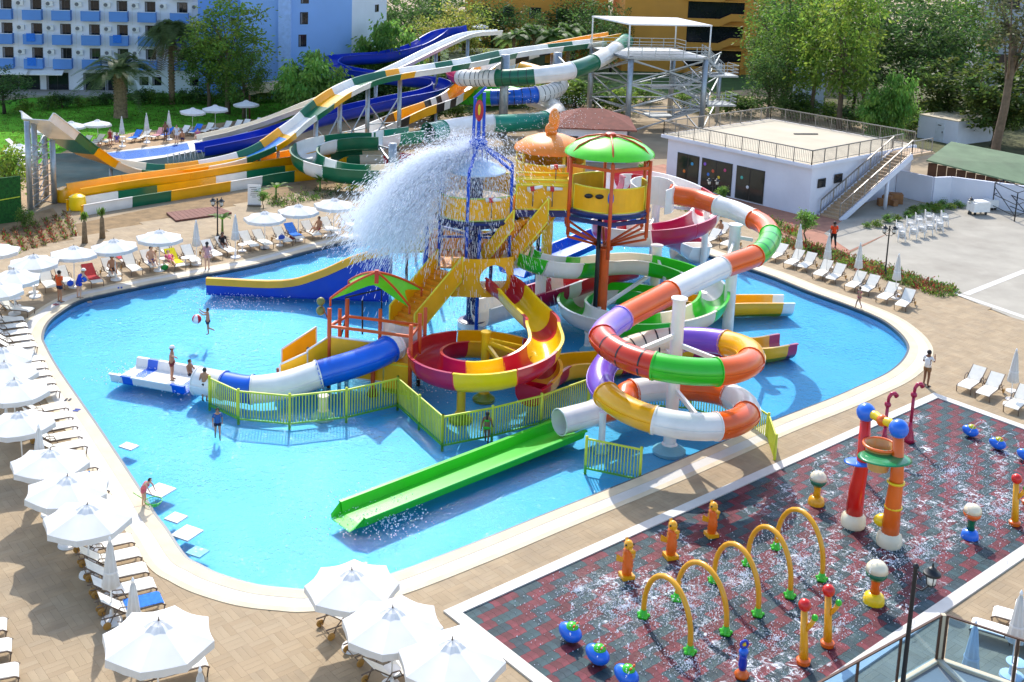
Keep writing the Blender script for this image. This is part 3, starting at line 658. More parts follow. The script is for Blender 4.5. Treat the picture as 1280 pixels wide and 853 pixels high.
mb = MB(); mb.lathe([(1.5, 8.32), (1.5, 8.4), (.9, 8.75), (.35, 9.0), (.1, 9.05)], 30, (Bx, By, 0), False); mb.lathe([(.1, 9.0), (.35, 8.95), (.9, 8.7), (1.45, 8.35), (1.5, 8.32)], 30, (Bx, By, 0), False); mb.build('canopy', LBL, t, 'auto')
for k in range(5): MB().bar((Bx-.5+.25*k, By-.3, 8.9), (Bx-.45+.22*k, By-.3, 9.6), .1, .06).build('spray_board', BLP, t)
for s_ in (-.28, .28): MB().bar((Bx+s_, By-.1, 9.6), (Bx+s_*.8, By-.1, 12.3+s_*.6), .1, .16).build('mast_board', BLP, t)
MB().cyl((Bx, By-.1, 9.6), (Bx, By-.1, 11.0), .1, 10).build('mast', BLP, t, True)
MB().bar((Bx-.3, By-.1, 12.15), (Bx+.3, By-.1, 12.75), .13).build('mast_cap', BLP, t)
EMB = MB().ball((Bx, By-.26, 11.55), .26, 14, 10, (.85, .25, 2.2)).build('oval_badge', RED, t, True)
MB().ball((Bx, By-.33, 11.6), .12, 10, 8, (.6, .25, 2.4)).build('badge_mark', YEB, EMB, True)
mb = MB().lathe([(.42, 9.55), (.5, 9.9), (.3, 10.1)], 12, (Bx, By-.1, 0)); mb.build('arm_hub', BLP, t, 'auto')
cannon(t, (BX[0][0]+1.2, BX[0][1]-.15, 7.35), (.8, -.3, .1))
# yellow bridge between the two towers
t = thing('bridge', 'yellow boarded bridge on navy beams joining the two towers', 'bridge')
b0, b1 = (.35, 57.0), (3.1, 57.2); f0, f1 = (.35, 58.7), (3.1, 58.9)
MB().bar((.35, 57.85, 6.45), (3.1, 58.05, 6.5), 1.75, .12).build('deck', NVP, t)
for a, b in ((b0, b1), (f0, f1)):
    MB().bar((*a, 6.3), (*b, 6.35), .14, .24).build('edge_beam', NVP, t); trim_panel(t, a, b, 6.6, 7.85)
    trim_panel(t, a, b, 7.95, 8.15)
cannon(t, (1.2, 56.85, 7.75), (.9, -.2, .25)); cannon(t, (2.2, 56.9, 7.75), (1, -.1, .05)); cannon(t, (2.4, 58.8, 8.5), (1, .1, .1))
yb = P(682, 352); mb = MB(); mb.cyl((yb.x, yb.y, FLOORZ), (yb.x, yb.y, 6.2), .3, 14); mb.build('bridge_column', YLP, t, True)
for dx in (-1.3, 1.3):
    for z in (4.3, 4.8): MB().bar((yb.x, yb.y, z), (yb.x+dx, yb.y-1.5, 6.2), .1).build('brace', YLP, t)
mb = MB(); mb.cyl((yb.x-.55, yb.y+.2, FLOORZ), (yb.x-.55, yb.y+.2, 6.2), .12, 8); mb.build('drain_pipe', BKP, t, True)
# orange roofed tower behind the bridge
DX, DY = PD(688, 200, 63.5).x, 63.5
t = thing('play_tower', 'yellow posted tower with wide orange roof behind the bridge', 'play tower')
ORC = mat('orange dome fabric', 'f08a2a', .4, .12, 1.5)
mb = MB(); pr = [(2.1, 8.55), (2.05, 8.7), (1.5, 9.1), (.8, 9.35), (.05, 9.42)]; mb.lathe(pr, 30, (DX, DY, 0), False); mb.lathe([(r, z-.05) for r, z in reversed(pr)], 30, (DX, DY, 0), False); mb.build('roof', ORC, t, 'auto')
HD = [(DX+2.0*cos(radians(a)), DY+2.0*sin(radians(a))) for a in (-70, -20, 40, 100, 160, 220)]
for k, (x, y) in enumerate(HD):
    post(t, x, y, 5.8, 8.6, .09, YLP); x2, y2 = HD[(k+1) % 6]; trim_panel(t, HD[k], HD[(k+1) % 6], 6.7, 7.9, bow=.2); MB().bar((x, y, 6.3), (x2, y2, 6.3), .12, .2).build('floor_beam', NVP, t)
MB().lathe([(2.2, 6.4), (2.2, 6.6)], 20, (DX, DY, 0)).build('floor', NVP, t)
MB().cyl((DX, DY, FLOORZ), (DX, DY, 6.4), .3, 14).build('centre_column', YLP, t, True)
mb = MB(); z = PD(692, 150, DY).z; x = PD(693, 150, DY).x
mb.ball((x, DY, z), .45, 12, 8, (.7, .6, 1.5)); mb.ball((x-.2, DY-.1, z-.55), .35, 10, 8, (.9, .7, 1.1)); mb.tube([V((x, DY, 9.3)), V((x, DY, z-.6))], .18, 8); mb.build('roof_figure', ORC, t, True)
# stairs: flight, treads, side boards
def stairs(name, label, a, b, w, n, tread=None, side=OYL, h=1.0):
    a, b = V(a), V(b); d = V((b.x-a.x, b.y-a.y, 0)); L = d.length; d /= L; s = V((-d.y, d.x, 0)); t = thing(name, label, 'stairs')
    tr = tread or mat('orange tread', 'ea9a1c', .5, .15, 2)
    for i in range(n):
        p = a+d*(L*(i+.5)/n); z = a.z+(b.z-a.z)*(i+1)/n
        R = Matrix.Rotation(atan2(d.y, d.x), 3, 'Z'); MB().box((p.x, p.y, z-.05), (L/n+.04, w, .1), R).build('tread', tr, t); MB().box((p.x-d.x*L/n*.5, p.y-d.y*L/n*.5, z-.05-(b.z-a.z)/n/2), (.03, w-.02, (b.z-a.z)/n-.02), R).build('riser', tr, t)
    for k in (-1, 1):
        p, q = a+s*(k*w/2), b+s*(k*w/2); trim_panel(t, p, q, a.z-.25, a.z+h, side, OYE, b.z-.25, b.z+h)
    return t
stairs('stair_flight', 'yellow stair flight rising from the leaf roofed platform', P(502, 412, 1.25), P(562, 340, 3.5), 1.75, 12)
stairs('stair_flight', 'orange stair flight climbing behind the blue tower', P(612, 326, 3.6), P(652, 276, 6.1), 1.5, 10, h=.7)
stairs('stair_flight', 'yellow stair flight climbing to the bridge from the white hood', P(644, 322, 3.7), P(690, 268, 6.3), 1.3, 10)
# middle landing
t = thing('landing_platform', 'yellow boarded landing at the top of the first stair flight', 'platform')
LA = P(566, 330, 3.5); hw = 1.35
sq = [(LA.x-hw, LA.y-.4), (LA.x+hw, LA.y-.4), (LA.x+hw+.6, LA.y+2.6), (LA.x-hw, LA.y+2.6)]
MB().prism(sq, 3.36, 3.46).build('floor', mat('pale orange floor', 'f0a04a', .5, .2, 2), t)
for k, (x, y) in enumerate(sq): post(t, x, y, FLOORZ, 5.6, .1, (BLP, BLP, NVP, BRP)[k])
trim_panel(t, sq[3], sq[2], 3.5, 4.6); trim_panel(t, sq[0], sq[3], 3.5, 4.6)
# colourful climbing frame behind the landing
t = thing('climbing_frame', 'climbing frame of brown, blue and purple posts with olive boards', 'climbing frame')
OLV = mat('olive yellow board', 'b9a62c', .5, .15, 2)
cf = [(486, 352), (508, 346), (545, 352), (530, 330), (555, 322), (520, 318)]; cw = [P(*q) for q in cf]
for k, q in enumerate(cw): post(t, q.x, q.y, FLOORZ, 3.9+.5*(k % 3), .09, (BRP, BRP, STD, BLP, ORP, NVP)[k], 'post')
fl = [cw[0].to_2d(), cw[2].to_2d(), cw[4].to_2d(), cw[5].to_2d()]
MB().prism(fl, 1.75, 1.85).build('floor', OLV, t)
for a, b in ((0, 2), (2, 4), (5, 0)): trim_panel(t, cw[a], cw[b], 1.9, 2.9, OLV, OYE)
for i in range(6): x = cw[4].x-.2-i*.22; post(t, x, cw[4].y-.1, 1.8, 3.6, .05, plastic('purple bar', '7a2c74'), 'bar')
MB().ball((cw[3].x+.4, cw[3].y-.3, 4.2), .5, 12, 8, (1, .6, .9)).build('yellow_wheel', OYL, t, True)
# small leaf roofed platform
t = thing('play_platform', 'low yellow platform under four lime green leaf roofs', 'play tower')
LP4 = [P(411, 472), P(433, 458), P(523, 470), P(512, 486)]; lc = (LP4[0]+LP4[1]+LP4[2]+LP4[3])/4
zt = [3.05, 3.05, 2.75, 2.75]
for q, z in zip(LP4, zt): post(t, q.x, q.y, FLOORZ, z+.3, .1, ORP)
for q in (P(424, 462), P(474, 462), P(530, 460)): post(t, q.x, q.y, FLOORZ, 3.0, .09, ORP)
MB().prism([LP4[0].to_2d(), LP4[1].to_2d(), LP4[2].to_2d(), LP4[3].to_2d()], 1.05, 1.18).build('floor', OYL, t)
apx = PD(471, 341, lc.y); apx.z += .0
tips = [P(413, 374, 3.15), P(436, 352, 3.45), P(527, 362, 3.35), P(512, 384, 3.0)]
def arm(tip): return [apx.lerp(tip, f)+V((0, 0, .5*(f-f*f))) for f in [i/8 for i in range(9)]]
arms_ = [arm(q) for q in tips]
for A_ in arms_: MB().tube([p+V((0, 0, .03)) for p in A_]+[A_[-1]-V((0, 0, .35))], .06, 7).build('roof_arm', ORP, t, True)
for k in range(4):
    # leaf shaped cloth between two arms, its outer edge cut in a deep curve
    a_, b_ = arms_[k], arms_[(k+1) % 4]; vs = []; n = 8; m_ = 8
    for i in range(n+1):
        for j in range(m_+1):
            u = j/m_; f = i/n*(1-(.28 if k != 3 else .55)*sin(pi*u)); x = f*n; i0 = min(int(x), n-1); ff = x-i0; p = a_[i0].lerp(a_[i0+1], ff).lerp(b_[i0].lerp(b_[i0+1], ff), u); vs.append(p+V((0, 0, -.06*sin(pi*u)*f)))
    N = len(vs); W_ = m_+1; fs = [(i*W_+j, (i+1)*W_+j, (i+1)*W_+j+1, i*W_+j+1) for i in range(n) for j in range(m_)]
    MB().add(vs+[p-V((0, 0, .03)) for p in vs], fs+[tuple(N+i for i in reversed(f)) for f in fs]).build('roof_leaf', LIM, t, True)
for a, b in ((0, 1), (1, 2), (2, 3), (3, 0)):
    p, q = LP4[a], LP4[b]; MB().bar((p.x, p.y, 2.5), (q.x, q.y, 2.5), .1, .12).build('head_beam', ORP, t)
MB().bar(apx+V((0, 0, -.5)), apx+V((0, 0, .12)), .18).build('roof_boss', ORD, t)
trim_panel(t, LP4[0], LP4[3].lerp(LP4[0], .32), .15, 2.0, tr=PLW); trim_panel(t, P(384, 478), LP4[0], .0, 1.55, za=.0, zb=2.0, tr=PLW); trim_panel(t, P(350, 482), P(384, 478), -.2, 1.0, za=-.2, zb=1.45, tr=PLW)
trim_panel(t, P(352, 462), P(395, 452), -.2, 1.0, za=-.2, zb=1.75, tr=PLW); trim_panel(t, LP4[3].lerp(LP4[0], .32), LP4[3], -.3, 1.05)
for i in range(6):
    f = i/6; a = P(352, 480).lerp(P(405, 474), f); b = P(354, 463).lerp(P(415, 456), f); d = (P(405, 474)-P(352, 480))/6
    MB().prism([a.to_2d(), (a+d).to_2d(), (b+d).to_2d(), b.to_2d()], -.1+f*1.0, .05+f*1.05).build('step', OYL, t)
post(t, *P(348, 480).to_2d(), -.5, .75, .1, BRP, 'newel')
q = MB(); pts = [PD(432, 400, lc.y+1.2), PD(432, 372, lc.y+1.2), PD(477, 362, lc.y+1.2), PD(477, 395, lc.y+1.2)]; q.tube([PD(425, 425, lc.y+1.2)]+pts, .045, 6); q.tube([PD(453, 418, lc.y+1.2), PD(453, 376, lc.y+1.2)], .045, 6); q.build('black_hoop_rail', BKP, t, True)
fx = PD(401, 377, lc.y); mb = MB(); mb.ball(fx, .2, 10, 8); mb.ball(fx-V((.0, 0, .45)), .22, 10, 8); o = mb.build('water_toy', mat('olive toy', '7a7a3a', .4), t, True); MB().tube([fx+V((0, 0, -.1)), LP4[0]+V((0, 0, 2.7))], .03, 6).build('toy_arm', BRP, o, True)
# ---------------------------------------------------------------- yellow green safety fences standing in the pool
def fence(pts, label, h=1.0, z0=-.25, sp=.13, group='yellow green fences standing in the pool'):
    t = thing('pool_fence', label, 'fence', group=group)
    for k in range(len(pts)-1):
        a, b = V(pts[k]), V(pts[k+1]); a.z = b.z = 0; L = (b-a).length; n = max(2, int(L/sp))
        MB().cyl(a+V((0, 0, -.6)), a+V((0, 0, h+.12)), .06, 8).build('post', LIMF, t, True)
        for z in (z0, h): MB().bar(a+V((0, 0, z)), b+V((0, 0, z)), .06, .07).build('rail', LIMF, t)
        for i in range(1, n): p = a.lerp(b, i/n); MB().bar(p+V((0, 0, z0)), p+V((0, 0, h)), .035, .035, (b-a)).build('picket', LIMF, t)
    e = V(pts[-1]); MB().cyl((e.x, e.y, -.6), (e.x, e.y, h+.12), .06, 8).build('post', LIMF, t, True)
    return t
F = [P(262, 500), P(298, 517), P(362, 523), P(433, 515), P(497, 500)]
fence(F, 'yellow green picket fence beside the low blue and white tube')
fence([P(497, 500), P(524, 524), P(553, 550)], 'yellow green picket fence slanting between two corner posts')
fence([P(553, 550), P(615, 538), P(676, 522), P(736, 500)], 'yellow green picket fence in front of the red spiral')
fence([P(732, 578), P(800, 592)], 'short yellow green fence panel beside the green trough')
fence([circ(AX, 4.3, a, 0) for a in (-18, 10, 40, 70, 100)], 'curved yellow green fence round the back of the spiral tube')
# ---------------------------------------------------------------- slides of the back complex
def PZ(l): return [P(*q) for q in l]
def legs(t, pts, r=.16, mt=STL, dz=.2):
    for p in pts: MB().cyl((p.x, p.y, -.05), (p.x, p.y, max(.2, p.z-dz)), r, 10).build('support_column', mt, t, True)
mp = PZ([(748, 57, 8.0), (700, 63, 7.85), (640, 71, 7.6), (590, 82, 7.35), (545, 90, 7.1), (500, 97, 6.9), (460, 106, 6.5), (425, 122, 5.7), (395, 144, 4.5), (365, 168, 3.05), (335, 189, 1.9), (295, 205, 1.05), (245, 215, .7), (200, 219, .65), (160, 214, 1.0), (125, 203, 1.9), (95, 187, 3.3), (66, 166, 5.1), (44, 150, 6.4)])
ms = [(.5, WHT), (1.1, DGR), (2.1, WHT), (2.8, DGR), (3.3, WHT), (3.8, DGR), (4.8, WHT), (5.2, YEL), (6.2, DGR), (6.9, WHT), (7.6, YEL), (8.2, DGR), (9.1, WHT), (9.9, YEL), (10.8, DGR), (11.8, WHT), (12.8, YEL), (13.5, DGR), (14.6, CRM), (15.7, YEL), (16.6, DGR), (18, WHT)]
t = slide('boomerang_slide', 'long white, yellow and green slide swooping up to the truss tower', 'water slide', mp, 'trough', 1, ms, sec=trough_sec(1.2, .6, slope=.2), per=6)
legs(t, [mp[5], mp[6], mp[7], mp[8]], .2); legs(t, [cr_at(mp, 9.6), cr_at(mp, 10.3), cr_at(mp, 12.3), cr_at(mp, 14.6)], .13)
for i in (5, 6, 7):
    a, b = mp[i], mp[i+1]
    for z0, z1 in ((.1, .75), (.75, .1), (.4, .45)): MB().bar((a.x, a.y, a.z*z0), (b.x, b.y, b.z*z1), .09).build('cross_brace', STL, t)
WF = plastic('water wet blue bed', '2f8ae0'); a = [cr_at(mp, 9.3+i*.22)+V((0, 0, .09)) for i in range(8)]
MB().sweep(a, [(-.8, 0), (.8, 0), (.8, .02), (-.8, .02)]).build('wet_bed', WF, t)
lt_ = thing('truss_tower', 'galvanised truss tower carrying the raised end of the long slide', 'tower')
q4 = [P(38, 262), P(46, 258), P(68, 254), P(58, 247)]; zt = [6.3, 6.2, 4.6, 4.6]
for p, z in zip(q4, zt): MB().cyl((p.x, p.y, 0), (p.x, p.y, z), .2, 12).build('leg', STL, lt_, True)
for i in range(6):
    z0, z1 = i*.78, (i+1)*.78
    for a, b in ((0, 2), (1, 3)):
        MB().bar((q4[a].x, q4[a].y, z0), (q4[b].x, q4[b].y, z1), .06).build('cross_brace', STL, lt_); MB().bar((q4[b].x, q4[b].y, z0), (q4[a].x, q4[a].y, z1), .06).build('cross_brace', STL, lt_)
# white lane behind
wp = PZ([(625, 43, 8.3), (585, 47, 8.0), (545, 64, 7.0), (505, 84, 5.9), (470, 100, 5.0), (430, 118, 4.0), (380, 137, 2.9), (330, 156, 1.6), (290, 168, .8), (250, 177, .4)])
t = slide('racing_slide', 'plain cream white slide running down behind the long slide', 'water slide', wp, 'trough', 1, [(2, WHT), (4, WHT), (6, CRM), (9, CRM)], sec=trough_sec(.7, .5)); legs(t, [wp[1], wp[2], wp[4]], .2)
# deep blue slide
bl = PZ([(582, 37, 8.3), (552, 43, 7.6), (520, 60, 6.3), (480, 70, 5.5), (440, 73, 5.2), (417, 76, 5.0), (413, 84, 4.8), (445, 92, 4.6), (505, 99, 4.2), (542, 103, 3.9), (552, 110, 3.6), (535, 118, 3.35), (490, 127, 2.9), (440, 138, 2.4), (390, 151, 1.8), (340, 168, 1.05), (300, 178, .7), (250, 188, .35)])
t = slide('flume_slide', 'deep blue open flume doubling back behind the long slide', 'water slide', bl, 'flume', 1, [(2, NAV), (4, NAV), (6.5, NAV), (9, NAV), (11.5, NAV), (14, NAV), (17, NAV)], sec=flume_sec(.8, .45, flat=.2)); legs(t, [bl[4], bl[9], bl[12]], .2)
# green and white tube with coils
gt = PZ([(782, 52, 8.25), (764, 66, 7.9), (738, 80, 7.4), (710, 89, 7.0), (675, 94, 6.6), (640, 97, 6.2), (605, 98, 5.85), (578, 97, 5.6), (568, 88, 5.35), (600, 82, 5.1), (650, 86, 4.8), (690, 98, 4.5), (700, 108, 4.2), (680, 117, 3.9), (640, 121, 3.6), (600, 122, 3.3), (575, 120, 3.05), (572, 113, 2.85), (610, 112, 2.7), (665, 124, 2.6), (696, 138, 2.5), (680, 150, 2.45), (640, 154, 2.4), (600, 155, 2.4), (565, 160, 2.4), (535, 166, 2.4)])
gs = [(.7, TEA), (1.9, WHT), (2.9, DGR), (4.2, WHT), (5.5, DGR), (7.0, WHT), (8.6, PNK), (10, WHT), (11.5, YEL), (13.3, WHT), (14.6, BLU), (16.0, LGR), (17.3, BLU), (19, LGR), (21, WHT), (22.6, TEA), (24.4, WHT), (25, TEA)]
t = slide('coiled_tube_slide', 'ribbed green, white and blue tube slide coiled below the steel tower', 'water slide', gt, 'tube', .85, gs, rings=[(4.3, 5.4, 4, BLK), (5.6, 6.9, 7, BLK), (12.3, 13.2, 6, BLK), (13.4, 14.5, 5, BLK), (14.7, 15.9, 5, DGR)])
for x, y, z in ((628, 170, 8.2), (693, 160, 8.0)): b = P(x, y); MB().cyl((b.x, b.y, 0), (b.x, b.y, z), .45, 16).build('support_column', STL, t, True)
for a, b in (((628, 170), gt[5]), ((628, 170), gt[14]), ((693, 160), gt[3])): p = P(*a); MB().bar((p.x, p.y, b.z+.6), b+V((0, 0, .4)), .14).build('support_arm', STL, t)
# open green and white coil at its end, with the run-out
SC = P(446, 224).to_2d(); sh = [(60, 2.55), (90, 2.4), (180, 2.0), (270, 1.45), (360, 1.15), (450, .85), (480, .7)]
sp_ = [P(520, 168, 2.5), P(490, 172, 2.5)]+[circ(SC, 4.3, a, lerp_tab(sh, a)) for a in range(75, 481, 27)]
ns = len(sp_); sp_ += PZ([(395, 213, .5), (340, 221, .35), (300, 228, .3), (220, 241, .28), (150, 252, .27), (92, 262, .26)])
e = len(sp_)-1
ss = [(1, TEA), (2, WHT), (4, DGR), (5.4, WHT), (7.6, DGR), (8.4, WHT), (10.2, DGR), (12, CRM), (13.2, DGR), (14.6, RED), (16, CRM), (ns-1, DGR), (ns+.6, YEL), (ns+1.6, DGR), (ns+2.3, WHT), (ns+3.2, YEL), (ns+3.9, DGR), (e-.05, WHT), (e, YEL)]
t = slide('open_coil_slide', 'open dark green and white coil with checked run-out trough', 'water slide', sp_, 'flume', 1, ss, sec=flume_sec(.85, .5, flat=.2), per=6)
b = P(490, 226); MB().cyl((b.x, b.y, 0), (b.x, b.y, 3.1), .35, 14).build('support_column', STL, t, True); MB().bar((b.x, b.y, 2.6), circ(SC, 3.6, 70, 2.2), .12).build('support_arm', STL, t); MB().bar((b.x, b.y, 1.4), circ(SC, 3.6, 70, 2.2), .12).build('support_arm', STL, t)
c = P(97, 262); MB().lathe([(.5, 0), (.62, .3), (.55, .95), (.3, 1.1)], 14, (c.x, c.y, 0)).build('end_buffer', YEB, t, 'auto')
# yellow slide with black and white checks and its run-out
yp = PZ([(768, 51, 7.9), (730, 58, 7.5), (690, 66, 7.0), (655, 74, 6.4), (610, 92, 5.2), (570, 126, 3.2), (545, 138, 2.6), (515, 149, 2.0), (480, 165, 1.4), (420, 190, .8), (365, 205, .55), (330, 211, .5), (230, 228, .45), (160, 238, .42), (92, 249, .4)])
t = slide('checked_slide', 'yellow slide with black and white checks and long yellow run-out', 'water slide', yp, 'trough', 1, [(2.2, YEL), (2.6, BLK), (3, WHT), (3.4, BLK), (4, WHT), (5, YEL), (5.3, WHT), (5.6, BLK), (5.9, WHT), (6.2, BLK), (7.4, YEL), (7.8, BLK), (8.6, WHT), (10, YEL), (11, YEL), (12, YEL), (13, YEL), (14, YEL)], sec=trough_sec(1.0, .95, slope=.2))
legs(t, [yp[2], yp[6]], .15); c = P(82, 251); MB().lathe([(.7, 0), (.75, .35), (.6, .9), (.2, 1.05)], 14, (c.x, c.y, 0)).build('end_buffer', YEL, t, 'auto')
# ---------------------------------------------------------------- steel stair tower
st = thing('stair_tower', 'galvanised steel slide tower with white canopy and zigzag stairs', 'tower')
TP = [V((11.9, 116.5, 0)), V((8.4, 124.5, 0)), V((17.6, 126.5, 0)), V((19.9, 118.5, 0)), V((23.0, 127, 0))]
PZH = 8.1
for k, (p, z) in enumerate(zip(TP, (PZH+3.4, PZH+3.2, PZH+3.2, PZH, PZH-1.6))): MB().cyl((p.x, p.y, 0), (p.x, p.y, PZH if k < 3 else z), .3 if k < 4 else .24, 14).build('leg', STL, st, True)
def plat(poly, z, nm='platform'): MB().prism([(p[0], p[1]) for p in poly], z-.18, z).build(nm, STL, st)
def rail(pts, z, nm='handrail', h=1.05):
    for a, b in zip(pts, pts[1:]):
        a, b = V((a[0], a[1], a[2] if len(a) > 2 else z)), V((b[0], b[1], b[2] if len(b) > 2 else z)); L = (b-a).length; n = max(1, int(L/1.4)); q = MB()
        for k in range(n+1): p = a.lerp(b, k/n); q.bar(p, p+V((0, 0, h)), .07)
        for hh in (h, h*.6, h*.3): q.bar(a+V((0, 0, hh)), b+V((0, 0, hh)), .06)
        q.build(nm, STL, st)
top = [(11.5, 116), (8.2, 124.6), (17.8, 126.8), (20.3, 118.3)]
plat(top, PZH); rail([(11.5, 116), (20.3, 118.3)], PZH); rail([(17.8, 126.8), (8.2, 124.6)], PZH); rail([(18.6, 124.5), (17.8, 126.8)], PZH)
for i in range(3):
    z0, z1 = i*2.6+.2, (i+1)*2.6
    for a, b in ((0, 1), (1, 2), (2, 3), (3, 0), (3, 4)):
        A, B = TP[a], TP[b]
        MB().bar((A.x, A.y, z0), (B.x, B.y, z1), .13).build('cross_brace', STL, st); MB().bar((B.x, B.y, z0), (A.x, A.y, z1), .13).build('cross_brace', STL, st); MB().bar((A.x, A.y, z1), (B.x, B.y, z1), .13).build('cross_brace', STL, st)
def flight(a, b, w, n):
    a, b = V(a), V(b); d = V((b.x-a.x, b.y-a.y, 0)); L = d.length; d /= L; s = V((-d.y, d.x, 0)); R = Matrix.Rotation(atan2(d.y, d.x), 3, 'Z')
    for i in range(n): p = a.lerp(b, (i+.5)/n); MB().box(p, (L/n*.9, w, .06), R).build('tread', STL, st)
    for k in (-1, 1): MB().bar(a+s*(k*w/2), b+s*(k*w/2), .08, .25).build('stringer', STL, st); rail([tuple(a+s*(k*w/2)), tuple(b+s*(k*w/2))], 0)
l1 = [(20.4, 118.6), (23.6, 119.4), (22.9, 122.2), (19.7, 121.4)]
for z in (PZH-1.9, PZH-5.0): plat(l1, z, 'landing'); rail(l1[:3], z)
flight((20.0, 121.0, PZH), (22.2, 121.2, PZH-1.9), 1.3, 9); l2 = [(14.5, 119.4), (17.2, 120.1), (16.7, 122.6), (14, 121.9)]
for z in (PZH-3.5, PZH-6.6): plat(l2, z, 'landing'); rail([l2[0], l2[1]], z)
flight((20.6, 119.6, PZH-1.9), (17.0, 119.9, PZH-3.5), 1.2, 8); flight((17, 121.5, PZH-3.5), (20.6, 121.3, PZH-5), 1.2, 8); flight((20.6, 119.6, PZH-5), (17, 119.9, PZH-6.6), 1.2, 8)
cz = [PD(735, 26, 124.5).z, PD(845, 27, 120).z]; cc = [(8.2, 124.6, cz[0]-.2), (17.8, 126.8, cz[0]), (20.3, 118.3, cz[1]), (11.5, 116, cz[1]-.3)]
cc = [(x, y, PZH+3.3) for x, y, z in cc]
MB().prism([(x, y) for x, y, z in cc], PZH+3.25, PZH+3.4).build('canopy', UMB, st)
for x, y, z in cc: MB().cyl((x+(14.4-x)*.02, y+(121.4-y)*.02, PZH-.1), (x+(14.4-x)*.02, y+(121.4-y)*.02, PZH+3.3), .08, 8).build('canopy_post', WHP, st, True)
# ---------------------------------------------------------------- buildings
HW = mat('white hotel render', 'e6e9ee', .85, .06, .3, dirt=.12); HB = mat('blue balcony render', '5f8fd0', .8, .08, .5, dirt=.1); LB = mat('light blue render', '8fb6ea', .85, .06, .25, dirt=.1)
GLS = mat('dark window glass', '1c2126', .08, .3, .8); CURT = mat('window curtain', '7c7c80', .8, .3, 6); ACM = mat('air conditioner shell', 'dfe0dd', .5); ACF = mat('fan grille', '6a6d70', .6)
OCH = mat('ochre render', 'd8953a', .85, .1, .3, dirt=.15); GRYR = mat('grey render', 'aab0b8', .85, .1, .3, dirt=.2); BWALL = mat('white rough render', 'dcdde6', .85, .08, .4, dirt=.14)
FRM = mat('dark window frame', '34302c', .5); ROOFW = mat('cream roof terrace screed', 'c4b79e', .85, .1, .4, dirt=.16)
class Frame:
    """local frame on a facade: u along the wall, v outwards, z up"""
    def __init__(s, A, B): s.A = V((A[0], A[1], 0)); d = V((B[0]-A[0], B[1]-A[1], 0)); s.L = d.length; s.d = d/s.L; s.n = V((s.d.y, -s.d.x, 0)); s.R = Matrix.Rotation(atan2(s.d.y, s.d.x), 3, 'Z')
    def p(s, u, v, z): q = s.A+s.d*u+s.n*v; return V((q.x, q.y, z))
    def u_of(s, x, y): 
        r = P(x, y, 0); r2 = V((0, 0, CAMH)); dr = r-r2
        # intersection of the sight line with the wall plane
        den = dr.dot(s.n); k = (s.A-r2).dot(s.n)/den; q = r2+dr*k
        return (q-s.A).dot(s.d), q.z
    def box(s, u0, u1, v0, v1, z0, z1): return MB().box(s.p((u0+u1)/2, (v0+v1)/2, (z0+z1)/2), (u1-u0, v1-v0, z1-z0), s.R)
hotel = thing('hotel_building', 'white hotel with rows of blue balconies and dark glass doors', 'building')
F1 = Frame(P(-60, 114), P(253, 117))
F1.box(0, F1.L, -14, 0, -.1, 24).build('wall', HW, hotel)
def window(t, F, u, z, w, h, nm='window'):
    o = F.box(u-w/2, u+w/2, .0, .04, z, z+h).build(nm, FRM, t)
    F.box(u-w/2+.06, u-.03, .04, .06, z+.06, z+h-.06).build('pane', GLS, o); F.box(u+.03, u+w/2-.06, .04, .06, z+.06, z+h-.06).build('pane', GLS, o)
    F.box(u-w/2+.07, u-w/2+.25, .061, .075, z+.08, z+h-.1).build('curtain', CURT, o)
    return o
rows = [F1.u_of(78, 85)[1], F1.u_of(78, 55)[1], F1.u_of(78, 25)[1], F1.u_of(78, -5)[1]]
dzr = (rows[2]-rows[0])/2
cols_u = [F1.u_of(x, 50)[0] for x in (-30, 6, 43, 79, 115, 150, 185, 225)]
rnd = random.Random(2)
for zi in range(5):
    z = rows[0]+dzr*zi
    for k, u in enumerate(cols_u):
        bal = MB(); 
        bal.box(F1.p(u, .55, z+.06), (2.0, 1.1, .14), F1.R); bal.box(F1.p(u, 1.06, z+.62), (2.0, .1, 1.05), F1.R); bal.box(F1.p(u-.96, .5, z+.62), (.09, 1.02, 1.05), F1.R); bal.box(F1.p(u+.96, .5, z+.62), (.09, 1.02, 1.05), F1.R)
        o = bal.build('balcony', HB, hotel)
        F1.box(u-1.02, u+1.02, .98, 1.14, z+1.15, z+1.2).build('parapet_cap', HW, o)
        window(hotel, F1, u+.3, z+.15, 1.15, 2.15, 'balcony_door')
        ac = F1.box(u+1.35, u+2.15, .02, .35, z+1.55, z+2.1).build('air_conditioner', ACM, hotel); q = MB().lathe([(.22, 0), (.2, .02)], 12); me = q.mesh('fan_grille', ACF); f = link('fan_grille', me, ac); f.location = F1.p(u+1.62, .355, z+1.82); f.rotation_euler = (pi/2, 0, atan2(F1.d.y, F1.d.x))
        F1.box(u+1.4, u+1.45, .02, .06, z-.4, z+1.6).build('pipe', ACM, hotel)
for zi, k, m_ in ((1, 2, TOWB), (0, 2, TOWB), (1, 5, TOWB)):
    u = cols_u[k]; z = rows[0]+dzr*zi; o = F1.box(u-.6, u+.3, 1.12, 1.2, z+.35, z+1.25).build('beach_towel', m_); tag(o, ('blue beach towel hanging over a second row hotel balcony', 'blue beach towel hanging over a lowest row hotel balcony', 'blue beach towel on a balcony near the palm')[(0 if (zi, k) == (1, 2) else 1 if zi == 0 else 2)], 'towel')
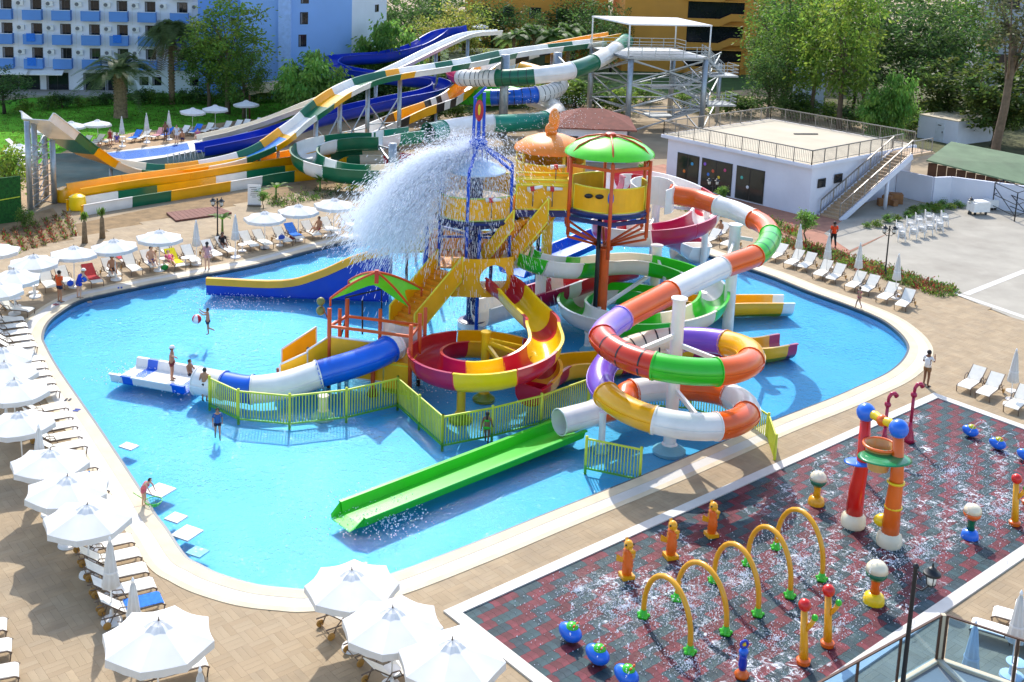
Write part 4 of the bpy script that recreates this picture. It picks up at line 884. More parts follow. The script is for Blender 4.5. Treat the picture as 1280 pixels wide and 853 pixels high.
for k, x in enumerate((20, 60)):
    u = F1.u_of(x, 90)[0]; q = MB(); a = F1.p(u-1.9, 0, 2.9); b = F1.p(u+1.9, 0, 2.9); q.add([a, b, b+F1.n*2.2-V((0, 0, .6)), a+F1.n*2.2-V((0, 0, .6)), a-V((0,0,.06)), b-V((0,0,.06)), b+F1.n*2.2-V((0, 0, .68)), a+F1.n*2.2-V((0, 0, .68))], [(0,1,2,3),(7,6,5,4),(0,4,5,1),(1,5,6,2),(2,6,7,3),(3,7,4,0)])
    q.build('awning', SLG, hotel)
for x in (10, 36, 72, 118, 146): window(hotel, F1, F1.u_of(x, 100)[0], .05, 2.4, 2.2, 'shop_window')
for x in (180, 196, 243): window(hotel, F1, F1.u_of(x, 98)[0], .9, 1.0, 1.0, 'window')
MB().bar(F1.p(cols_u[1]-3, 2.2, .15), F1.p(cols_u[4]+3, 2.2, .15), 4, .3).build('terrace_step', EARTH2, hotel)
bb = thing('apartment_building', 'tall light blue building with a pale blue fin and white end', 'building')
A1, A2, A3, A4 = P(253, 117), P(306, 119), P(366, 122), P(440, 118)
F2 = Frame(A1+V((0, -1.5, 0)), A2+V((0, -1.5, 0))); F2.box(0, F2.L, -12, 0, -.1, 26).build('wall', mat('mid blue render', '6e9be0', .85, .06, .3, dirt=.1), bb)
F3 = Frame(A2+V((0, -2, 0)), A3+V((0, -2, 0))); F3.box(.003, F3.L, -12, 0, -.1, 26).build('wall', LB, bb)
F4 = Frame(A3+V((0, -1.5, 0)), A4+V((0, -1, 0))); F4.box(.003, F4.L, -12, 0, -.1, 26).build('wall', LB, bb)
F3.box(F3.L-1.2, F3.L+.2, 0, .5, -.1, 26).build('corner_fin', mat('pale blue render', 'a8c6f2', .85), bb)
F5 = Frame(A4+V((0, -1, 0)), P(478, 112)+V((0, 3, 0))); F5.box(.003, F5.L, -12, 0, -.1, 26).build('end_wall', HW, bb)
for x, y in ((380, 23), (378, 51), (381, -3)): u, z = F4.u_of(x, y); window(bb, F4, max(.7, u), z-.7, 1.0, 1.4)
for x, y in ((305, 26),): u, z = F2.u_of(x, y); window(bb, F2, F2.L-1.0, z-.3, .8, .6)
for x, y in ((471, 11),): u, z = F5.u_of(x, y); window(bb, F5, min(F5.L-.8, u), z-.4, 1.0, .9)
# ochre apartment house behind the trees
oc = thing('apartment_building', 'ochre apartment house with sloping balcony parapets among the trees', 'building')
FO = Frame(V((16, 170)), V((46, 172))); FO.box(0, FO.L, -12, 0, -.1, 22).build('wall', OCH, oc)
for z in range(5):
    for u0, w in ((9.5, 8.5), (22, 7)):
        zz = .6+z*3.6
        FO.box(u0, u0+w, .0, .05, zz+.1, zz+3.0).build('balcony_recess', GLS, oc)
        q = MB(); a = FO.p(u0-.2, .9, 0); b = FO.p(u0+w*.55, .9, 0); c = FO.p(u0+w*.75, .9, 0); d = FO.p(u0+w+.2, .9, 0)
        q.panel(a, b, zz-.6, zz+.5, .25); q.panel(b, c, zz-.6, zz+.5, .25, zz+.2, zz+1.3); q.panel(c, d, zz+.2, zz+1.3, .25); q.build('parapet', OCH, oc)
        FO.box(u0, u0+w, 0, .9, zz-.6, zz-.45).build('balcony_slab', OCH, oc)
oc2 = thing('apartment_building', 'low ochre house with dark windows behind the fan palms', 'building')
FO2 = Frame(V((-8, 176)), V((14, 176))); FO2.box(0, FO2.L, -9, 0, -.1, 13).build('wall', OCH, oc2)
for x in range(5):
    for z in (6.8, 10.0): window(oc2, FO2, 2.6+x*4.1, z, 1.8, 1.7)
gr = thing('apartment_building', 'pale grey building beside the tall slender tree', 'building')
FG = Frame(V((62, 152)), V((80, 150))); FG.box(0, FG.L, -9, 0, -.1, 22).build('wall', GRYR, gr)
for x in range(3):
    for z in (5, 9.0, 12.5): window(gr, FG, 3+x*5, z, 2.6, 1.5)
# flat roofed white pool building
pb = thing('pool_building', 'white flat roofed building with railed roof terrace and glazed shopfront', 'building')
CA, CB = P(832, 227), P(1010, 271); FP_ = Frame(CA, CB); ZR = 4.05; DP = 15.0
FP_.box(0, FP_.L, -DP, 0, -.05, ZR-.25).build('wall', BWALL, pb)
FP_.box(-.45, FP_.L+.25, -DP-.2, .45, ZR-.249, ZR).build('roof_slab', BWALL, pb); FP_.box(-.3, FP_.L+.1, -DP, .3, ZR+.002, ZR+.02).build('roof_floor', ROOFW, pb)
for x0, x1 in ((846, 872), (877, 914), (921, 955)):
    u0 = FP_.u_of(x0, 215)[0]; u1 = FP_.u_of(x1, 235)[0]; o = FP_.box(u0, u1, .0, .05, .08, 2.75).build('glazed_door', FRM, pb)
    for k in range(2): w = (u1-u0)/2; FP_.box(u0+k*w+.07, u0+(k+1)*w-.05, .05, .07, .16, 2.66).build('pane', mat('shop glass', '2e3430', .06, .5, .5), o)
rs_ = random.Random(12)
for x, y, c_ in ((882, 205, '8a5ac8'), (886, 218, '3a7ad0'), (892, 214, 'd05a3a'), (888, 226, '4ab04a'), (899, 222, 'e0c030'), (907, 213, 'c84a7a'), (866, 205, '40a0d0'), (856, 214, 'e07a30'), (928, 222, '50b0a0'), (935, 234, 'd8d8d8')):
    u, z = FP_.u_of(x, y); c = FP_.p(u, .085, z); o = MB().ball((0, 0, 0), .14, 12, 8, (1, .12, 1)).build('display_item', mat('toy '+c_, c_, .5), pb, True); o.location = c; o.rotation_euler = (0, 0, atan2(FP_.d.y, FP_.d.x))
FR = Frame(CB, CB+V((PU.x, PU.y, 0))*DP)
for x, y in ((1027, 229), (1048, 223)): u, z = FR.u_of(x, y); o = FR.box(u-.5, u+.5, .0, .04, z-.35, z+.35).build('window', FRM, pb); FR.box(u-.43, u+.43, .04, .05, z-.29, z+.29).build('pane', GLS, o)
def railing(t, pts, mt=STD, h=1.1, sp=.16, ps=1.6, nm='railing'):
    for a, b in zip(pts, pts[1:]):
        a, b = V(a), V(b); L = (b-a).length; n = max(1, round(L/ps)); q = MB(); Z = V((0, 0, 1))
        for k in range(n+1): p = a.lerp(b, k/n); q.bar(p, p+Z*h, .07)
        o = q.build('railing_posts', mt, t); tag(o, kind='stuff')
        MB().bar(a+Z*h, b+Z*h, .08).build('top_rail', mt, t); MB().bar(a+Z*.12, b+Z*.12, .04).build('bottom_rail', mt, t)
        q = MB(); m_ = int(L/sp)
        for k in range(1, m_): p = a.lerp(b, k/m_); q.bar(p+Z*.12, p+Z*h, .022)
        tag(q.build('balusters', mt, t), kind='stuff')
z = ZR+.02; r0, r1, r2, r3 = FP_.p(-.3, .3, z), FP_.p(FP_.L+.1, .3, z), FP_.p(FP_.L+.1, -DP+2.0, z), FP_.p(FP_.L+.1, -DP, z); r4 = FP_.p(-.3, -DP, z)
railing(pb, [r2, r1, r0, r4, r3])
MB().box(FP_.p(FP_.L*.45, -DP*.72, z+.05), (2.2, .2, .08), Matrix.Rotation(.2, 3, 'Z')).build('roof_plank', FRM, pb)
# outside stairs
ss_ = thing('outside_stairs', 'tiled outside stairs with steel rails climbing to the roof terrace', 'stairs')
TRD = mat('tan stair tile', 'b79a78', .7, .15, 2); sa = FR.p(1.2, 1.1, 0); sb = FR.p(10.6, 1.1, ZR); n = 22; d = (sb-sa); L = hypot(d.x, d.y); dd = V((d.x/L, d.y/L, 0)); sd_ = V((-dd.y, dd.x, 0)); R = Matrix.Rotation(atan2(dd.y, dd.x), 3, 'Z')
for i in range(n): p = sa.lerp(sb, (i+.5)/n); h = ZR/n; MB().box((p.x, p.y, p.z-h*.2), (L/n+.03, 1.7, h), R).build('step', TRD, ss_)
for k in (-1, 1):
    MB().bar(sa+sd_*(k*.92)-V((0, 0, .1)), sb+sd_*(k*.92)-V((0, 0, .1)), .12, .45).build('stringer', BWALL, ss_); railing(ss_, [sa+sd_*(k*.86)+V((0, 0, .12)), sb+sd_*(k*.86)+V((0, 0, .12))], sp=.4)
railing(ss_, [sb+sd_*-.86, sb+dd*3+sd_*-.86], sp=.4); MB().bar(sb-V((0, 0, .1)), sb+dd*3.2-V((0, 0, .1)), 1.9, .2).build('landing', TRD, ss_)
p = FR.p(7.5, 1.9, 0); MB().cyl((p.x, p.y, 0), (p.x, p.y, 2.6), .15, 10).build('prop', BWALL, ss_, True)
for k, (u, v, s_) in enumerate(((8.4, 1.1, .7), (9.3, 1.0, .9), (9.2, 1.6, .6), (10.2, 1.2, 1.0))):
    c = FR.p(u, v, 0); o = MB().box((c.x, c.y, s_*.4), (s_, s_*.8, s_*.8), Matrix.Rotation(k, 3, 'Z')).build('cardboard_box', mat('cardboard', '9a6a42', .9, .2, 3)); tag(o, ('small cardboard box stored under the outside stairs', 'tall cardboard box stored under the outside stairs', 'smallest cardboard box under the outside stairs', 'largest cardboard box under the outside stairs')[k], 'box')
# white garden wall, hut with green roof, container, screen wall
gw = thing('garden_wall', 'white rendered wall closing the plaza below the green roof', 'wall')
W3 = [P(1120, 244), P(1164, 254), P(1186, 253), P(1280, 266), P(1420, 285)]
for a, b in zip(W3, W3[1:]): MB().panel(a, b, -.05, 2.15, .28).build('wall_panel', BWALL, gw)
hut = thing('shelter_hut', 'timber hut with weathered green felt roof behind the white wall', 'hut')
GRF = mat('weathered green roofing felt', '6f8262', .9, .2, .6, bump=.2, bscale=4, dirt=.25); TIM = mat('dark brown timber', '5a3a24', .8, .2, 2)
Yw = W3[3].y; RA, RD = PD(1158, 200, P(1163, 252).y+1.6), PD(1330, 242, P(1330, 272).y+1.6); RB, RC_ = PD(1189, 177, RA.y+6.5), PD(1340, 206, RD.y+6.5)
q = MB(); q.add([RA, RD, RC_, RB, RA-V((0,0,.12)), RD-V((0,0,.12)), RC_-V((0,0,.12)), RB-V((0,0,.12))], [(0,1,2,3),(7,6,5,4),(0,4,5,1),(1,5,6,2),(2,6,7,3),(3,7,4,0)]); q.build('roof', GRF, hut)
n = 14
for k in range(n):
    a = RA.lerp(RD, (k+.03)/n)+V((.3, .35, 0)); b = RA.lerp(RD, (k+.97)/n)+V((.3, .35, 0)); MB().panel(a, b, 0, min(a.z, b.z)-.2, .08).build('wall_plank', TIM, hut)
ct = thing('container', 'white storage container with a small door', 'container'); c0 = P(1195, 182); c1 = P(1146, 172); FC = Frame(c1, c0); FC.box(0, FC.L, -6.5, 0, 0, 2.5).build('shell', BWALL, ct); FC.box(-.02, FC.L+.02, -6.55, .05, 2.502, 2.58).build('roof', ROOFW, ct)
o = FC.box(FC.L*.45, FC.L*.45+1.1, 0, .05, .1, 2.1).build('door', mat('grey white door', 'cfd3da', .6), ct); FC.box(FC.L*.45+.85, FC.L*.45+.95, .05, .1, 1.0, 1.2).build('handle', FRM, o); FC.box(FC.L*.45+.3, FC.L*.45+.7, .05, .07, 1.75, 1.85).build('vent', FRM, o)
FS = Frame(P(990, 134), P(1029, 136)); o = thing('screen_wall', 'plain white screen wall among tree trunks', 'wall'); FS.box(0, FS.L, -.4, 0, 0, 5.2).build('panel', mat('blue white render', 'd5e0f2', .85), o); FS.box(-.05, FS.L+.05, -4.5, .05, 5.203, 5.4).build('roof_slab', BWALL, o)
# villa with brown roof
vl = thing('small_house', 'small white house with brown tiled roof behind the towers', 'house')
vx, vy = 7.4, 104.5; vw, vd = 3.0, 3.0
MB().box((vx, vy, 1.6), (vw*2, vd*2, 3.2)).build('wall', BWALL, vl)
BRF = mat('brown roof tile', '7c4334', .85, .25, 2)
ang_r = [(vx-vw-.8, vy-vd-.8), (vx+vw+.8, vy-vd-.8), (vx+vw+.8, vy+vd+.8), (vx-vw-.8, vy+vd+.8)]; ap = [(vx-1.0, vy, 4.5), (vx+1.0, vy, 4.5)]
q = MB().add([(*p, 3.1) for p in ang_r]+ap+[(*p, 3.22) for p in ang_r], [(6,7,5,4),(7,8,5),(8,9,4,5),(9,6,4),(0,1,7,6),(1,2,8,7),(2,3,9,8),(3,0,6,9),(3,2,1,0)]); q.build('roof', BRF, vl)
for dx in (-2, .5): o = MB().box((vx+dx, vy-vd-.02, 1.7), (1.2, .06, 1.3)).build('window', FRM, vl); MB().box((vx+dx, vy-vd-.06, 1.7), (1.0, .03, 1.1)).build('pane', GLS, o)
# pavilion with straw roof, platform with umbrella
tp = thing('straw_pavilion', 'open timber pavilion with pale straw matting roof', 'pavilion')
pc = [P(312, 150), P(370, 142), P(352, 130), P(305, 136)]
STR = mat('straw matting', 'c8b486', .95, .35, 4, bump=.5, bscale=12)
for p in pc: MB().cyl((p.x, p.y, 0), (p.x, p.y, 2.6), .1, 8).build('post', TIM, tp, True)
for k in range(7):
    a0 = pc[0].lerp(pc[1], k/7); a1 = pc[0].lerp(pc[1], (k+.93)/7); b0 = pc[3].lerp(pc[2], k/7); b1 = pc[3].lerp(pc[2], (k+.93)/7); z = 2.62+.06*(k % 2)
    MB().prism([a0.to_2d(), a1.to_2d(), b1.to_2d(), b0.to_2d()], z, z+.06).build('matting_strip', STR, tp)
tag(MB().prism([p.to_2d() for p in (P(560, 118), P(660, 120), P(680, 100), P(560, 98))], -.05, 4.2).build('rock_terrace', mat('planted rock terrace', '3e4a2c', .95, .5, .6, bump=1, bscale=3)), 'planted rocky terrace where the cream slide starts', 'terrace')
# ---------------------------------------------------------------- trees and plants
def leaf_mat(name):
    M = bpy.data.materials.new(name); M.use_nodes = True; n = M.node_tree.nodes; l = M.node_tree.links; b = n['Principled BSDF']; out = n['Material Output']
    at = n.new('ShaderNodeAttribute'); at.attribute_name = 'tint'; l.new(at.outputs['Color'], b.inputs['Base Color']); b.inputs['Roughness'].default_value = .5; b.inputs['Specular IOR Level'].default_value = .3
    tr = n.new('ShaderNodeBsdfTranslucent'); hs = n.new('ShaderNodeHueSaturation'); hs.inputs['Value'].default_value = 1.5; hs.inputs['Hue'].default_value = .49; l.new(at.outputs['Color'], hs.inputs['Color']); l.new(hs.outputs[0], tr.inputs[0])
    mx = n.new('ShaderNodeMixShader'); mx.inputs[0].default_value = .55; l.new(b.outputs[0], mx.inputs[1]); l.new(tr.outputs[0], mx.inputs[2]); l.new(mx.outputs[0], out.inputs[0])
    return M
LEAF = leaf_mat('leaf'); BARK = mat('grey brown bark', '6a5a48', .95, .35, 3, bump=.6, bscale=10); BARKD = mat('dark bark', '3e342a', .95, .35, 3, bump=.6, bscale=10); PALMB = mat('palm trunk fibre', '8a7558', .95, .4, 4, bump=.9, bscale=9)
def quad_leaf(mb, cols, c, d, w, L, rnd, col, fold=.15):
    d = d.normalized(); s = d.cross(V((rnd.uniform(-1, 1), rnd.uniform(-1, 1), rnd.uniform(-1, 1))))
    if s.length < .05: s = V((1, 0, 0))
    s.normalize(); 
    mb.add([c-d*(L/2), c+s*(w/2), c+d*(L/2), c-s*(w/2)], [(0, 1, 2, 3)]); k = rnd.uniform(.65, 1.35); cols.append((col[0]*k*rnd.uniform(.85, 1.15), col[1]*k, col[2]*k*rnd.uniform(.8, 1.2)))
def crown_mesh(seed, rx, rz, nclump, per, leaf, col, cr=.85, lean=0, base=0, droop=0.0, name='crown'):
    """leaf clumps spread over limb ends of an uneven crown"""
    rnd = random.Random(seed); mb = MB(); cols = []; sc = []
    for k in range(nclump):
        while True:
            p = V((rnd.uniform(-1, 1), rnd.uniform(-1, 1), rnd.uniform(-1, 1)))
            if .25 < p.length < 1: break
        p = p*(.55+.45*p.length); bulge = 1+.32*noise.noise(p*1.7+V((seed*3.1, 0, 0)))
        c = V((p.x*rx*bulge, p.y*rx*bulge, base+rz+p.z*rz*bulge)); sc.append(c)
        r = cr*rnd.uniform(.55, 1.3); kk = rnd.uniform(.72, 1.3); warm = rnd.uniform(-.15, .25)
        cc = (col[0]*kk*(1+warm), col[1]*kk, col[2]*kk)
        for i in range(per):
            o = V((rnd.gauss(0, .5), rnd.gauss(0, .5), rnd.gauss(0, .38)))*r; d = V((o.x, o.y, o.z*.4-droop*r+rnd.uniform(-.5, .3)*r))
            quad_leaf(mb, cols, c+o, d if d.length > .01 else V((1, 0, 0)), leaf*rnd.uniform(.35, .6), leaf*rnd.uniform(.7, 1.35), rnd, cc)
    me = mb.mesh(name, LEAF); colour_attr(me, cols); return me, sc
def trunk_mesh(h, r, limbs, mt, seed, top=None, lean=(0, 0)):
    rnd = random.Random(seed); mb = MB(); path = [V((lean[0]*f+rnd.uniform(-.1, .1)*(0 < f < 1), lean[1]*f+rnd.uniform(-.1, .1)*(0 < f < 1), h*f)) for f in (0, .25, .5, .75, 1)]
    mb.tube(path, r, 9, True, [1.25, .95, .85, .7, .5])
    for c in limbs:
        f = rnd.uniform(.55, .95); a = V((lean[0]*f, lean[1]*f, h*f)); mid = a.lerp(c, .5)+V((0, 0, .25)); mb.tube([a, mid, c], r*.33, 5, True, [1, .7, .3])
    return mb.mesh('trunk', mt, True)
def make_tree(seed, h, rx, rz, col, leaf=.34, ncl=70, per=46, r=.22, mt=None, cr=1.0, droop=0, stem=None, lean=(0, 0)):
    base = h-2*rz; cm, sc = crown_mesh(seed, rx, rz, ncl, per, leaf, col, cr, 0, base, droop); rnd = random.Random(seed)
    for v in cm.vertices: v.co.x += lean[0]; v.co.y += lean[1]
    tm = trunk_mesh(max(base+rz*.9, .4), r, [c+V((*lean, 0)) for c in rnd.sample(sc, min(9, len(sc)))], mt or BARK, seed, lean=lean); return cm, tm
G_L = (.14, .24, .035); G_M = (.095, .185, .032); G_D = (.056, .12, .03); G_Y = (.22, .26, .045); G_F = (.13, .27, .05)
TM = {'light': [make_tree(11, 10, 3.6, 3.8, G_L, ncl=105), make_tree(12, 10, 3.3, 4.1, G_L, ncl=105, droop=.2)], 'mid': [make_tree(21, 10, 3.6, 4.1, G_M, ncl=115), make_tree(22, 10, 4.0, 3.9, G_M, ncl=110)], 'dark': [make_tree(31, 10, 3.6, 4.4, G_D, ncl=95, mt=BARKD), make_tree(32, 10, 4.2, 4.2, G_D, ncl=95, mt=BARKD)],
      'yellow': [make_tree(41, 10, 3.8, 3.4, G_Y, ncl=70)], 'feather': [make_tree(51, 6, 3.0, 2.7, G_F, leaf=.42, ncl=80, per=60, droop=.7, cr=.9)], 'glossy': [make_tree(61, 6.5, 2.9, 2.6, (.06, .10, .022), leaf=.42, ncl=75, per=44, cr=.8)],
      'slender': [make_tree(71, 15, 2.6, 3.2, (.07, .085, .035), leaf=.36, ncl=52, per=34, r=.36, cr=1.1, lean=(.6, 0))], 'bush': [make_tree(81, 2.6, 1.5, 1.25, G_M, leaf=.26, ncl=34, per=40, r=.09, cr=.6), make_tree(82, 2.4, 1.7, 1.15, G_D, leaf=.28, ncl=36, per=40, r=.09, cr=.6), make_tree(83, 2.2, 1.4, 1.05, G_L, leaf=.26, ncl=30, per=40, r=.08, cr=.6)],
      'ball': [make_tree(91, 2.1, .62, .55, G_F, leaf=.13, ncl=34, per=44, r=.05, cr=.26)], 'shrub': [make_tree(95, .75, .48, .36, G_F, leaf=.11, ncl=24, per=36, r=.03, cr=.2), make_tree(96, .65, .45, .31, G_L, leaf=.11, ncl=22, per=36, r=.03, cr=.2)]}
def tree(kind, x, Y, top, label, group=None, wide=1.0, var=0, rz=None, z0=0, nm='tree', cat='tree'):
    b = PD(x, 200, Y); h = PD(x, top, Y).z-z0; cm, tm = TM[kind][var % len(TM[kind])]; h0 = max(v.co.z for v in cm.vertices); k = h/h0
    o = thing(nm, label, cat, (b.x, Y, z0), rz if rz is not None else random.uniform(0, 6.28), group); o.scale = (k*wide, k*wide, k)
    link('trunk', tm, o); link('crown', cm, o); return o
# --- left side
tree('light', 285, 119, -22, 'tall light green leafy tree beside the hotel', wide=1.0, nm='leafy_tree'); tree('mid', 262, 121, 20, 'dense green tree standing close behind the tall light green one', nm='leafy_tree'); tree('mid', 305, 117, 52, 'lower green tree leaning against the light blue building', nm='leafy_tree')
tree('dark', 8, 114, 78, 'dark rounded evergreen in front of the hotel terrace', wide=1.5, nm='evergreen_tree')
tree('feather', 395, 116, 58, 'soft feathery green tree in front of the light blue building', wide=.95, nm='feathery_tree'); tree('feather', 372, 118, 80, 'smaller feathery tree at the foot of the blue building', wide=.9, nm='feathery_tree')
tree('feather', 478, 134, 17, 'bright feathery tree by the white end wall', wide=.85, nm='feathery_tree'); tree('yellow', 575, 150, -4, 'yellow green spreading tree above the blue slide start', wide=1.1, nm='leafy_tree'); tree('yellow', 535, 146, 14, 'smaller yellow green tree left of the slide start', nm='leafy_tree')
for k, (x, Y, tp, w) in enumerate(((505, 160, -24, 1), (545, 168, -26, 1), (610, 170, -20, 1), (655, 168, 4, .9), (735, 160, -6, 1), (757, 168, 0, .8), (710, 172, -24, 1.1), (800, 185, -30, 1.0))): tree('dark', x, Y, tp, 'dark tall tree '+('beside the white end wall of the blue building', 'behind the bright feathery tree', 'above the start of the cream slide', 'in front of the low ochre house', 'behind the fan palms', 'left of the steel tower canopy', 'behind the low ochre house', 'against the tall ochre house')[k], 'dark trees behind the slides', w, k, nm='thicket_tree')
# --- hedge of bushes before the hotel and under the slides
for k, (x, y, tp) in enumerate(((62, 137, 116), (80, 135, 113), (100, 134, 117), (118, 132, 118), (175, 130, 108), (190, 129, 107), (230, 130, 110), (248, 129, 107), (265, 130, 112), (285, 131, 104), (305, 130, 108), (325, 128, 100), (345, 127, 98), (365, 126, 103), (388, 128, 104), (415, 130, 108), (430, 128, 100), (33, 142, 122), (205, 131, 112), (135, 131, 112))):
    Y = P(x, y).y; tree('bush', x, Y, tp, 'leafy bush in the hedge before the hotel', 'bushes in front of the hotel', 1.25, k, nm='bush', cat='bush')
for k, (x, y, tp) in enumerate(((450, 145, 118), (480, 146, 120), (510, 147, 116), (540, 150, 122), (570, 152, 128), (440, 150, 130), (600, 130, 84), (640, 132, 84), (560, 118, 78), (585, 112, 70), (690, 130, 84), (715, 133, 92), (748, 138, 100), (770, 140, 104), (800, 128, 98), (460, 128, 96), (500, 124, 88), (530, 120, 82))):
    Y = P(x, y).y; tree('bush', x, Y, tp, 'dark leafy bush growing under the slide supports', 'bushes under the slides', 1.4, k+1, nm='bush', cat='bush')
# --- right side
for k, (kind, x, Y, tp, w, lb) in enumerate((('mid', 962, 152, -30, .9, 'tall green tree at the edge of the ochre house'), ('dark', 972, 142, -10, .85, 'dark tree behind the roof terrace corner'), ('mid', 975, 135, -28, .9, 'tall tree with bare trunk beside the white screen wall'), ('light', 1045, 124, -35, .85, 'tall light green tree with slim pale trunk behind the terrace'), ('light', 1010, 130, -28, .8, 'light green tree crossing in front of the screen wall'), ('dark', 1085, 150, -30, 1, 'dark tree behind the light green one'), ('dark', 1125, 142, -24, 1.1, 'broad dark evergreen in the middle of the grove'), ('dark', 1165, 136, -6, 1.1, 'lower dark evergreen above the loquat trees'), ('mid', 1190, 146, -34, .9, 'green tree in front of the pale grey building'), ('dark', 1060, 140, 42, 1, 'dark round tree deep in the grove'), ('dark', 955, 128, 40, .8, 'dark drooping tree behind the roof railing'))):
    tree(kind, x, Y, tp, lb, None, w, k, nm='grove_tree')
tree('glossy', 1180, 126, 66, 'round glossy leaved tree behind the white container', nm='loquat_tree', wide=1.05); tree('glossy', 1240, 118, 74, 'round glossy leaved tree beside the slender trunk', nm='loquat_tree', wide=1.1); tree('glossy', 1290, 118, 64, 'round glossy leaved tree cut by the wall end', nm='loquat_tree', wide=1.1)
tree('feather', 1115, 118, 84, 'bright feathery tree behind the terrace stairs', nm='feathery_tree', wide=.55); tree('feather', 1092, 118, 104, 'low feathery tree behind the roof railing', nm='feathery_tree', wide=.8)
tree('slender', 1243, 101, -42, 'tall slender tree with bare leaning trunk behind the green roof', nm='slender_tree', rz=0)
for k, (x, y, tp) in enumerate(((905, 145, 108), (930, 146, 116), (870, 140, 118), (1000, 150, 118), (1060, 160, 128), (1085, 165, 134), (1135, 168, 130), (985, 147, 110), (1030, 152, 122), (850, 135, 108), (1215, 150, 118), (1260, 160, 128), (1105, 150, 122), (1160, 150, 120))):
    Y = P(x, y).y; tree('bush', x, Y, tp, 'leafy bush in the shade of the grove', 'bushes in the grove', 1.35, k, nm='bush', cat='bush')
# far wood behind the whole site
mb = MB(); cols = []; rnd = random.Random(9)
for k in range(420):
    x = rnd.uniform(-130, 150); y = rnd.uniform(182, 235); z = rnd.uniform(1, 15); kk = rnd.uniform(.6, 1.2)
    for i in range(36): o = V((rnd.gauss(0, 1.5), rnd.gauss(0, 1.5), rnd.gauss(0, 1.2))); quad_leaf(mb, cols, V((x, y, z))+o, o, .7, 1.4, rnd, (G_D[0]*kk, G_D[1]*kk, G_D[2]*kk))
o = mb.build('far_wood', LEAF); colour_attr(o.data, cols); tag(o, 'dark wood behind the buildings', 'wood', kind='stuff'); del o['category']
# --- palms
def frond(mb, cols, a, d, L, arch, w, rnd, col, nl=26):
    pts = [a+V((d.x*L*f, d.y*L*f, d.z*L*f-arch*L*f*f)) for f in [i/nl for i in range(nl+1)]]; s = V((-d.y, d.x, 0)).normalized()
    for i in range(1, nl):
        f = i/nl; ll = w*(.35+.65*sin(pi*min(1, f*1.05))); t = (pts[i+1]-pts[i]).normalized(); up = s.cross(t)
        for k in (-1, 1):
            e = pts[i]+s*(k*ll)+t*(ll*.55)+up*(-.28*ll); kk = rnd.uniform(.7, 1.3)
            mb.add([pts[i]-t*.01, pts[i]+t*.085, e+t*.025, e-t*.02], [(0, 1, 2, 3)]); cols.append((col[0]*kk, col[1]*kk, col[2]*kk))
def palm(name, label, x, y, top, n, L, arch, w, col, tr, group=None, dead=0, seed=1):
    b = P(x, y); h = PD(x, top, b.y).z; t = thing(name, label, 'palm tree', b, 0, group); rnd = random.Random(seed); mb = MB()
    mb.lathe([(tr*1.25, -.05), (tr*1.05, h*.15), (tr, h*.5), (tr*.95, h*.85), (tr*1.15, h*.95), (tr*.5, h)], 14)
    for i in range(int(h*3)):
        z = i/3; r = tr*1.06
        for a in range(10): an = a*.628+i*.3; mb.box((r*cos(an), r*sin(an), z), (.14, .14, .12), Matrix.Rotation(an, 3, 'Z'))
    o = mb.build('trunk', PALMB, t); tag(o, kind='stuff')
    for k in range(n):
        q = MB(); c = []; az = k*2.399+rnd.uniform(-.2, .2); el = rnd.uniform(-.2, 1.25) if k < n-dead else -.7; d = V((cos(az)*cos(el), sin(az)*cos(el), sin(el))); cc = col if k < n-dead else (.2, .15, .07)
        frond(q, c, V((0, 0, h*.97)), d, L*rnd.uniform(.85, 1.1), arch*(1.0 if el < .6 else 1.3), w, rnd, cc, 34); f = q.build('frond', LEAF, t); colour_attr(f.data, c)
palm('date_palm', 'stout date palm with thick trunk on the lawn', 151, 147, 88, 60, 4.9, .52, .6, (.10, .15, .05), .6, seed=3)
palm('fan_palm', 'tall palm with drooping crown before the hotel', 215, 130, 34, 58, 3.6, .75, .75, (.10, .15, .045), .3, dead=12, seed=4)
for k, (x, y, tp) in enumerate(((665, 112, 40), (690, 116, 44), (640, 114, 46), (708, 112, 38), (1078, 140, 95))): palm('fan_palm', 'short fan palm with spreading leaves behind the slides' if k < 4 else 'dark palm in the grove behind the terrace', x, y, tp, 26, 3.0, .5, .6, (.10, .18, .05), .2, 'fan palms behind the slides' if k < 4 else None, seed=10+k)
# --- small planting
def banana(x, y, label):
    b = P(x, y); t = thing('banana_plant', label, 'plant', b, 0, 'young banana plants on the soil strip'); rnd = random.Random(x); mb = MB().cyl((0, 0, 0), (0, 0, .9), .09, 8, .06); mb.build('stem', mat('green stem', '6a8a3a', .6), t, True)
    for k in range(7):
        q = MB(); c = []; az = k*.9+rnd.uniform(-.3, .3); el = rnd.uniform(.5, 1.2); d = V((cos(az)*cos(el), sin(az)*cos(el), sin(el))); s = V((-d.y, d.x, 0)).normalized(); L = rnd.uniform(.9, 1.4); n = 6
        vs = []
        for i in range(n+1): f = i/n; p = V((0, 0, .85))+d*(L*f)+V((0, 0, -.45*L*f*f)); w = .17*sin(pi*(.08+.88*f)); vs += [p-s*w+V((0,0,.03)), p, p+s*w+V((0,0,.03))]
        q.add(vs, [(3*i+j, 3*i+j+1, 3*i+j+4, 3*i+j+3) for i in range(n) for j in range(2)]); o = q.build('leaf', LEAF, t, True); colour_attr(o.data, [(.07, .17, .02)]*len(o.data.polygons))
for x, y in ((278, 291), (322, 257), (345, 250), (440, 238), (468, 232), (400, 240)): banana(x, y, 'young banana plant on the bare soil strip')
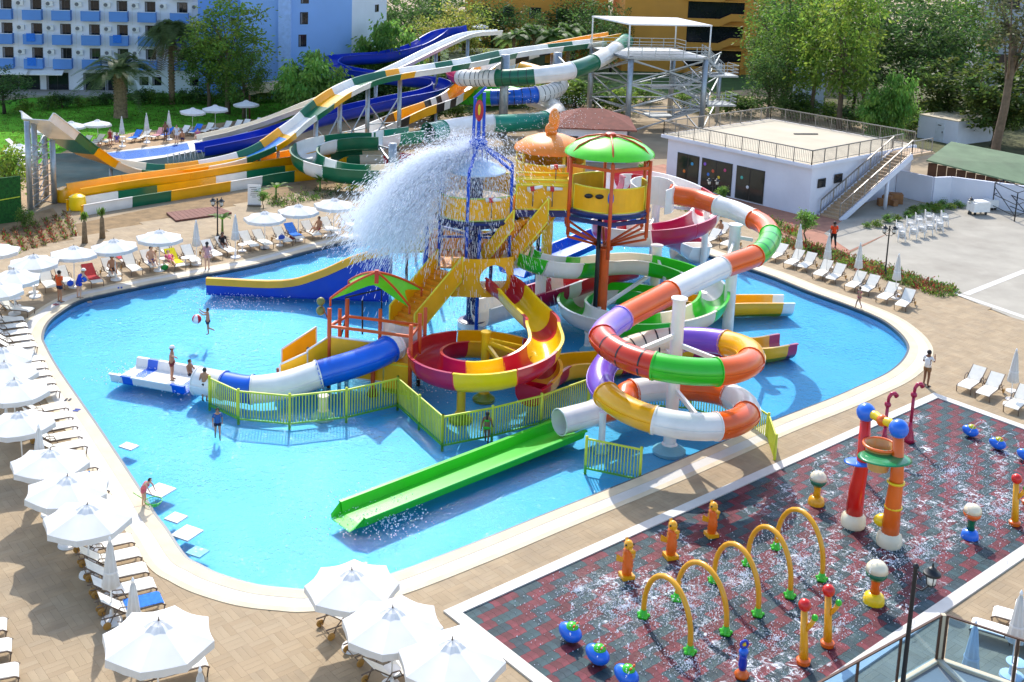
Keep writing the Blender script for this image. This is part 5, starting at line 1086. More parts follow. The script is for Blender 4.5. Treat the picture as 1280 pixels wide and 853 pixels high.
for x, y in ((106, 304), (128, 298)):
    b = P(x, y); t = thing('stub_palm', 'bare stub palm trunk beside the flower bed', 'palm tree', b, 0, 'stub palm trunks by the flower bed'); MB().lathe([(.2, 0), (.17, .5), (.13, 1.3), (.05, 1.5)], 10).build('trunk', PALMB, t, True)
    q = MB(); c = []; rnd = random.Random(x); [quad_leaf(q, c, V((rnd.gauss(0, .1), rnd.gauss(0, .1), 1.6+rnd.random()*.3)), V((rnd.gauss(0, .3), rnd.gauss(0, .3), 1)), .08, .5, rnd, G_M) for i in range(60)]; o = q.build('leaf_tuft', LEAF, t); colour_attr(o.data, c); tag(o, kind='stuff')
for x, y, tp, lb in ((1015, 308, 262, 'clipped ball tree on a thin stem beside the orange shirted man'), (329, 262, 238, 'clipped ball tree beside the white notice board'), (906, 258, 232, 'clipped ball tree before the glazed shopfront'), (806, 232, 203, 'clipped ball tree behind the lime roofed tower')): tree('ball', x, P(x, y).y, tp, lb, None, 1.0, nm='ball_tree')
for k, (x, y) in enumerate(((1092, 285), (1104, 284), (1117, 278), (1128, 276), (1142, 272), (1152, 268), (1165, 266), (1172, 262), (1184, 260), (1195, 262), (1205, 260), (1180, 266), (1160, 262))): tree('shrub', x, P(x, y).y, y-9-(k % 3)*2, 'clipped round green shrub in the plaza bed', 'round shrubs edging the plaza', 1.15, k, nm='round_shrub', cat='shrub')
def tufts(name, label, poly, n, cols_, h, seed, z=0, leaf=.14, per=14):
    rnd = random.Random(seed); mb = MB(); c = []; xs = [p.x for p in poly]; ys = [p.y for p in poly]; k = 0
    while k < n:
        p = (rnd.uniform(min(xs), max(xs)), rnd.uniform(min(ys), max(ys)))
        if not inside(p, poly): continue
        k += 1; col = rnd.choice(cols_)
        for i in range(per): o = V((rnd.gauss(0, .13), rnd.gauss(0, .13), abs(rnd.gauss(0, h)))); quad_leaf(mb, c, V((p[0], p[1], z))+o, V((o.x, o.y, .25)), leaf*.5, leaf*1.4, rnd, col)
    o = mb.build(name, LEAF); colour_attr(o.data, c); tag(o, label, kind='stuff'); return o
RFL = (.25, .05, .03); PLT = (.2, .16, .1)
HB_ = px([(965, 293), (1060, 320), (1195, 362), (1192, 371), (1175, 372), (1050, 333), (960, 302)])
tufts('flower_hedge', 'low mixed hedge of green and reddish plants behind the right loungers', HB_, 620, [G_M, G_L, RFL, G_D, (.16, .1, .04)], .16, 1)
sheet_ = structure(sheet('hedge_soil', HB_, -.002, SOIL)); tag(sheet_, 'soil strip under the mixed hedge')
tufts('flower_hedge_far', 'low mixed hedge in front of the brick path', px([(850, 258), (930, 262), (1000, 290), (1000, 297), (920, 274), (850, 264)]), 240, [G_M, G_L, RFL, G_D], .18, 2)
tufts('soil_strip_plants', 'sparse low plants on the bare soil strip', px([(330, 250), (480, 226), (485, 234), (340, 262)]), 130, [G_M, G_L, G_D, (.12, .1, .05)], .2, 4)
tufts('lawn_grass', 'tufts of bright grass on the hotel lawn', px([(0, 215), (60, 196), (170, 164), (310, 148), (420, 140), (330, 118), (180, 122), (40, 130), (0, 140)]), 2600, [(.12, .22, .03), (.13, .23, .035), (.11, .2, .03)], .03, 5, leaf=.14, per=5)
rnd = random.Random(4)
for r_ in range(7):
    a = P(4+r_*13, 292-r_*4); b = P(20+r_*12.5, 320-r_*3.6)
    for k in range(9):
        p = a.lerp(b, k/9); q = MB(); c = []
        for i in range(26): o = V((rnd.gauss(0, .12), rnd.gauss(0, .12), abs(rnd.gauss(0, .12)))); quad_leaf(q, c, o, V((o.x, o.y, .2)), .09, .26, rnd, rnd.choice([RFL, (.2, .1, .05), G_M, PLT, (.16, .14, .06)]))
        o = q.build('succulent', LEAF); o.location = p; colour_attr(o.data, c); tag(o, 'reddish succulent in a row of the dry flower bed', 'plant', 'succulents planted in rows')
# tall green screen and clipped hedge at the left edge
t = thing('green_screen', 'dark green artificial hedge screen by the truss tower', 'screen'); GS = mat('artificial hedge', '1f5a1c', .9, .5, 6, bump=1, bscale=14)
a, b = P(-40, 285), P(27, 276); MB().panel(a, b, 0, 3.1, .2).build('panel', GS, t); MB().bar(a+V((0, -.12, 1.5)), b+V((0, -.12, 1.7)), .06).build('batten', LIMF, t)
tree('bush', 8, 80, 165, 'tall leafy bush at the left edge of the lawn', None, .6, 2, nm='bush', cat='bush'); tree('bush', 28, P(28, 285).y, 255, 'small leafy bush beside the green screen', None, .7, 0, nm='bush', cat='bush')
# ---------------------------------------------------------------- sun loungers, tables, parasols
def make_lounger():
    t = thing('sun_lounger', 'x', 'sun lounger')
    mb = MB(); pth = [V((.9, 0, .30)), V((.8, 0, .36)), V((.3, 0, .37)), V((-.25, 0, .36))]; mb.sweep(pth, [(-.31, -.012), (.31, -.012), (.31, .012), (-.31, .012)]); mb.build('seat_sling', SLG, t, 'auto')
    mb = MB(); mb.sweep([V((-.28, 0, .37)), V((-.6, 0, .62)), V((-.92, 0, .88))], [(-.31, -.012), (.31, -.012), (.31, .012), (-.31, .012)]); mb.build('backrest_sling', SLG, t, 'auto')
    for s in (-1, 1):
        mb = MB(); mb.tube([V((.93, s*.335, .27)), V((.8, s*.335, .35)), V((-.95, s*.335, .34))], .022, 6); mb.build('side_rail', ALU, t, True)
        mb = MB(); mb.tube([V((-.27, s*.335, .36)), V((-.94, s*.335, .9))], .02, 6); mb.build('back_rail', ALU, t, True)
        mb = MB(); mb.tube([V((.9, s*.33, .3)), V((.86, s*.33, .0))], .022, 6); mb.build('leg', ALU, t, True)
        mb = MB(); mb.tube([V((-.05, s*.36, .36)), V((-.15, s*.37, .56)), V((-.4, s*.37, .6)), V((-.62, s*.36, .36)), V((-.72, s*.36, .12))], .02, 6); mb.build('arm_rail', ALU, t, True)
        me = MB().lathe([(.1, -.025), (.12, -.015), (.12, .015), (.1, .025)], 14).mesh('wheel', WHEEL, 'auto'); o = link('wheel', me, t); o.location = (-.8, s*.39, .12); o.rotation_euler = (pi/2, 0, 0)
    mb = MB(); mb.tube([V((-.8, -.38, .12)), V((-.8, .38, .12))], .015, 6); mb.build('axle', ALU, t, True)
    return t
LG = make_lounger()
def head_dir(foot, head): a = P(*foot); b = P(*head, .0); d = b-a; return d.normalized()
def lounger(px_, d, label, group, towel=None):
    f = P(*px_) if not isinstance(px_, Vector) else px_; d = V((d[0], d[1], 0)).normalized(); c = f+d*.9; c.z = .008
    return inst(LG, c, atan2(-d.y, -d.x)+random.uniform(-.05, .05), label, group)
LL = 'cream sling lounger in the column along the left pool side'; LG1 = 'loungers along the left pool side'
dL = V((-.86, -.51, 0)); A, B = P(203, 760), P(161, 674); stp = (B-A).normalized()*.98
k = 0; q = A.copy()
colL = []
for k in range(40):
    q = A+(B-A).normalized()*(k*.98)
    if topx(q)[1] < 392: break
    if k % 6 != 5: colL.append(q.copy()); nn_ = len(colL); lounger(q, dL, LL, LG1)
for q in (P(257, 836), P(232, 800)): lounger(q, dL, 'cream lounger below the large front left parasol', 'loungers under the front left parasol')
for q in (P(9, 792), P(15, 818), P(24, 850)): lounger(q, V((-.9, -.4, 0)), 'cream lounger alone at the bare paved corner', 'loungers at the paved corner')
R2 = [(66, 366), (88, 362), (122, 360), (146, 351), (172, 345), (195, 340), (226, 339), (246, 333), (272, 326), (290, 321), (319, 314), (336, 312), (361, 308), (376, 304), (397, 300), (420, 295), (446, 290), (458, 287)]
d2 = head_dir((195, 340), (168, 321))
for x in R2: lounger(x, d2, 'cream sling lounger in the long row behind the pool', 'loungers in the long back row')
R2b = [(52, 352), (158, 333), (215, 325)]
for x in R2b: lounger(x, d2, 'cream lounger standing in second line behind the long row', 'loungers in second line')
for x in ((40, 395), (20, 408)): lounger(x, V((-1, .1, 0)), 'cream lounger at the rounded left end of the pool', 'loungers at the left end of the pool')
d3 = head_dir((1102, 380), (1135, 357))
R3 = [(964, 328), (985, 336), (1001, 340), (1021, 350), (1037, 355), (1062, 365), (1079, 370), (1102, 380), (1124, 389), (952, 322), (893, 300), (880, 308), (905, 312)]
for k, x in enumerate(R3): lounger(x, d3, 'cream sling lounger in the row beside the mixed hedge' if k < 10 else 'cream lounger behind the orange tube near the brick path', 'loungers beside the hedge' if k < 10 else 'loungers behind the orange tube')
d4 = head_dir((1200, 490), (1240, 466))
for x in ((1203, 492), (1226, 501), (1262, 518)): lounger(x, d4, 'cream lounger beyond the far corner of the splash pad', 'loungers by the splash pad corner')
for x in ((1213, 790), (1240, 775), (1268, 766), (1262, 800), (1285, 815)): lounger(x, V((.87, -.5, 0)), 'cream lounger below the glass balustrade', 'loungers below the balustrade')
for k, x in enumerate((97, 113, 131, 161, 172, 190, 201, 222, 238, 253, 276, 289, 299, 315)): lounger((x, 186-(x-97)*.11), V((.25, 1, 0)), 'cream lounger on the terrace behind the small pool', 'loungers behind the small pool')
for k in range(6): lounger((34+k*3, 188+k*6), V((-1, .1, 0)), 'cream lounger in the far corner by the lawn', 'loungers in the far corner')
dB = V((-.8, -.6, 0))
for x in ((505, 800), (530, 836), (470, 770), (590, 870)): lounger(x, dB, 'cream lounger half hidden below the three front parasols', 'loungers under the front parasols')
# towels
def towel(p, d, m_, label, back=True):
    d = V((d[0], d[1], 0)).normalized(); c = p+d*.9; o = MB(); o.sweep([V((.55, 0, .395)), V((-.25, 0, .388)), V((-.6, 0, .655)), V((-.94, 0, .92))] if back else [V((.88, 0, .345)), V((.8, 0, .385)), V((-.2, 0, .39))], [(-.32, 0), (.32, 0), (.32, .015), (-.32, .015)]); b = o.build('towel', m_, None, 'auto'); b.location = (c.x, c.y, .01); b.rotation_euler = (0, 0, atan2(-d.y, -d.x)); return tag(b, label, 'towel')
towel(A, dL, TOWB, 'blue towel on the lounger beside two folded parasols', False); towel(P(376, 304), d2, TOWB, 'bright blue towel over a lounger in the long row'); towel(P(226, 339), d2, TOWY, 'yellow towel over a lounger backrest'); towel(P(122, 360), d2, TOWR, 'dark red towel on a lounger in the long row'); towel(P(158, 333), d2, TOWR, 'red towel on a second line lounger')
towel(P(161, 179), V((.25, 1, 0)), TOWB, 'blue towel behind the small pool'); towel(P(201, 175), V((.25, 1, 0)), TOWB, 'second blue towel behind the small pool, next to the standing man'); towel(P(190, 176), V((.25, 1, 0)), TOWP, 'patterned pink towel behind the small pool'); towel(P(238, 171), V((.25, 1, 0)), TOWB, 'blue towel bundle near the twin parasols')
towel(colL[min(8, len(colL)-1)], dL, TOWB, 'blue towel hanging under the left column of parasols')
# side tables
def make_table():
    t = thing('side_table', 'x', 'side table'); MB().lathe([(.27, .42), (.28, .43), (.28, .455), (.26, .46)], 20).build('table_top', PLW, t, 'auto'); MB().cyl((0, 0, .05), (0, 0, .42), .035, 8).build('stem', PLW, t, True); MB().lathe([(.26, 0), (.26, .04), (.1, .08)], 16).build('base', PLW, t, 'auto'); return t
TB = make_table()
for p in ((112, 704), (138, 746), (64, 600), (90, 655)): inst(TB, P(*p), 0, 'round white side table between the left column loungers', 'side tables on the left')
for p in ((42, 366), (20, 383), (139, 345), (205, 332), (262, 322), (303, 314), (350, 307), (410, 295), (232, 331)): inst(TB, P(*p), 0, 'round white side table in the long back row', 'side tables in the long row')
for p in ((998, 330), (1035, 342), (1073, 355), (1120, 369), (1264, 500)): inst(TB, P(*p), 0, 'round white side table beside the hedge or pad corner loungers', 'side tables on the right')
for p in ((120, 181), (153, 177), (208, 172), (265, 167), (184, 176)): inst(TB, P(*p), 0, 'round white side table behind the small pool', 'side tables behind the small pool')
inst(TB, P(488, 856), 0, 'round white side table under the front parasols', 'side table under the front parasols'); inst(TB, P(1268, 845), 0, 'round white side table below the balustrade', 'side table below the balustrade')
# parasols
def make_parasol(R=1.34, rim=1.98, apex=2.36):
    t = thing('parasol', 'x', 'parasol'); n = 8
    pm = MB(); rows = 5; vs = []
    a0, a1 = -pi/n, pi/n
    for i in range(rows+1):
        f = i/rows; r = .2+(R-.2)*f; z = apex-.06-(apex-.06-rim)*(f**1.08)
        for j in range(5):
            u = j/4; a = a0+(a1-a0)*u; rr = r*cos(pi/n)/cos(a)*(1-.035*sin(pi*u)*f); vs.append(V((rr*cos(a), rr*sin(a), z-.05*sin(pi*u)*f)))
    fs = [(i*5+j, (i+1)*5+j, (i+1)*5+j+1, i*5+j+1) for i in range(rows) for j in range(4)]
    n0 = len(vs); vs2 = vs+[p-V((0, 0, .012)) for p in vs]; fs2 = fs+[tuple(n0+i for i in reversed(f)) for f in fs]
    pme = pm.add(vs2, fs2).mesh('canopy_panel', UMB, True)
    vm = MB(); e = [vs[rows*5+j] for j in range(5)]; vm.add([p for p in e]+[V((p.x*1.005, p.y*1.005, p.z-.2+.02*(j % 2))) for j, p in enumerate(e)], [(j, 5+j, 6+j, j+1) for j in range(4)]); vme = vm.mesh('valance', UMBV, True)
    rm = MB(); rm.tube([V((.1, 0, apex-.14)), V((R*cos(pi/n)/cos(pi/n)*.98, 0, rim-.03))], .012, 5); rme = rm.mesh('rib', ALU, True)
    for k in range(n):
        a = k*2*pi/n; o = link('canopy_panel', pme, t); o.rotation_euler = (0, 0, a); v = link('valance', vme, o)
        r_ = link('rib', rme, t); r_.rotation_euler = (0, 0, a+pi/n)
    mb = MB(); pr = [(.36, apex-.1), (.2, apex+.02), (.03, apex+.08)]
    vs = []
    for r, z in pr: vs += [V((r*(1 if j % 2 else .9)*cos(j*pi/n), r*(1 if j % 2 else .9)*sin(j*pi/n), z-(0 if j % 2 else .02))) for j in range(2*n)]
    mb.add(vs, [(i*2*n+j, i*2*n+(j+1) % (2*n), (i+1)*2*n+(j+1) % (2*n), (i+1)*2*n+j) for i in range(2) for j in range(2*n)]); mb.build('vent_cap', UMB, t)
    MB().cyl((0, 0, apex), (0, 0, apex+.17), .03, 8, .012).build('finial', ALU, t, True); MB().cyl((0, 0, 0), (0, 0, apex), .025, 8).build('pole', WHP, t, True); MB().lathe([(.32, 0), (.3, .08), (.08, .12), (.05, .4)], 16).build('base', PLW, t, 'auto')
    return t
PS = make_parasol()
def tilt_(o): o.rotation_euler[0] = random.uniform(-.035, .035); o.rotation_euler[1] = random.uniform(-.035, .035); return o
def parasol(x, y, label, group, s=1.0):
    p = P(x, y, 2.42*s); p.z = 0; return tilt_(inst(PS, p, random.uniform(-.15, .15)+.39, label, group, s*random.uniform(.97, 1.03)))
ORD_ = ('first', 'second', 'third', 'fourth', 'fifth', 'sixth', 'seventh')
for k, (x, y) in enumerate(((109, 632), (82, 598), (60, 563), (26, 514), (16, 477), (5, 454), (2, 432))): parasol(x, y, ORD_[k]+' open white parasol up the left pool side from the folded pair', 'open parasols along the left pool side')
parasol(195, 780, 'large open white parasol standing beside two folded ones', None, 1.07)
for k, (x, y) in enumerate(((442, 712), (492, 762), (566, 804))): parasol(x, y, ('open white parasol overlapping the pool coping', 'open white parasol between the coping and the pad corner ones', 'open white parasol nearest the corner of the splash pad')[k], 'trio of front parasols', 1.04)
for k, (x, y) in enumerate(((198, 289), (144, 299), (91, 307), (42, 318), (16, 337), (-6, 304), (-6, 352))): parasol(x, y, ('open white parasol above the large seated man', 'open white parasol above the red towels', 'open white parasol behind the orange shirted man', 'open white parasol below the flower bed', 'open white parasol at the rounded pool end', 'open white parasol beside the flower bed edge', 'open white parasol at the head of the left column')[k], 'open parasols over the long row')
for k, (x, y) in enumerate(((331, 264), (373, 256), (417, 249))): parasol(x, y, ('open white parasol beside the lamp post and ball tree', 'open white parasol above the bright blue towel', 'open white parasol nearest the water spray')[k], 'open parasols near the spray')
for x, y in ((88, 151), (122, 149), (50, 157), (24, 181)): parasol(x, y, 'open white parasol by the lawn at the far corner', 'open parasols by the lawn', .95)
for x, y in ((240, 134), (269, 132), (308, 126)): parasol(x, y, 'open white parasol behind the small pool', 'open parasols behind the small pool', .95)
b = P(600, 30, 6.6); b.z = 4.2; inst(PS, b, 0, 'open white parasol at the start of the cream slide', None)
# folded parasols
def make_folded():
    t = thing('folded_parasol', 'x', 'parasol'); mb = MB(); n = 24; pr = [(.03, 2.62), (.09, 2.45), (.15, 2.0), (.21, 1.5), (.27, 1.15), (.22, 1.12)]
    vs = []
    for r, z in pr: vs += [V((r*(1 if j % 3 else .72)*cos(2*pi*j/n), r*(1 if j % 3 else .72)*sin(2*pi*j/n), z+(.03 if j % 3 else 0))) for j in range(n)]
    mb.add(vs, [(i*n+j, (i+1)*n+j, (i+1)*n+(j+1) % n, i*n+(j+1) % n) for i in range(len(pr)-1) for j in range(n)]); mb.build('folded_canopy', UMBV, t, True)
    MB().cyl((0, 0, 0), (0, 0, 2.72), .025, 8).build('pole', WHP, t, True); MB().lathe([(.32, 0), (.3, .08), (.08, .12), (.05, .4)], 16).build('base', PLW, t, 'auto'); MB().lathe([(.2, 1.62), (.215, 1.66), (.2, 1.7)], 14, cap=False).build('tie_band', UMB, t, True); MB().lathe([(.04, 2.6), (.05, 2.68), (.01, 2.78)], 8).build('finial', PLW, t, True); return t
FPS = make_folded()
def folded(x, y, label, group=None): p = P(x, y, 2.72); p.z = 0; inst(FPS, p, random.uniform(0, 1), label, group)
folded(137, 673, 'folded off white parasol between the left open parasols and the blue towel'); folded(166, 724, 'folded off white parasol standing over the blue towel')
folded(48, 532, 'folded parasol between two open ones on the left'); folded(250, 836, 'folded parasol tip beside the large front left parasol')
for x, y in ((245, 276), (294, 269)): folded(x, y, 'folded white parasol in the long row', 'folded parasols in the long row')
for x, y in ((1001, 281), (1037, 293), (1076, 304), (1124, 318), (920, 276)): folded(x, y, 'folded white parasol in the row beside the hedge', 'folded parasols beside the hedge')
folded(1271, 437, 'folded white parasol by the splash pad corner'); folded(1277, 740, 'folded grey white parasol below the balustrade at the frame edge'); folded(1220, 778, 'folded parasol seen through the glass balustrade')
for x, y in ((152, 146), (183, 142), (211, 139)): folded(x, y, 'folded white parasol behind the small pool', 'folded parasols behind the small pool')
# ---------------------------------------------------------------- splash pad toys
GRN = plastic('toy green', '35c318'); TBL = plastic('toy blue', '1a6fe0'); TYE = plastic('toy yellow', 'f0a812'); TOR = plastic('toy orange', 'ee6a14'); TRD_ = plastic('toy red', 'd81c10'); TCR = plastic('toy cream', 'ece0c0'); TMG = plastic('toy magenta', 'b02048')
PZ0 = .022
ARCH = [((804, 771), (862, 816), (827, 716)), ((846, 750), (907, 792), (866, 699)), ((892, 727), (947, 769), (907, 676)), ((934, 706), (987, 746), (952, 655)), ((970, 686), (1027, 725), (1000, 634))]
for k, (a, b, tp) in enumerate(ARCH):
    A, B = P(*a, PZ0), P(*b, PZ0); c = (A+B)/2; h = PD(tp[0], tp[1], c.y+.35).z; t = thing('spray_arch', ('yellow spray arch next to the blue pods', 'yellow spray arch second from the blue pods', 'yellow spray arch in the middle of the five', 'yellow spray arch fourth from the blue pods', 'yellow spray arch nearest the bucket tower')[k], 'spray arch', c, 0, 'yellow spray arches')
    pth = [A-c+V((0, 0, .1)), A-c+V((0, 0, h*.22))]+[((A-c)*cos(u)+V((0, 0, h*.22+h*.78*sin(u)))) for u in [pi*i/14 for i in range(1, 14)]]+[B-c+V((0, 0, h*.22)), B-c+V((0, 0, .1))]
    MB().tube(pth, .085, 12).build('hoop', TYE, t, True)
    for e in (A-c, B-c):
        q = MB(); q.lathe([(.18, 0), (.16, .06), (.12, .14), (.095, .26)], 12, e)
        for j in range(5): q.ball((e.x+.16*cos(j*1.257), e.y+.16*sin(j*1.257), .05), .065, 8, 5, (1, 1, .8))
        q.build('foot', GRN, t, True)
def seahorse(x, y, top, label):
    b = P(x, y, PZ0); h = PD(x, top, b.y).z; k = h/1.25; t = thing('seahorse_spout', label, 'spray toy', b, radians(200), 'seahorse spouts'); t.scale = (k,)*3
    MB().box((0, 0, .06), (.36, .36, .12)).build('base', TYE, t)
    q = MB(); pth = [V((0, -.02+.06*sin(z*4), .1+z)) for z in [i*.06 for i in range(14)]]; q.tube(pth, .13, 12, True, [.85+.18*(i % 2)+.25*sin(pi*min(1, i/9)) for i in range(14)]); q.build('ringed_body', TOR, t, True)
    q = MB(); q.ball((0, .02, 1.02), .15, 12, 9, (.85, 1.05, 1)); q.tube([V((0, .1, 1.0)), V((0, .24, .95)), V((0, .33, .97))], .065, 8, True, [1.1, .8, 1]); q.build('head', TYE, t, True)
    q = MB(); [q.box((0, -.12-.02*i, 1.12-.12*i), (.04, .14, .09), Matrix.Rotation(.6, 3, 'X')) for i in range(7)]; tag(q.build('crest', TYE, t), kind='stuff')
    for s in (-1, 1): MB().ball((s*.12, .09, 1.06), .03, 8, 6).build('eye', BKP, t, True); q = MB(); q.add([V((s*.13, -.02, .62)), V((s*.3, -.1, .72)), V((s*.3, -.12, .5)), V((s*.13, -.04, .46)), V((s*.13, 0, .6)), V((s*.29, -.08, .7)), V((s*.29, -.1, .51)), V((s*.13, -.02, .47))], [(0,1,2,3),(7,6,5,4),(0,4,5,1),(1,5,6,2),(2,6,7,3),(3,7,4,0)]); q.build('fin', TYE, t)
for x, y, tp, lb in ((783, 722, 672, 'orange and yellow seahorse spout beside the blue pods'), (838, 697, 648, 'orange and yellow seahorse spout in the middle of the three'), (889, 670, 625, 'orange and yellow seahorse spout by the kerb shadow')): seahorse(x, y, tp, lb)
def pod(x, y, label, dome, s=1.0, rz=0.4, nm='water_pod', grp=None):
    b = P(x, y, PZ0); t = thing(nm, label, 'spray toy', b, rz, grp); t.scale = (s,)*3
    q = MB(); q.ball((0, 0, .27), .33, 18, 12, (1.25, .85, .82)); o = q.build('body', TBL, t, True)
    for v in o.data.vertices: v.co.z += .16*max(0, -v.co.x)+.03; v.co.y *= 1+.25*v.co.x
    MB().ball((.05, .02, .5), .2, 14, 9, (1.05, 1, .8)).build('dome', dome, t, True); 
    for a in (-.5, .7): MB().cyl((.05+.13*cos(a), .13*sin(a), .6), (.05+.19*cos(a), .19*sin(a), .68), .035, 8).build('nozzle', TOR, t, True)
for k, (x, y) in enumerate(((712, 802), (746, 830), (782, 856))): pod(x, y, ('blue bean shaped pod with green dome, first from the pad corner', 'blue bean shaped pod with green dome between two others', 'blue bean shaped pod with green dome beside the spray arches')[k], GRN, .96, -.7, 'bean_pod', 'blue bean pods')
YGD = plastic('toy yellow green', 'b4bc1c')
for k, (x, y) in enumerate(((1212, 546), (1246, 562), (1281, 576))): pod(x, y, ('flat blue pod with yellow green dome nearest the pad corner', 'flat blue pod with yellow green dome in the foaming water', 'flat blue pod with green dome beside the red ball posts')[k], YGD if k < 2 else GRN, .85, -.6, 'flat_pod', 'flat blue pods')
def ballpost(x, y, top, label, half, stem, base):
    b = P(x, y, PZ0); h = PD(x, top, b.y).z; k = h/1.15; t = thing('ball_fountain', label, 'spray toy', b); t.scale = (k,)*3
    MB().lathe([(.27, 0), (.27, .1), (.24, .2), (.13, .28)], 16).build('base', base, t, 'auto'); MB().lathe([(.13, .28), (.1, .45), (.13, .62), (.16, .68)], 14).build('stem', stem, t, True)
    MB().lathe([(.18, .66), (.26, .76), (.285, .88)], 18).build('lower_cup', half, t, True); MB().lathe([(.285, .882), (.26, 1.0), (.18, 1.1), (.08, 1.145), (.01, 1.15)], 18).build('upper_dome', TCR, t, True)
ballpost(1020, 630, 590, 'ball fountain with cream and dark green top on a yellow foot behind the arches', DGR, TYE, TYE)
ballpost(1092, 753, 702, 'ball fountain with cream and green top, orange stem and yellow foot', DGR, TOR, YEB)
ballpost(1212, 672, 631, 'ball fountain with cream and orange top, green stem and blue foot', TOR, DGR, TBL)
def sprout(x, y, top, label, lean=.12):
    b = P(x, y, PZ0); h = PD(x, top, b.y).z-.2; t = thing('ball_sprout', label, 'spray toy', b, radians(-40)); MB().lathe([(.2, 0), (.21, .12), (.13, .18)], 14).build('base', TOR, t, 'auto')
    q = MB(); q.tube([V((0, 0, .1)), V((-lean*.3, 0, h*.4)), V((-lean, 0, h))], .13, 10, True, [1.1, .9, .75]); q.tube([V((-lean*.4, 0, h*.6)), V((.14, 0, h*.78)), V((.2, 0, h*.88))], .07, 8); q.build('branched_stem', TYE, t, True)
    MB().ball((-lean, 0, h+.12), .19, 14, 10).build('large_ball', TRD_, t, True); MB().ball((.22, 0, h*.92), .1, 10, 8).build('small_ball', GRN, t, True)
for x, y, tp, lb in ((1004, 829, 756, 'yellow post with red ball and small green ball beside the fish spout'), (1034, 807, 738, 'yellow post with red ball in the white foam by the last arch'), (1268, 656, 598, 'yellow post with red ball and green ball at the pad side'), (1284, 630, 578, 'yellow post with red ball behind its twin at the frame edge')): sprout(x, y, tp, lb)
# fish spout
b = P(927, 846, PZ0); t = thing('fish_spout', 'small blue ring headed spout with an orange foot', 'spray toy', b, .3)
MB().lathe([(.2, 0), (.22, .1), (.12, .2), (.1, .25)], 12).build('foot', TOR, t, True); MB().lathe([(.1, .22), (.13, .4), (.1, .6), (.12, .7)], 12).build('stem', NAV, t, True); q = MB(); q.ball((0, 0, .8), .15, 12, 8, (1, .8, .8)); q.build('head', TBL, t, True)
q = MB(); q.tube([V((.11*cos(a), 0, 1.03+.11*sin(a))) for a in [2*pi*i/14 for i in range(15)]], .04, 7, False); q.build('ring', NAV, t, True); MB().ball((0, 0, 1.03), .06, 8, 6).build('ring_core', YEB, t, True)
# bucket tower
t = thing('bucket_tower', 'red and orange legged tower with cream tipping bucket and green leaf disc', 'spray toy')
ra, oa = P(1066, 657, PZ0), P(1111, 681, PZ0); hR = PD(1074, 520, ra.y).z; hO = PD(1120, 541, oa.y).z
def boot(c): MB().lathe([(.42, 0), (.45, .12), (.42, .38), (.3, .5)], 16, c).build('boot', TCR, t, 'auto')
boot(ra); boot(oa)
rt_ = V((ra.x+.1, ra.y+.1, hR)); ot = V((oa.x-.05, oa.y+.1, hO))
MB().tube([ra+V((0, 0, .3)), ra+V((.02, 0, 1.4)), ra+V((.15, .05, hR*.6)), rt_], .3, 14, True, [1.05, .95, .75, .6]).build('red_leg', TRD_, t, True)
MB().tube([oa+V((0, 0, .3)), oa+V((0, 0, 1.4)), oa+V((.05, .05, hO*.6)), ot], .3, 14, True, [1.05, .95, .78, .6]).build('orange_leg', TOR, t, True)
MB().ball(rt_+V((0, 0, .1)), .34, 16, 12).build('blue_ball', TBL, t, True); MB().ball(ot+V((0, 0, .1)), .34, 16, 12).build('blue_ball', TBL, t, True); md = (rt_+ot)/2+V((0, 0, .1))
MB().tube([rt_+V((0, 0, .1)), rt_.lerp(ot, .3)+V((0, 0, .15)), md, rt_.lerp(ot, .7)+V((0, 0, .15)), ot+V((0, 0, .1))], .17, 10, True, [.8, 1, .8, 1, .8]).build('cross_bar', YEB, t, True); MB().ball(md, .21, 12, 8).build('orange_joint', TOR, t, True)
bc = md+V((-.05, -.2, -1.25)); q = MB(); q.lathe([(.3, -.5), (.36, -.48), (.52, .35), (.58, .42), (.53, .45), (.47, .4), (.4, .1)], 20, bc, True); q.build('bucket', plastic('toy sand bucket', 'dba860'), t, 'auto')
q = MB(); q.tube([bc+V((.56*cos(a), .56*sin(a), .42)) for a in [2*pi*i/20 for i in range(21)]], .06, 7, False); q.build('bucket_rim', TOR, t, True)
lc_ = PD(1106, 573, oa.y-.1); q = MB(); q.ball(lc_, .85, 22, 6, (1.1, .8, .07)); q.build('leaf_disc', plastic('toy leaf green', '0c8a50'), t, True); lb2 = PD(1074, 578, ra.y); MB().ball(lb2, .5, 20, 6, (1.1, .8, .12)).build('blue_disc', TBL, t, True)
for z in (.34, .56): q = MB(); c = oa+V((.02, .02, hO*z)); q.tube([c+V((.27*cos(a), .27*sin(a), 0)) for a in [2*pi*i/16 for i in range(17)]], .05, 6, False); q.build('yellow_band', YEB, t, True)
MB().ball(oa+V((-.1, .3, .75)), .36, 12, 8, (1.2, .8, .7)).build('yellow_boot', YEB, t, True)
p2 = P(1078, 600, PZ0); MB().tube([p2, p2+V((0, 0, 1.6)), PD(1078, 514, p2.y)], .1, 8).build('back_pipe', TMG, t, True); MB().ball(PD(1078, 513, p2.y), .2, 10, 8).build('pipe_ball', TMG, t, True)
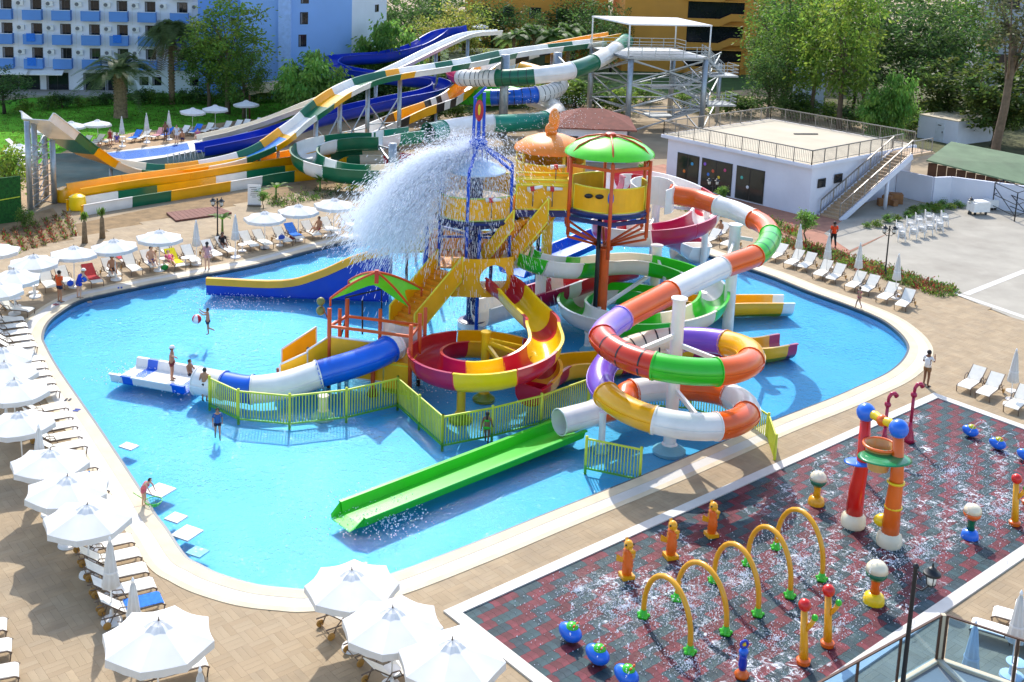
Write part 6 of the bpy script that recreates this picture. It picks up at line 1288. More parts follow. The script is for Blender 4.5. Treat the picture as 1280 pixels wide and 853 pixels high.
def cane(x, y, top, label):
    b = P(x, y, PZ0); h = PD(x, top, b.y).z; t = thing('cane_spout', label, 'spray toy', b, .2); MB().lathe([(.24, 0), (.2, .15), (.1, .6), (.07, .9)], 12).build('flared_foot', TMG, t, True); MB().cyl((0, 0, .8), (0, 0, h-.55), .07, 10).build('pole', TMG, t, True); MB().ball((0, 0, h-.5), .14, 10, 8).build('knob', TMG, t, True)
    MB().tube([V((0, 0, h-.45)), V((.02, 0, h-.2)), V((.12, 0, h-.04)), V((.27, 0, h-.03)), V((.37, 0, h-.15))], .07, 8, True, [1, 1, 1.2, 1.4, 1.6]).build('hooked_spout', TMG, t, True)
cane(1104, 560, 492, 'magenta cane spout just behind the bucket tower'); cane(1136, 552, 480, 'magenta cane spout with flared foot standing free')
# ---------------------------------------------------------------- water: spray, droplets, wet film
DROP = bpy.data.materials.new('water droplets'); DROP.use_nodes = True
def drop_mat():
    n = DROP.node_tree.nodes; l = DROP.node_tree.links; b = n['Principled BSDF']; b.inputs['Base Color'].default_value = (.92, .95, 1, 1); b.inputs['Roughness'].default_value = .15
    tr = n.new('ShaderNodeBsdfTranslucent'); tr.inputs[0].default_value = (.95, .97, 1, 1); mx = n.new('ShaderNodeMixShader'); mx.inputs[0].default_value = .55; l.new(b.outputs[0], mx.inputs[1]); l.new(tr.outputs[0], mx.inputs[2]); l.new(mx.outputs[0], n['Material Output'].inputs[0])
drop_mat()
TET = [(1, 1, 1), (-1, -1, 1), (-1, 1, -1), (1, -1, -1)]
def drops(name, label, pts, rmin, rmax, seed=1, stretch=None):
    rnd = random.Random(seed); vs = []; fs = []
    for k, p in enumerate(pts):
        r = rnd.uniform(rmin, rmax); s = stretch[k]*1.0 if stretch else V((0, 0, 0)); b = len(vs)
        for i, (x, y, z) in enumerate(TET): vs.append((p[0]+x*r+s[0]*(i % 2), p[1]+y*r+s[1]*(i % 2), p[2]+z*r+s[2]*(i % 2)))
        fs += [(b, b+1, b+2), (b, b+3, b+1), (b, b+2, b+3), (b+1, b+3, b+2)]
    me = bpy.data.meshes.new(name); me.from_pydata(vs, [], fs); me.materials.append(DROP); o = link(name, me); tag(o, label, kind='stuff'); return o
rnd = random.Random(8); pts = []; stt = []
for k in range(150000):
    core = rnd.random() < .84
    if core: az = rnd.gauss(pi+.12, .42); sp_ = abs(rnd.gauss(4.3, .9)); vz = rnd.gauss(.9, .6); t_ = rnd.random()**.8*1.02
    else: az = rnd.uniform(0, 6.28); sp_ = rnd.uniform(.3, 4.2); vz = rnd.uniform(.5, 5.5); t_ = rnd.uniform(.05, 1.35)
    j = V((rnd.gauss(0, .18), rnd.gauss(0, .18), rnd.gauss(0, .16)))*(.5+t_); v = V((cos(az)*sp_, sin(az)*sp_, vz-9.8*t_))
    p = V((Bx-.7, By-.3, 9.1))+V((cos(az)*sp_*t_, sin(az)*sp_*t_*.8, vz*t_-4.9*t_*t_))+j
    if p.z > -.1: pts.append(p); stt.append(v*.02)
drops('water_spray', 'white burst of water thrown from the blue tower', pts, .003, .0105, 2, stt)
pts = []
for k in range(1900): a = rnd.uniform(0, 6.28); r = abs(rnd.gauss(0, 1.6)); pts.append(V((Bx+r*cos(a), By-.5+r*sin(a), rnd.uniform(0, 8.4))))
for k in range(1500): a = rnd.uniform(0, 6.28); r = abs(rnd.gauss(0, 1.5)); pts.append(V((DX+.4+r*cos(a), DY-1+r*sin(a), rnd.uniform(6, 11.8))))
drops('falling_water', 'loose drops raining round the blue tower', pts, .006, .014, 3)
pts = []
def jet(a, v, n, T, spread=.03):
    for i in range(n):
        t_ = T*rnd.random(); pts.append(a+v*t_+V((0, 0, -4.9*t_*t_))+V((rnd.gauss(0, spread), rnd.gauss(0, spread), rnd.gauss(0, spread)))*(t_+.1))
for a, b, tp in ARCH:
    A, B = P(*a, PZ0), P(*b, PZ0); c = (A+B)/2; h = PD(tp[0], tp[1], c.y+.35).z
    for i in range(1, 12):
        u = pi*i/12; q = c+(A-c)*cos(u)+V((0, 0, h*.35+h*.65*sin(u))); n_ = V((c.x-q.x, c.y-q.y, 0))
        jet(q, n_*.8, 30, sqrt(q.z/4.9)*.95, .05)
for x, y in ((712, 795), (746, 822), (782, 848)):
    q = P(x, y, .7); jet(q, V((.1, .5, 4.2)), 30, .85, .03); jet(q, V((2.0, 1.4, 3.4)), 60, .85, .06)
for x, y, tp in ((1020, 630, 590), (1092, 753, 702), (1212, 672, 631)):
    b = P(x, y); q = V((b.x, b.y, PD(x, tp, b.y).z-.1))
    for i in range(5): a = i*1.257+.3; jet(q, V((cos(a)*1.6, sin(a)*1.6, 2.4)), 42, .75, .02)
for x, y in ((1212, 541), (1246, 556), (1281, 570)): jet(P(x, y, .5), V((1.2, -.4, 3.4)), 60, .75, .03)
def scat(cx, cy, rx, ry, n):
    c = P(cx, cy)
    for i in range(n): a, r = rnd.uniform(0, 6.28), abs(rnd.gauss(0, .55)); q = V((c.x+rx*r*cos(a), c.y+ry*r*sin(a), PZ0+.005+abs(rnd.gauss(0, .03)))); 
    return None
def scatter(cx, cy, rx, ry, n):
    c = P(cx, cy)
    for i in range(int(n*.42)):
        a, r = rnd.uniform(0, 6.28), abs(rnd.gauss(0, .6)); q = V((c.x, c.y))+PU*(rx*r*cos(a))+PN*(ry*r*sin(a)); d = q-PA
        if 0.1 < d.dot(PU) < PL-.1 and .1 < d.dot(PN) < PW-.1: pts.append(V((q.x, q.y, PZ0+.01+abs(rnd.gauss(0, .02)))))
for cx, cy, rx, ry, n in ((780, 760, 3, 1.6, 2600), (860, 760, 2.6, 2.2, 3000), (930, 720, 2.6, 2.2, 2600), (1000, 700, 2.2, 2.0, 1800), (1100, 640, 3, 1.6, 2000), (1190, 590, 4, 2.2, 3600), (1250, 640, 3, 2, 2400), (1150, 690, 3, 1.4, 1700), (1090, 740, 2.2, 1.2, 900), (970, 800, 2, 1.3, 1300), (1050, 780, 2.4, 1.0, 900), (860, 830, 2.2, 1.2, 1500), (720, 740, 2, 1.2, 900)): scatter(cx, cy, rx, ry, n)
drops('splash_drops', 'white splashing drops on the splash pad', pts, .007, .018, 5)
FOAM = bpy.data.materials.new('foaming water film'); FOAM.use_nodes = True
def foam_mat():
    n = FOAM.node_tree.nodes; l = FOAM.node_tree.links; n.remove(n['Principled BSDF']); out = n['Material Output']; tc = n.new('ShaderNodeTexCoord')
    a = n.new('ShaderNodeTexNoise'); a.inputs['Scale'].default_value = .42; a.inputs['Detail'].default_value = 3; a.inputs['Distortion'].default_value = 1.2
    b = n.new('ShaderNodeTexNoise'); b.inputs['Scale'].default_value = 3.2; b.inputs['Detail'].default_value = 9; b.inputs['Roughness'].default_value = .78; b.inputs['Distortion'].default_value = 1.6
    for q in (a, b): l.new(tc.outputs['Object'], q.inputs['Vector'])
    ra = n.new('ShaderNodeMapRange'); ra.inputs[1].default_value = .49; ra.inputs[2].default_value = .6; l.new(a.outputs[0], ra.inputs[0])
    rb = n.new('ShaderNodeMapRange'); rb.inputs[1].default_value = .52; rb.inputs[2].default_value = .6; l.new(b.outputs[0], rb.inputs[0])
    mu = n.new('ShaderNodeMath'); mu.operation = 'MULTIPLY'; l.new(ra.outputs[0], mu.inputs[0]); l.new(rb.outputs[0], mu.inputs[1])
    m2 = n.new('ShaderNodeMath'); m2.operation = 'MULTIPLY'; m2.inputs[1].default_value = .92; l.new(mu.outputs[0], m2.inputs[0])
    bp = n.new('ShaderNodeBump'); bp.inputs['Strength'].default_value = .35; bp.inputs['Distance'].default_value = .05; l.new(b.outputs[0], bp.inputs['Height'])
    tr = n.new('ShaderNodeBsdfTransparent'); gl = n.new('ShaderNodeBsdfGlossy'); gl.inputs['Roughness'].default_value = .08; l.new(bp.outputs[0], gl.inputs['Normal']); fr = n.new('ShaderNodeFresnel'); fr.inputs['IOR'].default_value = 1.09; l.new(bp.outputs[0], fr.inputs['Normal'])
    df = n.new('ShaderNodeBsdfDiffuse'); df.inputs[0].default_value = (.8, .84, .88, 1); m0 = n.new('ShaderNodeMixShader'); l.new(fr.outputs[0], m0.inputs[0]); l.new(tr.outputs[0], m0.inputs[1]); l.new(gl.outputs[0], m0.inputs[2])
    m1 = n.new('ShaderNodeMixShader'); l.new(m2.outputs[0], m1.inputs[0]); l.new(m0.outputs[0], m1.inputs[1]); l.new(df.outputs[0], m1.inputs[2]); l.new(m1.outputs[0], out.inputs[0])
foam_mat()
U = lambda u, v: PA+PU*u+PN*v
tag(sheet('water_film', [U(3.2, .6), U(6, .25), U(27.6, .25), U(27.6, 8.4), U(7, 8.5), U(4, 8.0), U(2.6, 5)], .034, FOAM), 'thin foaming water running over the splash pad', kind='stuff')
# foam at slide ends in the pool
pts = []
for x, y, r, n in ((470, 640, .8, 700), (612, 545, .3, 0), (160, 466, .6, 250), (246, 480, .7, 250), (300, 372, 1.6, 500), (540, 470, 1.0, 500), (600, 420, 1.3, 700), (500, 345, 2.0, 900), (470, 330, 2.0, 900), (760, 290, 1, 200)):
    c = P(x, y)
    for i in range(n): pts.append(V((c.x+rnd.gauss(0, r), c.y+rnd.gauss(0, r), -.08+abs(rnd.gauss(0, .05)))))
drops('pool_splashes', 'white splashes where slides meet the pool', pts, .01, .026, 6)
# ---------------------------------------------------------------- people
SKINS = [mat('tanned skin', 'b5805c', .55, .08, 6), mat('light skin', 'd9a787', .55, .08, 6), mat('brown skin', '7d5238', .55, .08, 6)]
HAIRB = mat('dark hair', '1e1612', .6, .2, 30); HAIRL = mat('fair hair', 'b08a50', .6, .2, 30)
def cloth(h): return mat('cloth '+h, h, .85, .12, 12, bump=.15, bscale=60)
BASEJ = dict(pel=(0, 0, .93), sp=(0, .0, 1.1), ch=(0, .0, 1.3), nk=(0, .01, 1.47), hd=(0, .03, 1.6), ht=(0, .02, 1.7),
  ls=(-.17, 0, 1.4), le=(-.24, -.02, 1.12), lw=(-.25, .06, .88), lh=(-.25, .09, .8), rs=(.17, 0, 1.4), re=(.24, -.02, 1.12), rw=(.25, .06, .88), rh=(.25, .09, .8),
  lp=(-.09, 0, .88), lk=(-.1, .02, .48), la=(-.1, -.02, .08), lt=(-.11, .13, .03), rp=(.09, 0, .88), rk=(.1, .02, .48), ra=(.1, -.02, .08), rt=(.11, .13, .03))
RAD = dict(pel=.135, sp=.12, ch=.145, nk=.058, hd=.095, ht=.07, ls=.06, le=.043, lw=.03, lh=.035, rs=.06, re=.043, rw=.03, rh=.035, lp=.092, lk=.058, la=.04, lt=.032, rp=.092, rk=.058, ra=.04, rt=.032)
EDG = [('pel', 'sp'), ('sp', 'ch'), ('ch', 'nk'), ('nk', 'hd'), ('hd', 'ht'), ('ch', 'ls'), ('ls', 'le'), ('le', 'lw'), ('lw', 'lh'), ('ch', 'rs'), ('rs', 're'), ('re', 'rw'), ('rw', 'rh'), ('pel', 'lp'), ('lp', 'lk'), ('lk', 'la'), ('la', 'lt'), ('pel', 'rp'), ('rp', 'rk'), ('rk', 'ra'), ('ra', 'rt')]
POSES = {
 'stand': {},
 'walk': dict(lk=(-.1, .16, .5), la=(-.1, .2, .1), lt=(-.11, .34, .06), rk=(.1, -.04, .5), ra=(.1, -.22, .12), rt=(.11, -.1, .02), lw=(-.25, -.1, .9), lh=(-.25, -.12, .82), rw=(.25, .2, .95), rh=(.25, .25, .88)),
 'point': dict(re=(.4, .18, 1.38), rw=(.6, .38, 1.42), rh=(.66, .44, 1.42)),
 'throw': dict(le=(-.2, .24, 1.36), lw=(-.16, .42, 1.5), lh=(-.15, .46, 1.56), re=(.2, .24, 1.36), rw=(.14, .42, 1.5), rh=(.13, .46, 1.56), lk=(-.1, -.05, .52), la=(-.1, -.32, .42), lt=(-.1, -.42, .36)),
 'hold': dict(re=(.22, .14, 1.2), rw=(.1, .32, 1.36), rh=(.06, .36, 1.42), le=(-.24, -.02, 1.12), lw=(-.16, .2, 1.2), lh=(-.08, .28, 1.26)),
 'lean': dict(sp=(0, .06, 1.08), ch=(0, .2, 1.24), nk=(0, .32, 1.36), hd=(0, .4, 1.45), ht=(0, .42, 1.55), ls=(-.17, .22, 1.32), rs=(.17, .22, 1.32), le=(-.22, .4, 1.12), lw=(-.2, .5, .92), lh=(-.2, .54, .86), re=(.22, .4, 1.12), rw=(.2, .5, .92), rh=(.2, .54, .86)),
 'crouch': dict(pel=(0, -.12, .62), sp=(0, .0, .76), ch=(0, .2, .88), nk=(0, .34, .96), hd=(0, .43, 1.02), ht=(0, .47, 1.11), ls=(-.17, .22, .94), rs=(.17, .22, .94), le=(-.2, .4, .74), lw=(-.16, .55, .58), lh=(-.15, .6, .52), re=(.2, .4, .74), rw=(.16, .55, .58), rh=(.15, .6, .52), lp=(-.09, -.1, .58), rp=(.09, -.1, .58), lk=(-.12, .18, .46), rk=(.12, .18, .46), la=(-.1, -.02, .08), ra=(.1, -.02, .08)),
 'sit': dict(pel=(0, 0, .12), sp=(0, -.06, .3), ch=(0, -.08, .5), nk=(0, -.06, .67), hd=(0, -.02, .8), ht=(0, -.02, .9), ls=(-.17, -.08, .6), rs=(.17, -.08, .6), le=(-.26, .02, .36), lw=(-.2, .22, .26), lh=(-.16, .28, .25), re=(.26, .02, .36), rw=(.2, .22, .26), rh=(.16, .28, .25), lp=(-.09, .05, .1), rp=(.09, .05, .1), lk=(-.13, .44, .26), rk=(.13, .44, .26), la=(-.12, .7, .05), ra=(.12, .7, .05), lt=(-.13, .84, .07), rt=(.13, .84, .07)),
 'lie': dict(pel=(0, 0, .12), sp=(0, -.17, .16), ch=(0, -.36, .26), nk=(0, -.5, .4), hd=(0, -.6, .5), ht=(0, -.66, .58), ls=(-.17, -.44, .34), rs=(.17, -.44, .34), le=(-.27, -.22, .2), lw=(-.2, .0, .2), lh=(-.16, .07, .2), re=(.27, -.22, .2), rw=(.2, .0, .2), rh=(.16, .07, .2), lp=(-.09, .06, .1), rp=(.09, .06, .1), lk=(-.1, .5, .14), rk=(.12, .46, .3), la=(-.1, .88, .05), ra=(.12, .8, .05), lt=(-.11, .95, .15), rt=(.12, .92, .08)),
}
def skin_mesh(J, rad):
    names = list(J); me = bpy.data.meshes.new('body'); me.from_pydata([J[n] for n in names], [(names.index(a), names.index(b)) for a, b in EDG], []); ob = bpy.data.objects.new('tmp', me); COL.objects.link(ob)
    sk_ = ob.modifiers.new('skin', 'SKIN'); sk_.use_smooth_shade = True
    for i, n in enumerate(names): d = me.skin_vertices[0].data[i]; d.radius = (rad[n],)*2; d.use_root = (n == 'pel')
    sb = ob.modifiers.new('sub', 'SUBSURF'); sb.levels = 1; dg = bpy.context.evaluated_depsgraph_get(); dg.update(); res = bpy.data.meshes.new_from_object(ob.evaluated_get(dg)); bpy.data.objects.remove(ob, do_unlink=True); bpy.data.meshes.remove(me); return res
_pc = {}
def person(label, loc, face, pose='stand', h=1.72, skin=0, shorts='222a44', shirt=None, hair=HAIRB, hat=None, longhair=False, bikini=False, sleeves=True, long=False):
    """one continuous body; hair and clothes as children; face = heading of the front (+Y local)"""
    k = h/1.72; J = dict(BASEJ); J.update(POSES[pose]); key = pose
    if key not in _pc:
        base = skin_mesh(J, RAD); bm = bmesh.new(); bm.from_mesh(base)
        q = MB()
        for s, w, hh in ((-1, 'lw', 'lh'), (1, 'rw', 'rh')):
            a, b = V(J[w]), V(J[hh]); d = (b-a).normalized(); side = d.cross(V((0, 1, .2))).normalized() if abs(d.y) < .9 else V((1, 0, 0))
            for i, (off, L) in enumerate(((-.024, .06), (-.008, .07), (.008, .066), (.024, .055))): p = b+side*off+d*.015; q.tube([p, p+d*L*.5, p+d*L*.9+V((0, .014, -.005))], .0085, 5, True, [1, .9, .7])
            p = a.lerp(b, .6)+side*(-.03*s); q.tube([p, p+d*.035-side*(.02*s), p+d*.06-side*(.024*s)], .0095, 5, True, [1, .9, .7])
        hd = V(J['hd']); fw_ = V((0, 1, 0)) if pose not in ('lie',) else V((0, .75, .66)); upv = V((0, 0, 1)) if pose != 'lie' else V((0, -.66, .75))
        q.tube([hd+fw_*.085+upv*.02, hd+fw_*.12-upv*.012], .014, 6, True, [.6, 1]); 
        for s in (-1, 1): q.ball(hd+V((s*.092, 0, 0)), .022, 6, 5, (.5, 1, 1.4))
        kx = len(q.v); me2 = q.mesh('x'); bm.from_mesh(me2); me = bpy.data.meshes.new('body'); bm.to_mesh(me); bm.free(); me.polygons.foreach_set('use_smooth', [True]*len(me.polygons)); _pc[key] = (me, hd, fw_, upv)
    me0, hd, fw_, upv = _pc[key]; me = me0.copy(); me.materials.clear(); me.materials.append(SKINS[skin])
    t = thing('person', label, 'person', loc, face-pi/2); t.scale = (k,)*3; b = link('body', me, t)
    for s in (-1, 1): MB().ball(hd+fw_*.088+V((s*.035, 0, 0))+upv*.025, .011, 6, 5).build('eye', BKP, b, True)
    MB().bar(hd+fw_*.09-upv*.045-V((.022, 0, 0)), hd+fw_*.09-upv*.045+V((.022, 0, 0)), .008).build('mouth', mat('lips', '8a4438', .6), b)
    q = MB(); q.ball(hd-fw_*.022+upv*.03, .112, 10, 8, (.95, 1, .98)); 
    if longhair: q.tube([hd-fw_*.08+upv*.02, hd-fw_*.13-upv*.12, hd-fw_*.11-upv*.3], .06, 7, True, [1, .9, .4])
    ho = q.build('hair', hair, t, True)
    # keep the face free of hair
    for v in ho.data.vertices:
        d = (v.co-hd); f = d.dot(fw_)
        if f > .035: v.co -= fw_*(f-.03)*.95
    if hat: hq = MB(); c = hd+upv*.07; hq.lathe([(.16, 0), (.115, .015), (.11, .08), (.06, .11)], 12, c); hq.build('cap', hat, t, True)
    pl, lk, rk, lp, rp = V(J['pel']), V(J['lk']), V(J['rk']), V(J['lp']), V(J['rp']); sp_ = V(J['sp'])
    if shorts:
        m_ = cloth(shorts); q = MB(); f = .35 if not bikini else .08
        if long: f = .95
        q.tube([pl.lerp(sp_, .35), pl, (lp+rp)/2-V((0, 0, .02))], .158, 10, True, [.88, 1.0, .95])
        for a, c in ((lp, lk), (rp, rk)): q.tube([a+V((0, 0, .02)), a.lerp(c, f*.5), a.lerp(c, f)], .105, 9, True, [1, .95, .86 if not long else .7])
        if long:
            for a, c in ((lk, V(J['la'])), (rk, V(J['ra']))): q.tube([a.lerp(c, -.05), a.lerp(c, .92)], .075, 8, True, [1, .85])
        q.build('trousers' if long else 'shorts', m_, t, True)
    if shirt or bikini:
        q = MB(); ch, nk = V(J['ch']), V(J['nk'])
        if bikini: q.tube([sp_.lerp(ch, .75), ch, ch.lerp(nk, .2)], .155, 10, True, [.95, 1, .95]); m_ = cloth(shorts)
        else:
            m_ = cloth(shirt); q.tube([pl.lerp(sp_, .1), sp_, ch, ch.lerp(nk, .55)], .165, 12, True, [.95, .88, 1.02, .62])
            if sleeves:
                for a, c in (('ls', 'le'), ('rs', 're')): A_, C_ = V(J[a]), V(J[c]); q.tube([ch.lerp(A_, .5), A_, A_.lerp(C_, .6)], .08, 8, True, [1.2, 1, .85])
        q.build('top' if bikini else 'shirt', m_, t, True)
    if pose in ('stand', 'walk', 'hold', 'lean', 'point') and loc[2] > -.05 and not bikini:
        for f_, n_ in (('la', 'lt'), ('ra', 'rt')): a, c = V(J[f_]), V(J[n_]); MB().sweep([V((a.x, a.y-.05, .014)), V((c.x, c.y+.05, .014))], [(-.05, -.013), (.05, -.013), (.05, .013), (-.05, .013)]).build('sandal', BKP, t)
    return t
D = radians
W0 = -.5
def at(x, y, z=.01): p = P(x, y, z); return p
def lounge_seat(px_, d, z=.37, f=.75): p = P(*px_); d = V((d[0], d[1], 0)).normalized(); q = p+d*f; return V((q.x, q.y, z))
person('man in an orange shirt and navy shorts standing by the loungers', at(75, 378), D(60), 'stand', 1.78, 0, '1c2440', 'e8561a')
person('woman in a straw hat and blue swimsuit bending beside a lounger', at(99, 373), D(70), 'lean', 1.68, 1, '1d3cae', '1d3cae', HAIRL, SLG, sleeves=False)
person('dark haired person sitting on a lounger beside a red towel', lounge_seat((146, 351), d2), D(-60), 'sit', 1.7, 0, '2a2a3a')
person('large man in blue trunks sitting upright on a lounger', lounge_seat((195, 340), d2), D(-55), 'sit', 1.85, 1, '3a4a9a')
person('woman in a pink wrap lying on her lounger', lounge_seat((220, 340), d2, .36, .85), D(-60), 'lie', 1.65, 1, 'd04a7a', 'd04a7a', longhair=True)
person('woman in a pale pink dress standing at the pool edge', at(259, 337), D(100), 'stand', 1.7, 1, 'd8a09a', 'd8a09a', longhair=True)
person('person in dark clothes sitting behind the lamp post', lounge_seat((290, 321), d2, .37, 1.4), D(-60), 'sit', 1.6, 2, '202024', '202024')
person('sunburnt man sitting sideways on a lounger near the spray', lounge_seat((405, 298), d2), D(-120), 'sit', 1.75, 0, 'a03030')
person('boy leaping in the pool to catch a beach ball', at(260, 428, -.3)+V((0, 0, .35)), D(185), 'throw', 1.45, 0, '2a3040')
person('boy with a white cap standing on the slide end and pointing', at(215, 475, .0), D(0), 'point', 1.6, 0, '7a2a2a', hat=PLW)
person('boy sitting on the rim of the white slide trough', at(238, 470, .35), D(-20), 'sit', 1.45, 0, '20242c')
person('boy in black trunks wading beside the fence end', at(256, 503, -.3), D(80), 'stand', 1.6, 0, '17181c')
person('small boy in a blue rash vest wading in open water', at(272, 549, -.35), D(-70), 'walk', 1.35, 0, '1c2038', '2f5f9a')
person('small girl in a pink top bending over the water with a net', at(180, 632), D(-15), 'lean', 1.2, 1, 'e0707a', 'e0707a', longhair=True, sleeves=False)
person('girl in a green bikini standing behind the green trough', at(608, 556, -.35), D(80), 'walk', 1.45, 2, '2fb02a', bikini=True, longhair=True)
person('man in white shirt and brown shorts photographing the pool', at(1157, 483), D(35), 'hold', 1.82, 2, '8a6440', 'eeeae4')
person('lifeguard in orange shirt and black trousers walking on the brick path', at(1041, 309), D(95), 'walk', 1.8, 2, '15161a', 'f0480e', long=True)
person('child in a pink suit stepping along the pool edge', at(1073, 386), D(150), 'walk', 1.3, 0, 'a03a5a', bikini=True)
person('child in white shirt sitting on the stairs of the leaf roofed platform', at(386, 452, .55), D(10), 'sit', 1.3, 0, '3a3a4a', 'e8e4dc')
person('man in a red shirt standing in the open shop doorway', at(943, 249), D(-110), 'stand', 1.75, 2, '1a1a1e', 'd02a20', long=True)
person('bather sitting on a lounger behind the orange tube', lounge_seat((893, 300), d3), D(-130), 'sit', 1.7, 0, '2a5ab0')
person('dark tanned man standing behind the small pool', at(207, 176), D(-90), 'stand', 1.8, 2, '3a3a3a')
person('person with a white towel wrap standing by the small pool', at(221, 179), D(-90), 'stand', 1.7, 1, 'dcdcd8', 'dcdcd8')
person('red swimsuit bather standing beside the left terrace loungers', at(138, 183), D(-90), 'stand', 1.65, 1, 'b03a3a', 'b03a3a', sleeves=False)
person('purple clad person sitting on a terrace lounger', at(146, 178, .4), D(-90), 'sit', 1.65, 1, '5a4a9a', '5a4a9a'); person('person in pink sitting near the twin parasols', at(247, 172, .4), D(-90), 'sit', 1.6, 1, 'c86a8a', 'c86a8a')
person('swimmer standing in the small pool by its far rim', at(228, 184, -.6), D(-90), 'stand', 1.6, 0, '2a2a5a'); person('small child standing in the water at the small pool corner', at(124, 194, -.5), D(-60), 'stand', 1.2, 0, '2a2a5a')
# beach ball, net
c = P(246, 398, 1.35); c = PD(246, 399, P(260, 428, -.3).y); t = thing('beach_ball', 'red and white beach ball in the air above the boy', 'beach ball', c)
for k in range(6):
    q = MB(); vs = []
    for i in range(9):
        for j in range(4): th = pi*i/8; ph = (k+j/3)*pi/3; vs.append((.24*sin(th)*cos(ph), .24*sin(th)*sin(ph), .24*cos(th)))
    q.add(vs, [(i*4+j, (i+1)*4+j, (i+1)*4+j+1, i*4+j+1) for i in range(8) for j in range(3)]); q.build('gore', (RED if k % 2 else PLW), t, True)
c = P(192, 626, .15); t = thing('fishing_net', 'green hand net held over the water by the girl', 'net', c); q = MB(); q.tube([V((.3*cos(a), .3*sin(a), 0)) for a in [2*pi*i/18 for i in range(19)]], .018, 6, False); q.build('hoop', LGR, t, True)
NET = mat('green netting', '3ab04a', .8); q = MB(); [q.tube([V((.3*cos(a), .3*sin(a), 0)), V((.2*cos(a), .2*sin(a), -.16)), V((0, 0, -.22))], .007, 4) for a in [2*pi*i/16 for i in range(16)]]; [q.tube([V((r*cos(a), r*sin(a), z)) for a in [2*pi*i/14 for i in range(15)]], .007, 4, False) for r, z in ((.25, -.09), (.17, -.17), (.08, -.21))]; tag(q.build('mesh_bag', NET, t), kind='stuff')
MB().tube([V((-.3, 0, 0)), V((-.75, .05, .25))], .015, 6).build('handle', LGR, t, True)
# ---------------------------------------------------------------- lamps, balustrade, chairs, loose items
LGL = mat('frosted lantern glass', 'e6e4da', .3)
def lantern(t, c, s=1.0):
    o = MB().lathe([(.1*s, -.28*s), (.12*s, -.26*s), (.02*s, -.36*s)], 10, c).build('lantern_foot', BKP, t, 'auto'); MB().lathe([(.1*s, -.26*s), (.13*s, .02*s)], 10, c).build('lantern_glass', LGL, o, True)
    MB().lathe([(.22*s, .0), (.21*s, .05*s), (.12*s, .1*s), (.09*s, .17*s), (.03*s, .2*s), (.015*s, .3*s)], 12, c).build('lantern_hood', BKP, o, 'auto')
    for k in range(4): a = k*pi/2; MB().bar(V(c)+V((.105*s*cos(a), .105*s*sin(a), -.27*s)), V(c)+V((.135*s*cos(a), .135*s*sin(a), .02*s)), .015*s).build('glazing_bar', BKP, o)
def lamp(label, base, h, arms, r=.05):
    t = thing('street_lamp', label, 'lamp post', base); q = MB(); q.lathe([(.16, 0), (.16, .1), (.09, .3), (r, .5)], 12); q.cyl((0, 0, .4), (0, 0, h), r, 10, r*.8); q.ball((0, 0, h), r*1.2, 8, 6); q.build('post', BKP, t, 'auto')
    for ax, ay in arms: q = MB(); q.tube([V((0, 0, h-.55)), V((ax*.5, ay*.5, h-.62)), V((ax, ay, h-.42))], .022, 6); q.tube([V((0, 0, h-.1)), V((ax*.4, ay*.4, h-.35))], .018, 6); q.build('arm', BKP, t, True); lantern(t, (ax, ay, h-.15))
def lampYh(x, y, top): b = P(x, y); return b, PD(x, top, b.y).z
b, h = lampYh(272, 300, 249); lamp('black twin lantern post by the banana plant', b, h, ((-.28, 0), (.28, -.05)))
b, h = lampYh(1106, 345, 283); lamp('black twin lantern post in the mixed hedge', b, h, ((-.3, 0), (.3, 0)))
b, h = lampYh(889, 262, 224); lamp('black twin lantern post before the glazed shopfront', b, h, ((-.3, 0), (.3, 0)))
b, h = lampYh(1212, 268, 248); lamp('short black lantern post beside the white carts', b, h, ((.0, .01),))
NY = 25.5; tp = PD(1145, 708, NY); lamp('tall black post with one white lantern beside the balustrade', V((tp.x, NY, 0)), tp.z, ((.38, -.08),), .065)
# raised terrace with glass balustrade
TZ = PD(1173, 822, 27.6).z; Cc = V((PD(1173, 822, 27.6).x, 27.6)); dl = (P(1120, 853, TZ).to_2d()-Cc).normalized(); dr = (P(1262, 853, TZ).to_2d()-Cc).normalized()
TERR = mat('grey terrace tile', '8e8a84', .7, .12, 1.5); q = [Cc, Cc+dl*9, Cc+dl*9+V((0, -4)), Cc+dr*8+V((0, -4)), Cc+dr*8]
ter = structure(MB().prism(q, -.05, TZ-.1).build('terrace', TERR)); tag(ter, 'raised grey tiled terrace behind the glass balustrade')
GLASS = bpy.data.materials.new('blue tinted glass'); GLASS.use_nodes = True
def glass_mat():
    n = GLASS.node_tree.nodes; l = GLASS.node_tree.links; n.remove(n['Principled BSDF']); tr = n.new('ShaderNodeBsdfTransparent'); tr.inputs[0].default_value = (.62, .82, 1.0, 1); gl = n.new('ShaderNodeBsdfGlossy'); gl.inputs['Roughness'].default_value = .02; lw = n.new('ShaderNodeLayerWeight'); lw.inputs[0].default_value = .5; fr = n.new('ShaderNodeMath'); fr.operation = 'POWER'; fr.inputs[1].default_value = 4; l.new(lw.outputs['Facing'], fr.inputs[0]); f2 = n.new('ShaderNodeMath'); f2.operation = 'MULTIPLY_ADD'; f2.inputs[1].default_value = .6; f2.inputs[2].default_value = .03; l.new(fr.outputs[0], f2.inputs[0]); mx = n.new('ShaderNodeMixShader'); l.new(f2.outputs[0], mx.inputs[0]); l.new(tr.outputs[0], mx.inputs[1]); l.new(gl.outputs[0], mx.inputs[2]); l.new(mx.outputs[0], n['Material Output'].inputs[0])
glass_mat(); HH = PD(1178, 768, 27.6).z-TZ
bal = thing('glass_balustrade', 'blue tinted glass balustrade with brown metal handrail on a cream kerb', 'railing'); BRZ = mat('bronze handrail', '5a4232', .35, .1, metal=.5)
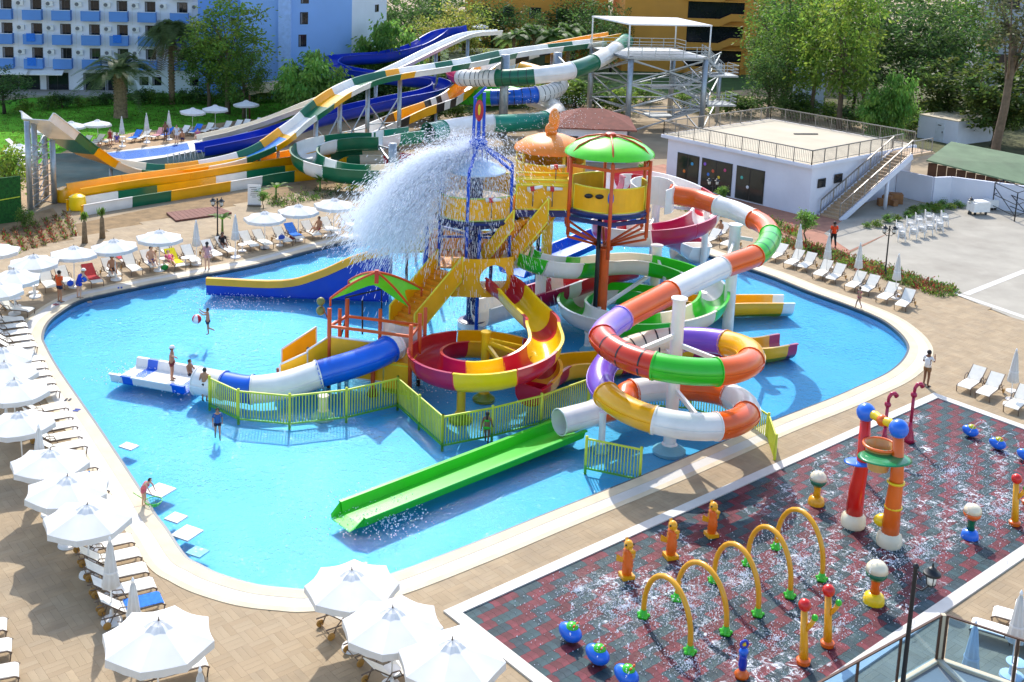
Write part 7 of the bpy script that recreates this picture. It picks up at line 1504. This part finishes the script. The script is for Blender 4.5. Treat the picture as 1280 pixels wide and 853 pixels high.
for d in (dl, dr):
    A = V((Cc.x, Cc.y, TZ)); 
    for k in range(4):
        a = A+V((d.x, d.y, 0))*(.1+k*1.75); e = A+V((d.x, d.y, 0))*(.1+(k+1)*1.75)
        MB().bar(a+V((0, 0, -.06)), e+V((0, 0, -.06)), .16, .1).build('kerb', COPT, bal); MB().bar(a, a+V((0, 0, HH)), .06).build('post', BRZ, bal); MB().bar(a+V((0, 0, HH)), e+V((0, 0, HH)), .06, .04).build('handrail', BRZ, bal)
        MB().panel(a+V((d.x, d.y, 0))*.06, e-V((d.x, d.y, 0))*.06, TZ+.05, TZ+HH-.05, .012).build('glass_pane', GLASS, bal)
A = V((Cc.x, Cc.y, TZ)); MB().bar(A+V((0, 0, -.05)), A+V((0, 0, HH)), .12).build('corner_post', COPT, bal); MB().bar(A+V((0, -.1, -.05)), A+V((.5, -1.6, -.05)), .12).build('floor_strip', COPT, bal)
# stacked white chairs
def make_chair():
    t = thing('stacking_chair', 'x', 'chair'); MB().sweep([V((.0, .22, .44)), V((0, .0, .43)), V((0, -.2, .42))], [(-.22, -.012), (.22, -.012), (.22, .012), (-.22, .012)]).build('seat', PLW, t, 'auto')
    q = MB()
    for z0, z1, x0, x1 in ((.45, .58, -.2, .2), (.76, .88, -.17, .17), (.58, .76, -.2, -.11), (.58, .76, .11, .2)): q.box(((x0+x1)/2, -.24-.09*((z0+z1)/2-.45), (z0+z1)/2), (x1-x0, .025, z1-z0-.002))
    q.build('backrest', PLW, t)
    for s in (-1, 1):
        for y in (.2, -.22): MB().tube([V((s*.21, y, .43)), V((s*.25, y*1.2, 0))], .028, 6).build('leg', PLW, t, True)
        MB().tube([V((s*.22, -.25, .62)), V((s*.26, 0, .63)), V((s*.25, .2, .6)), V((s*.22, .21, .44))], .024, 6).build('armrest', PLW, t, True)
    return t
CH = make_chair(); CS = [((1127, 302), 4), ((1141, 299), 4), ((1151, 296), 4), ((1161, 294), 4), ((1174, 291), 4), ((1124, 294), 3), ((1137, 289), 3), ((1148, 286), 4), ((1160, 282), 4), ((1180, 283), 4), ((1170, 285), 3)]
for k, (p, n) in enumerate(CS):
    b = P(*p)
    for i in range(n): inst(CH, b+V((0, .02*i, .1*i+.002)), D(-110)+.03*k, 'white plastic armchair in a stack beside the plaza shrubs', 'stacked white plastic chairs')
# carts, scaffold
for k, (x, y, s) in enumerate(((1222, 268, 1.0), (1236, 262, .8))):
    b = P(x, y); t = thing('laundry_cart', ('large white covered cart by the garden wall', 'small white covered cart behind the large one')[k], 'cart', b, .3); q = MB(); q.box((0, 0, .62*s), (1.5*s, .9*s, .7*s)); q.build('body', PLW, t); MB().box((.1, 0, 1.02*s), (1.1*s, .95*s, .12*s)).build('cover', UMB, t)
    for dx in (-.5, .5):
        for dy in (-.3, .3): me = MB().lathe([(.12, -.03), (.12, .03)], 10).mesh('wheel', BKP); o = link('wheel', me, t); o.location = (dx*s, dy*s, .12); o.rotation_euler = (pi/2, 0, 0)
t = thing('scaffold_frame', 'dark steel scaffold frame against the white wall', 'scaffold'); f4 = [P(1240, 263), P(1250, 259), P(1268, 277), P(1281, 272)]
for p in f4: MB().cyl(p, p+V((0, 0, 2.3)), .05, 8).build('upright', BKP, t, True)
for a, b in ((0, 1), (0, 2), (1, 3), (2, 3)):
    for z in (.4, 1.3, 2.25): MB().bar(f4[a]+V((0, 0, z)), f4[b]+V((0, 0, z)), .05).build('rail', BKP, t)
MB().bar(f4[0]+V((0, 0, 1.9)), f4[2]+V((0, 0, .4)), .05).build('brace', BKP, t); MB().bar(f4[1]+V((0, 0, 1.9)), f4[3]+V((0, 0, .4)), .05).build('brace', BKP, t)
# notice board with its lines of print, timber deck
b = P(318, 258); t = thing('notice_board', 'white notice board standing before the run-out troughs', 'sign', b, .1); MB().box((0, 0, .85), (.95, .05, 1.5)).build('panel', PLW, t); MB().box((0, .05, .1), (1.0, .4, .06)).build('foot', STD, t)
q = MB(); [q.box((-.1+.08*(i % 2), -.028, 1.4-.14*i), (.5-.1*(i % 3), .004, .035)) for i in range(6)]; tag(q.build('print_lines', FRM, t), kind='stuff')
t = thing('timber_deck', 'reddish timber deck lying on the bare soil', 'deck'); A, B, C, E_ = P(220, 278), P(290, 268), P(272, 260), P(208, 268)
for k in range(12): a0, a1 = A.lerp(B, k/12), A.lerp(B, (k+.94)/12); b0, b1 = E_.lerp(C, k/12), E_.lerp(C, (k+.94)/12); MB().prism([a0.to_2d(), a1.to_2d(), b1.to_2d(), b0.to_2d()], 0, .14).build('plank', mat('reddish timber', '7a4a3c', .8, .2, 3), t)
# white mats and steps at the pool edge
WM = mat('white pool mat', 'e8e6e0', .7, .1, 5, bump=.4, bscale=18)
for k, (x, y, w, l) in enumerate(((161, 556, .65, .45), (200, 611, .85, .8), (220, 645, .6, .55), (234, 664, .75, .8), (247, 685, .6, .5))):
    c = P(x, y); o = MB().rbox((0, 0, 0), (w, l, .06), 0).build('floating_mat', WM); o.location = (c.x, c.y, -.08 if k < 4 else -.16); o.rotation_euler = (0, 0, -.45); tag(o, ('small white mat floating in open water', 'white mat floating beside the girl with the net', 'white mat floating next to the coping', 'large white mat floating off the curved corner', 'half sunken mat at the curved corner')[k], 'mat')
FLIP = [mat('flip flop a', '3a3a44', .8), mat('flip flop b', 'a04a50', .8), mat('flip flop c', '2a4aa0', .8)]
for k, (x, y) in enumerate(((85, 500), (80, 516), (96, 513), (112, 378), (70, 381), (150, 360), (330, 312))):
    c = P(x, y, .03); t = thing('flip_flops', ('dark pair of sandals left on the white coping', 'reddish pair of sandals lying on the deck by the coping', 'blue pair of sandals left on the white coping', 'dark pair of sandals at the woman in blue', 'red pair of sandals beside the orange shirted man', 'blue pair of sandals under a lounger', 'dark pair of sandals near the wide blue slide')[k], 'sandals', c, k*.7)
    for s in (-1, 1): MB().prism([(s*.08-.045, -.12), (s*.08+.045, -.12), (s*.08+.05, .05), (s*.08+.03, .13), (s*.08-.03, .13), (s*.08-.05, .05)], .0, .02).build('sandal', FLIP[k % 3], t)
# bags and bundles by the loungers
for k, (x, y, col) in enumerate(((104, 353, '2a6ad8'), (206, 338, '1f8a3a'), (235, 320, '2a2a30'), (366, 300, '8a2030'), (352, 300, '3a5ab0'), (88, 358, '2456c8'))):
    c = P(x, y, .38 if k in (0, 4, 5) else .0); t = thing('beach_bag', ('round blue inflatable bag lying on a lounger', 'green bag under the pink clad woman', 'dark bag near the folded parasol', 'dark red bag behind the blue towel', 'blue bundle on a lounger of the long row', 'blue bag held by the orange shirted man')[k], 'bag', c, k); q = MB(); q.ball((0, 0, .17), .22, 12, 8, (1.1, .8, .75)); q.build('body', cloth(col), t, True); MB().tube([V((-.12, 0, .3)), V((0, 0, .42)), V((.12, 0, .3))], .015, 6).build('strap', cloth(col), t, True)
# steel ladder rails at the small pool
t = thing('pool_handrails', 'white pool handrails beside the small pool', 'handrail')
for x in (210, 217, 224, 231, 238, 244): b = P(x, 207-(x-210)*.15); MB().tube([b, b+V((0, 0, .95)), b+V((.5, .1, .95)), b+V((.7, .1, .3))], .035, 6).build('rail', WHP, t, True)
# ---------------------------------------------------------------- put every thing's Empty at its base
bpy.context.view_layer.update()
kids = {}
for o in COL.objects:
    if o.parent: kids.setdefault(o.parent.name, []).append(o)
for o in list(COL.objects):
    if o.type == 'EMPTY' and o.parent is None and o.location.length < 1e-6 and o.name in kids:
        lo = [1e9]*3; hi = [-1e9]*3
        for c in kids[o.name]:
            if c.type != 'MESH': continue
            for bb in c.bound_box:
                w = c.matrix_world @ V(bb)
                for i in range(3): lo[i] = min(lo[i], w[i]); hi[i] = max(hi[i], w[i])
        p = V(((lo[0]+hi[0])/2, (lo[1]+hi[1])/2, lo[2])); o.location = p
        for c in kids[o.name]: c.location = c.location-p
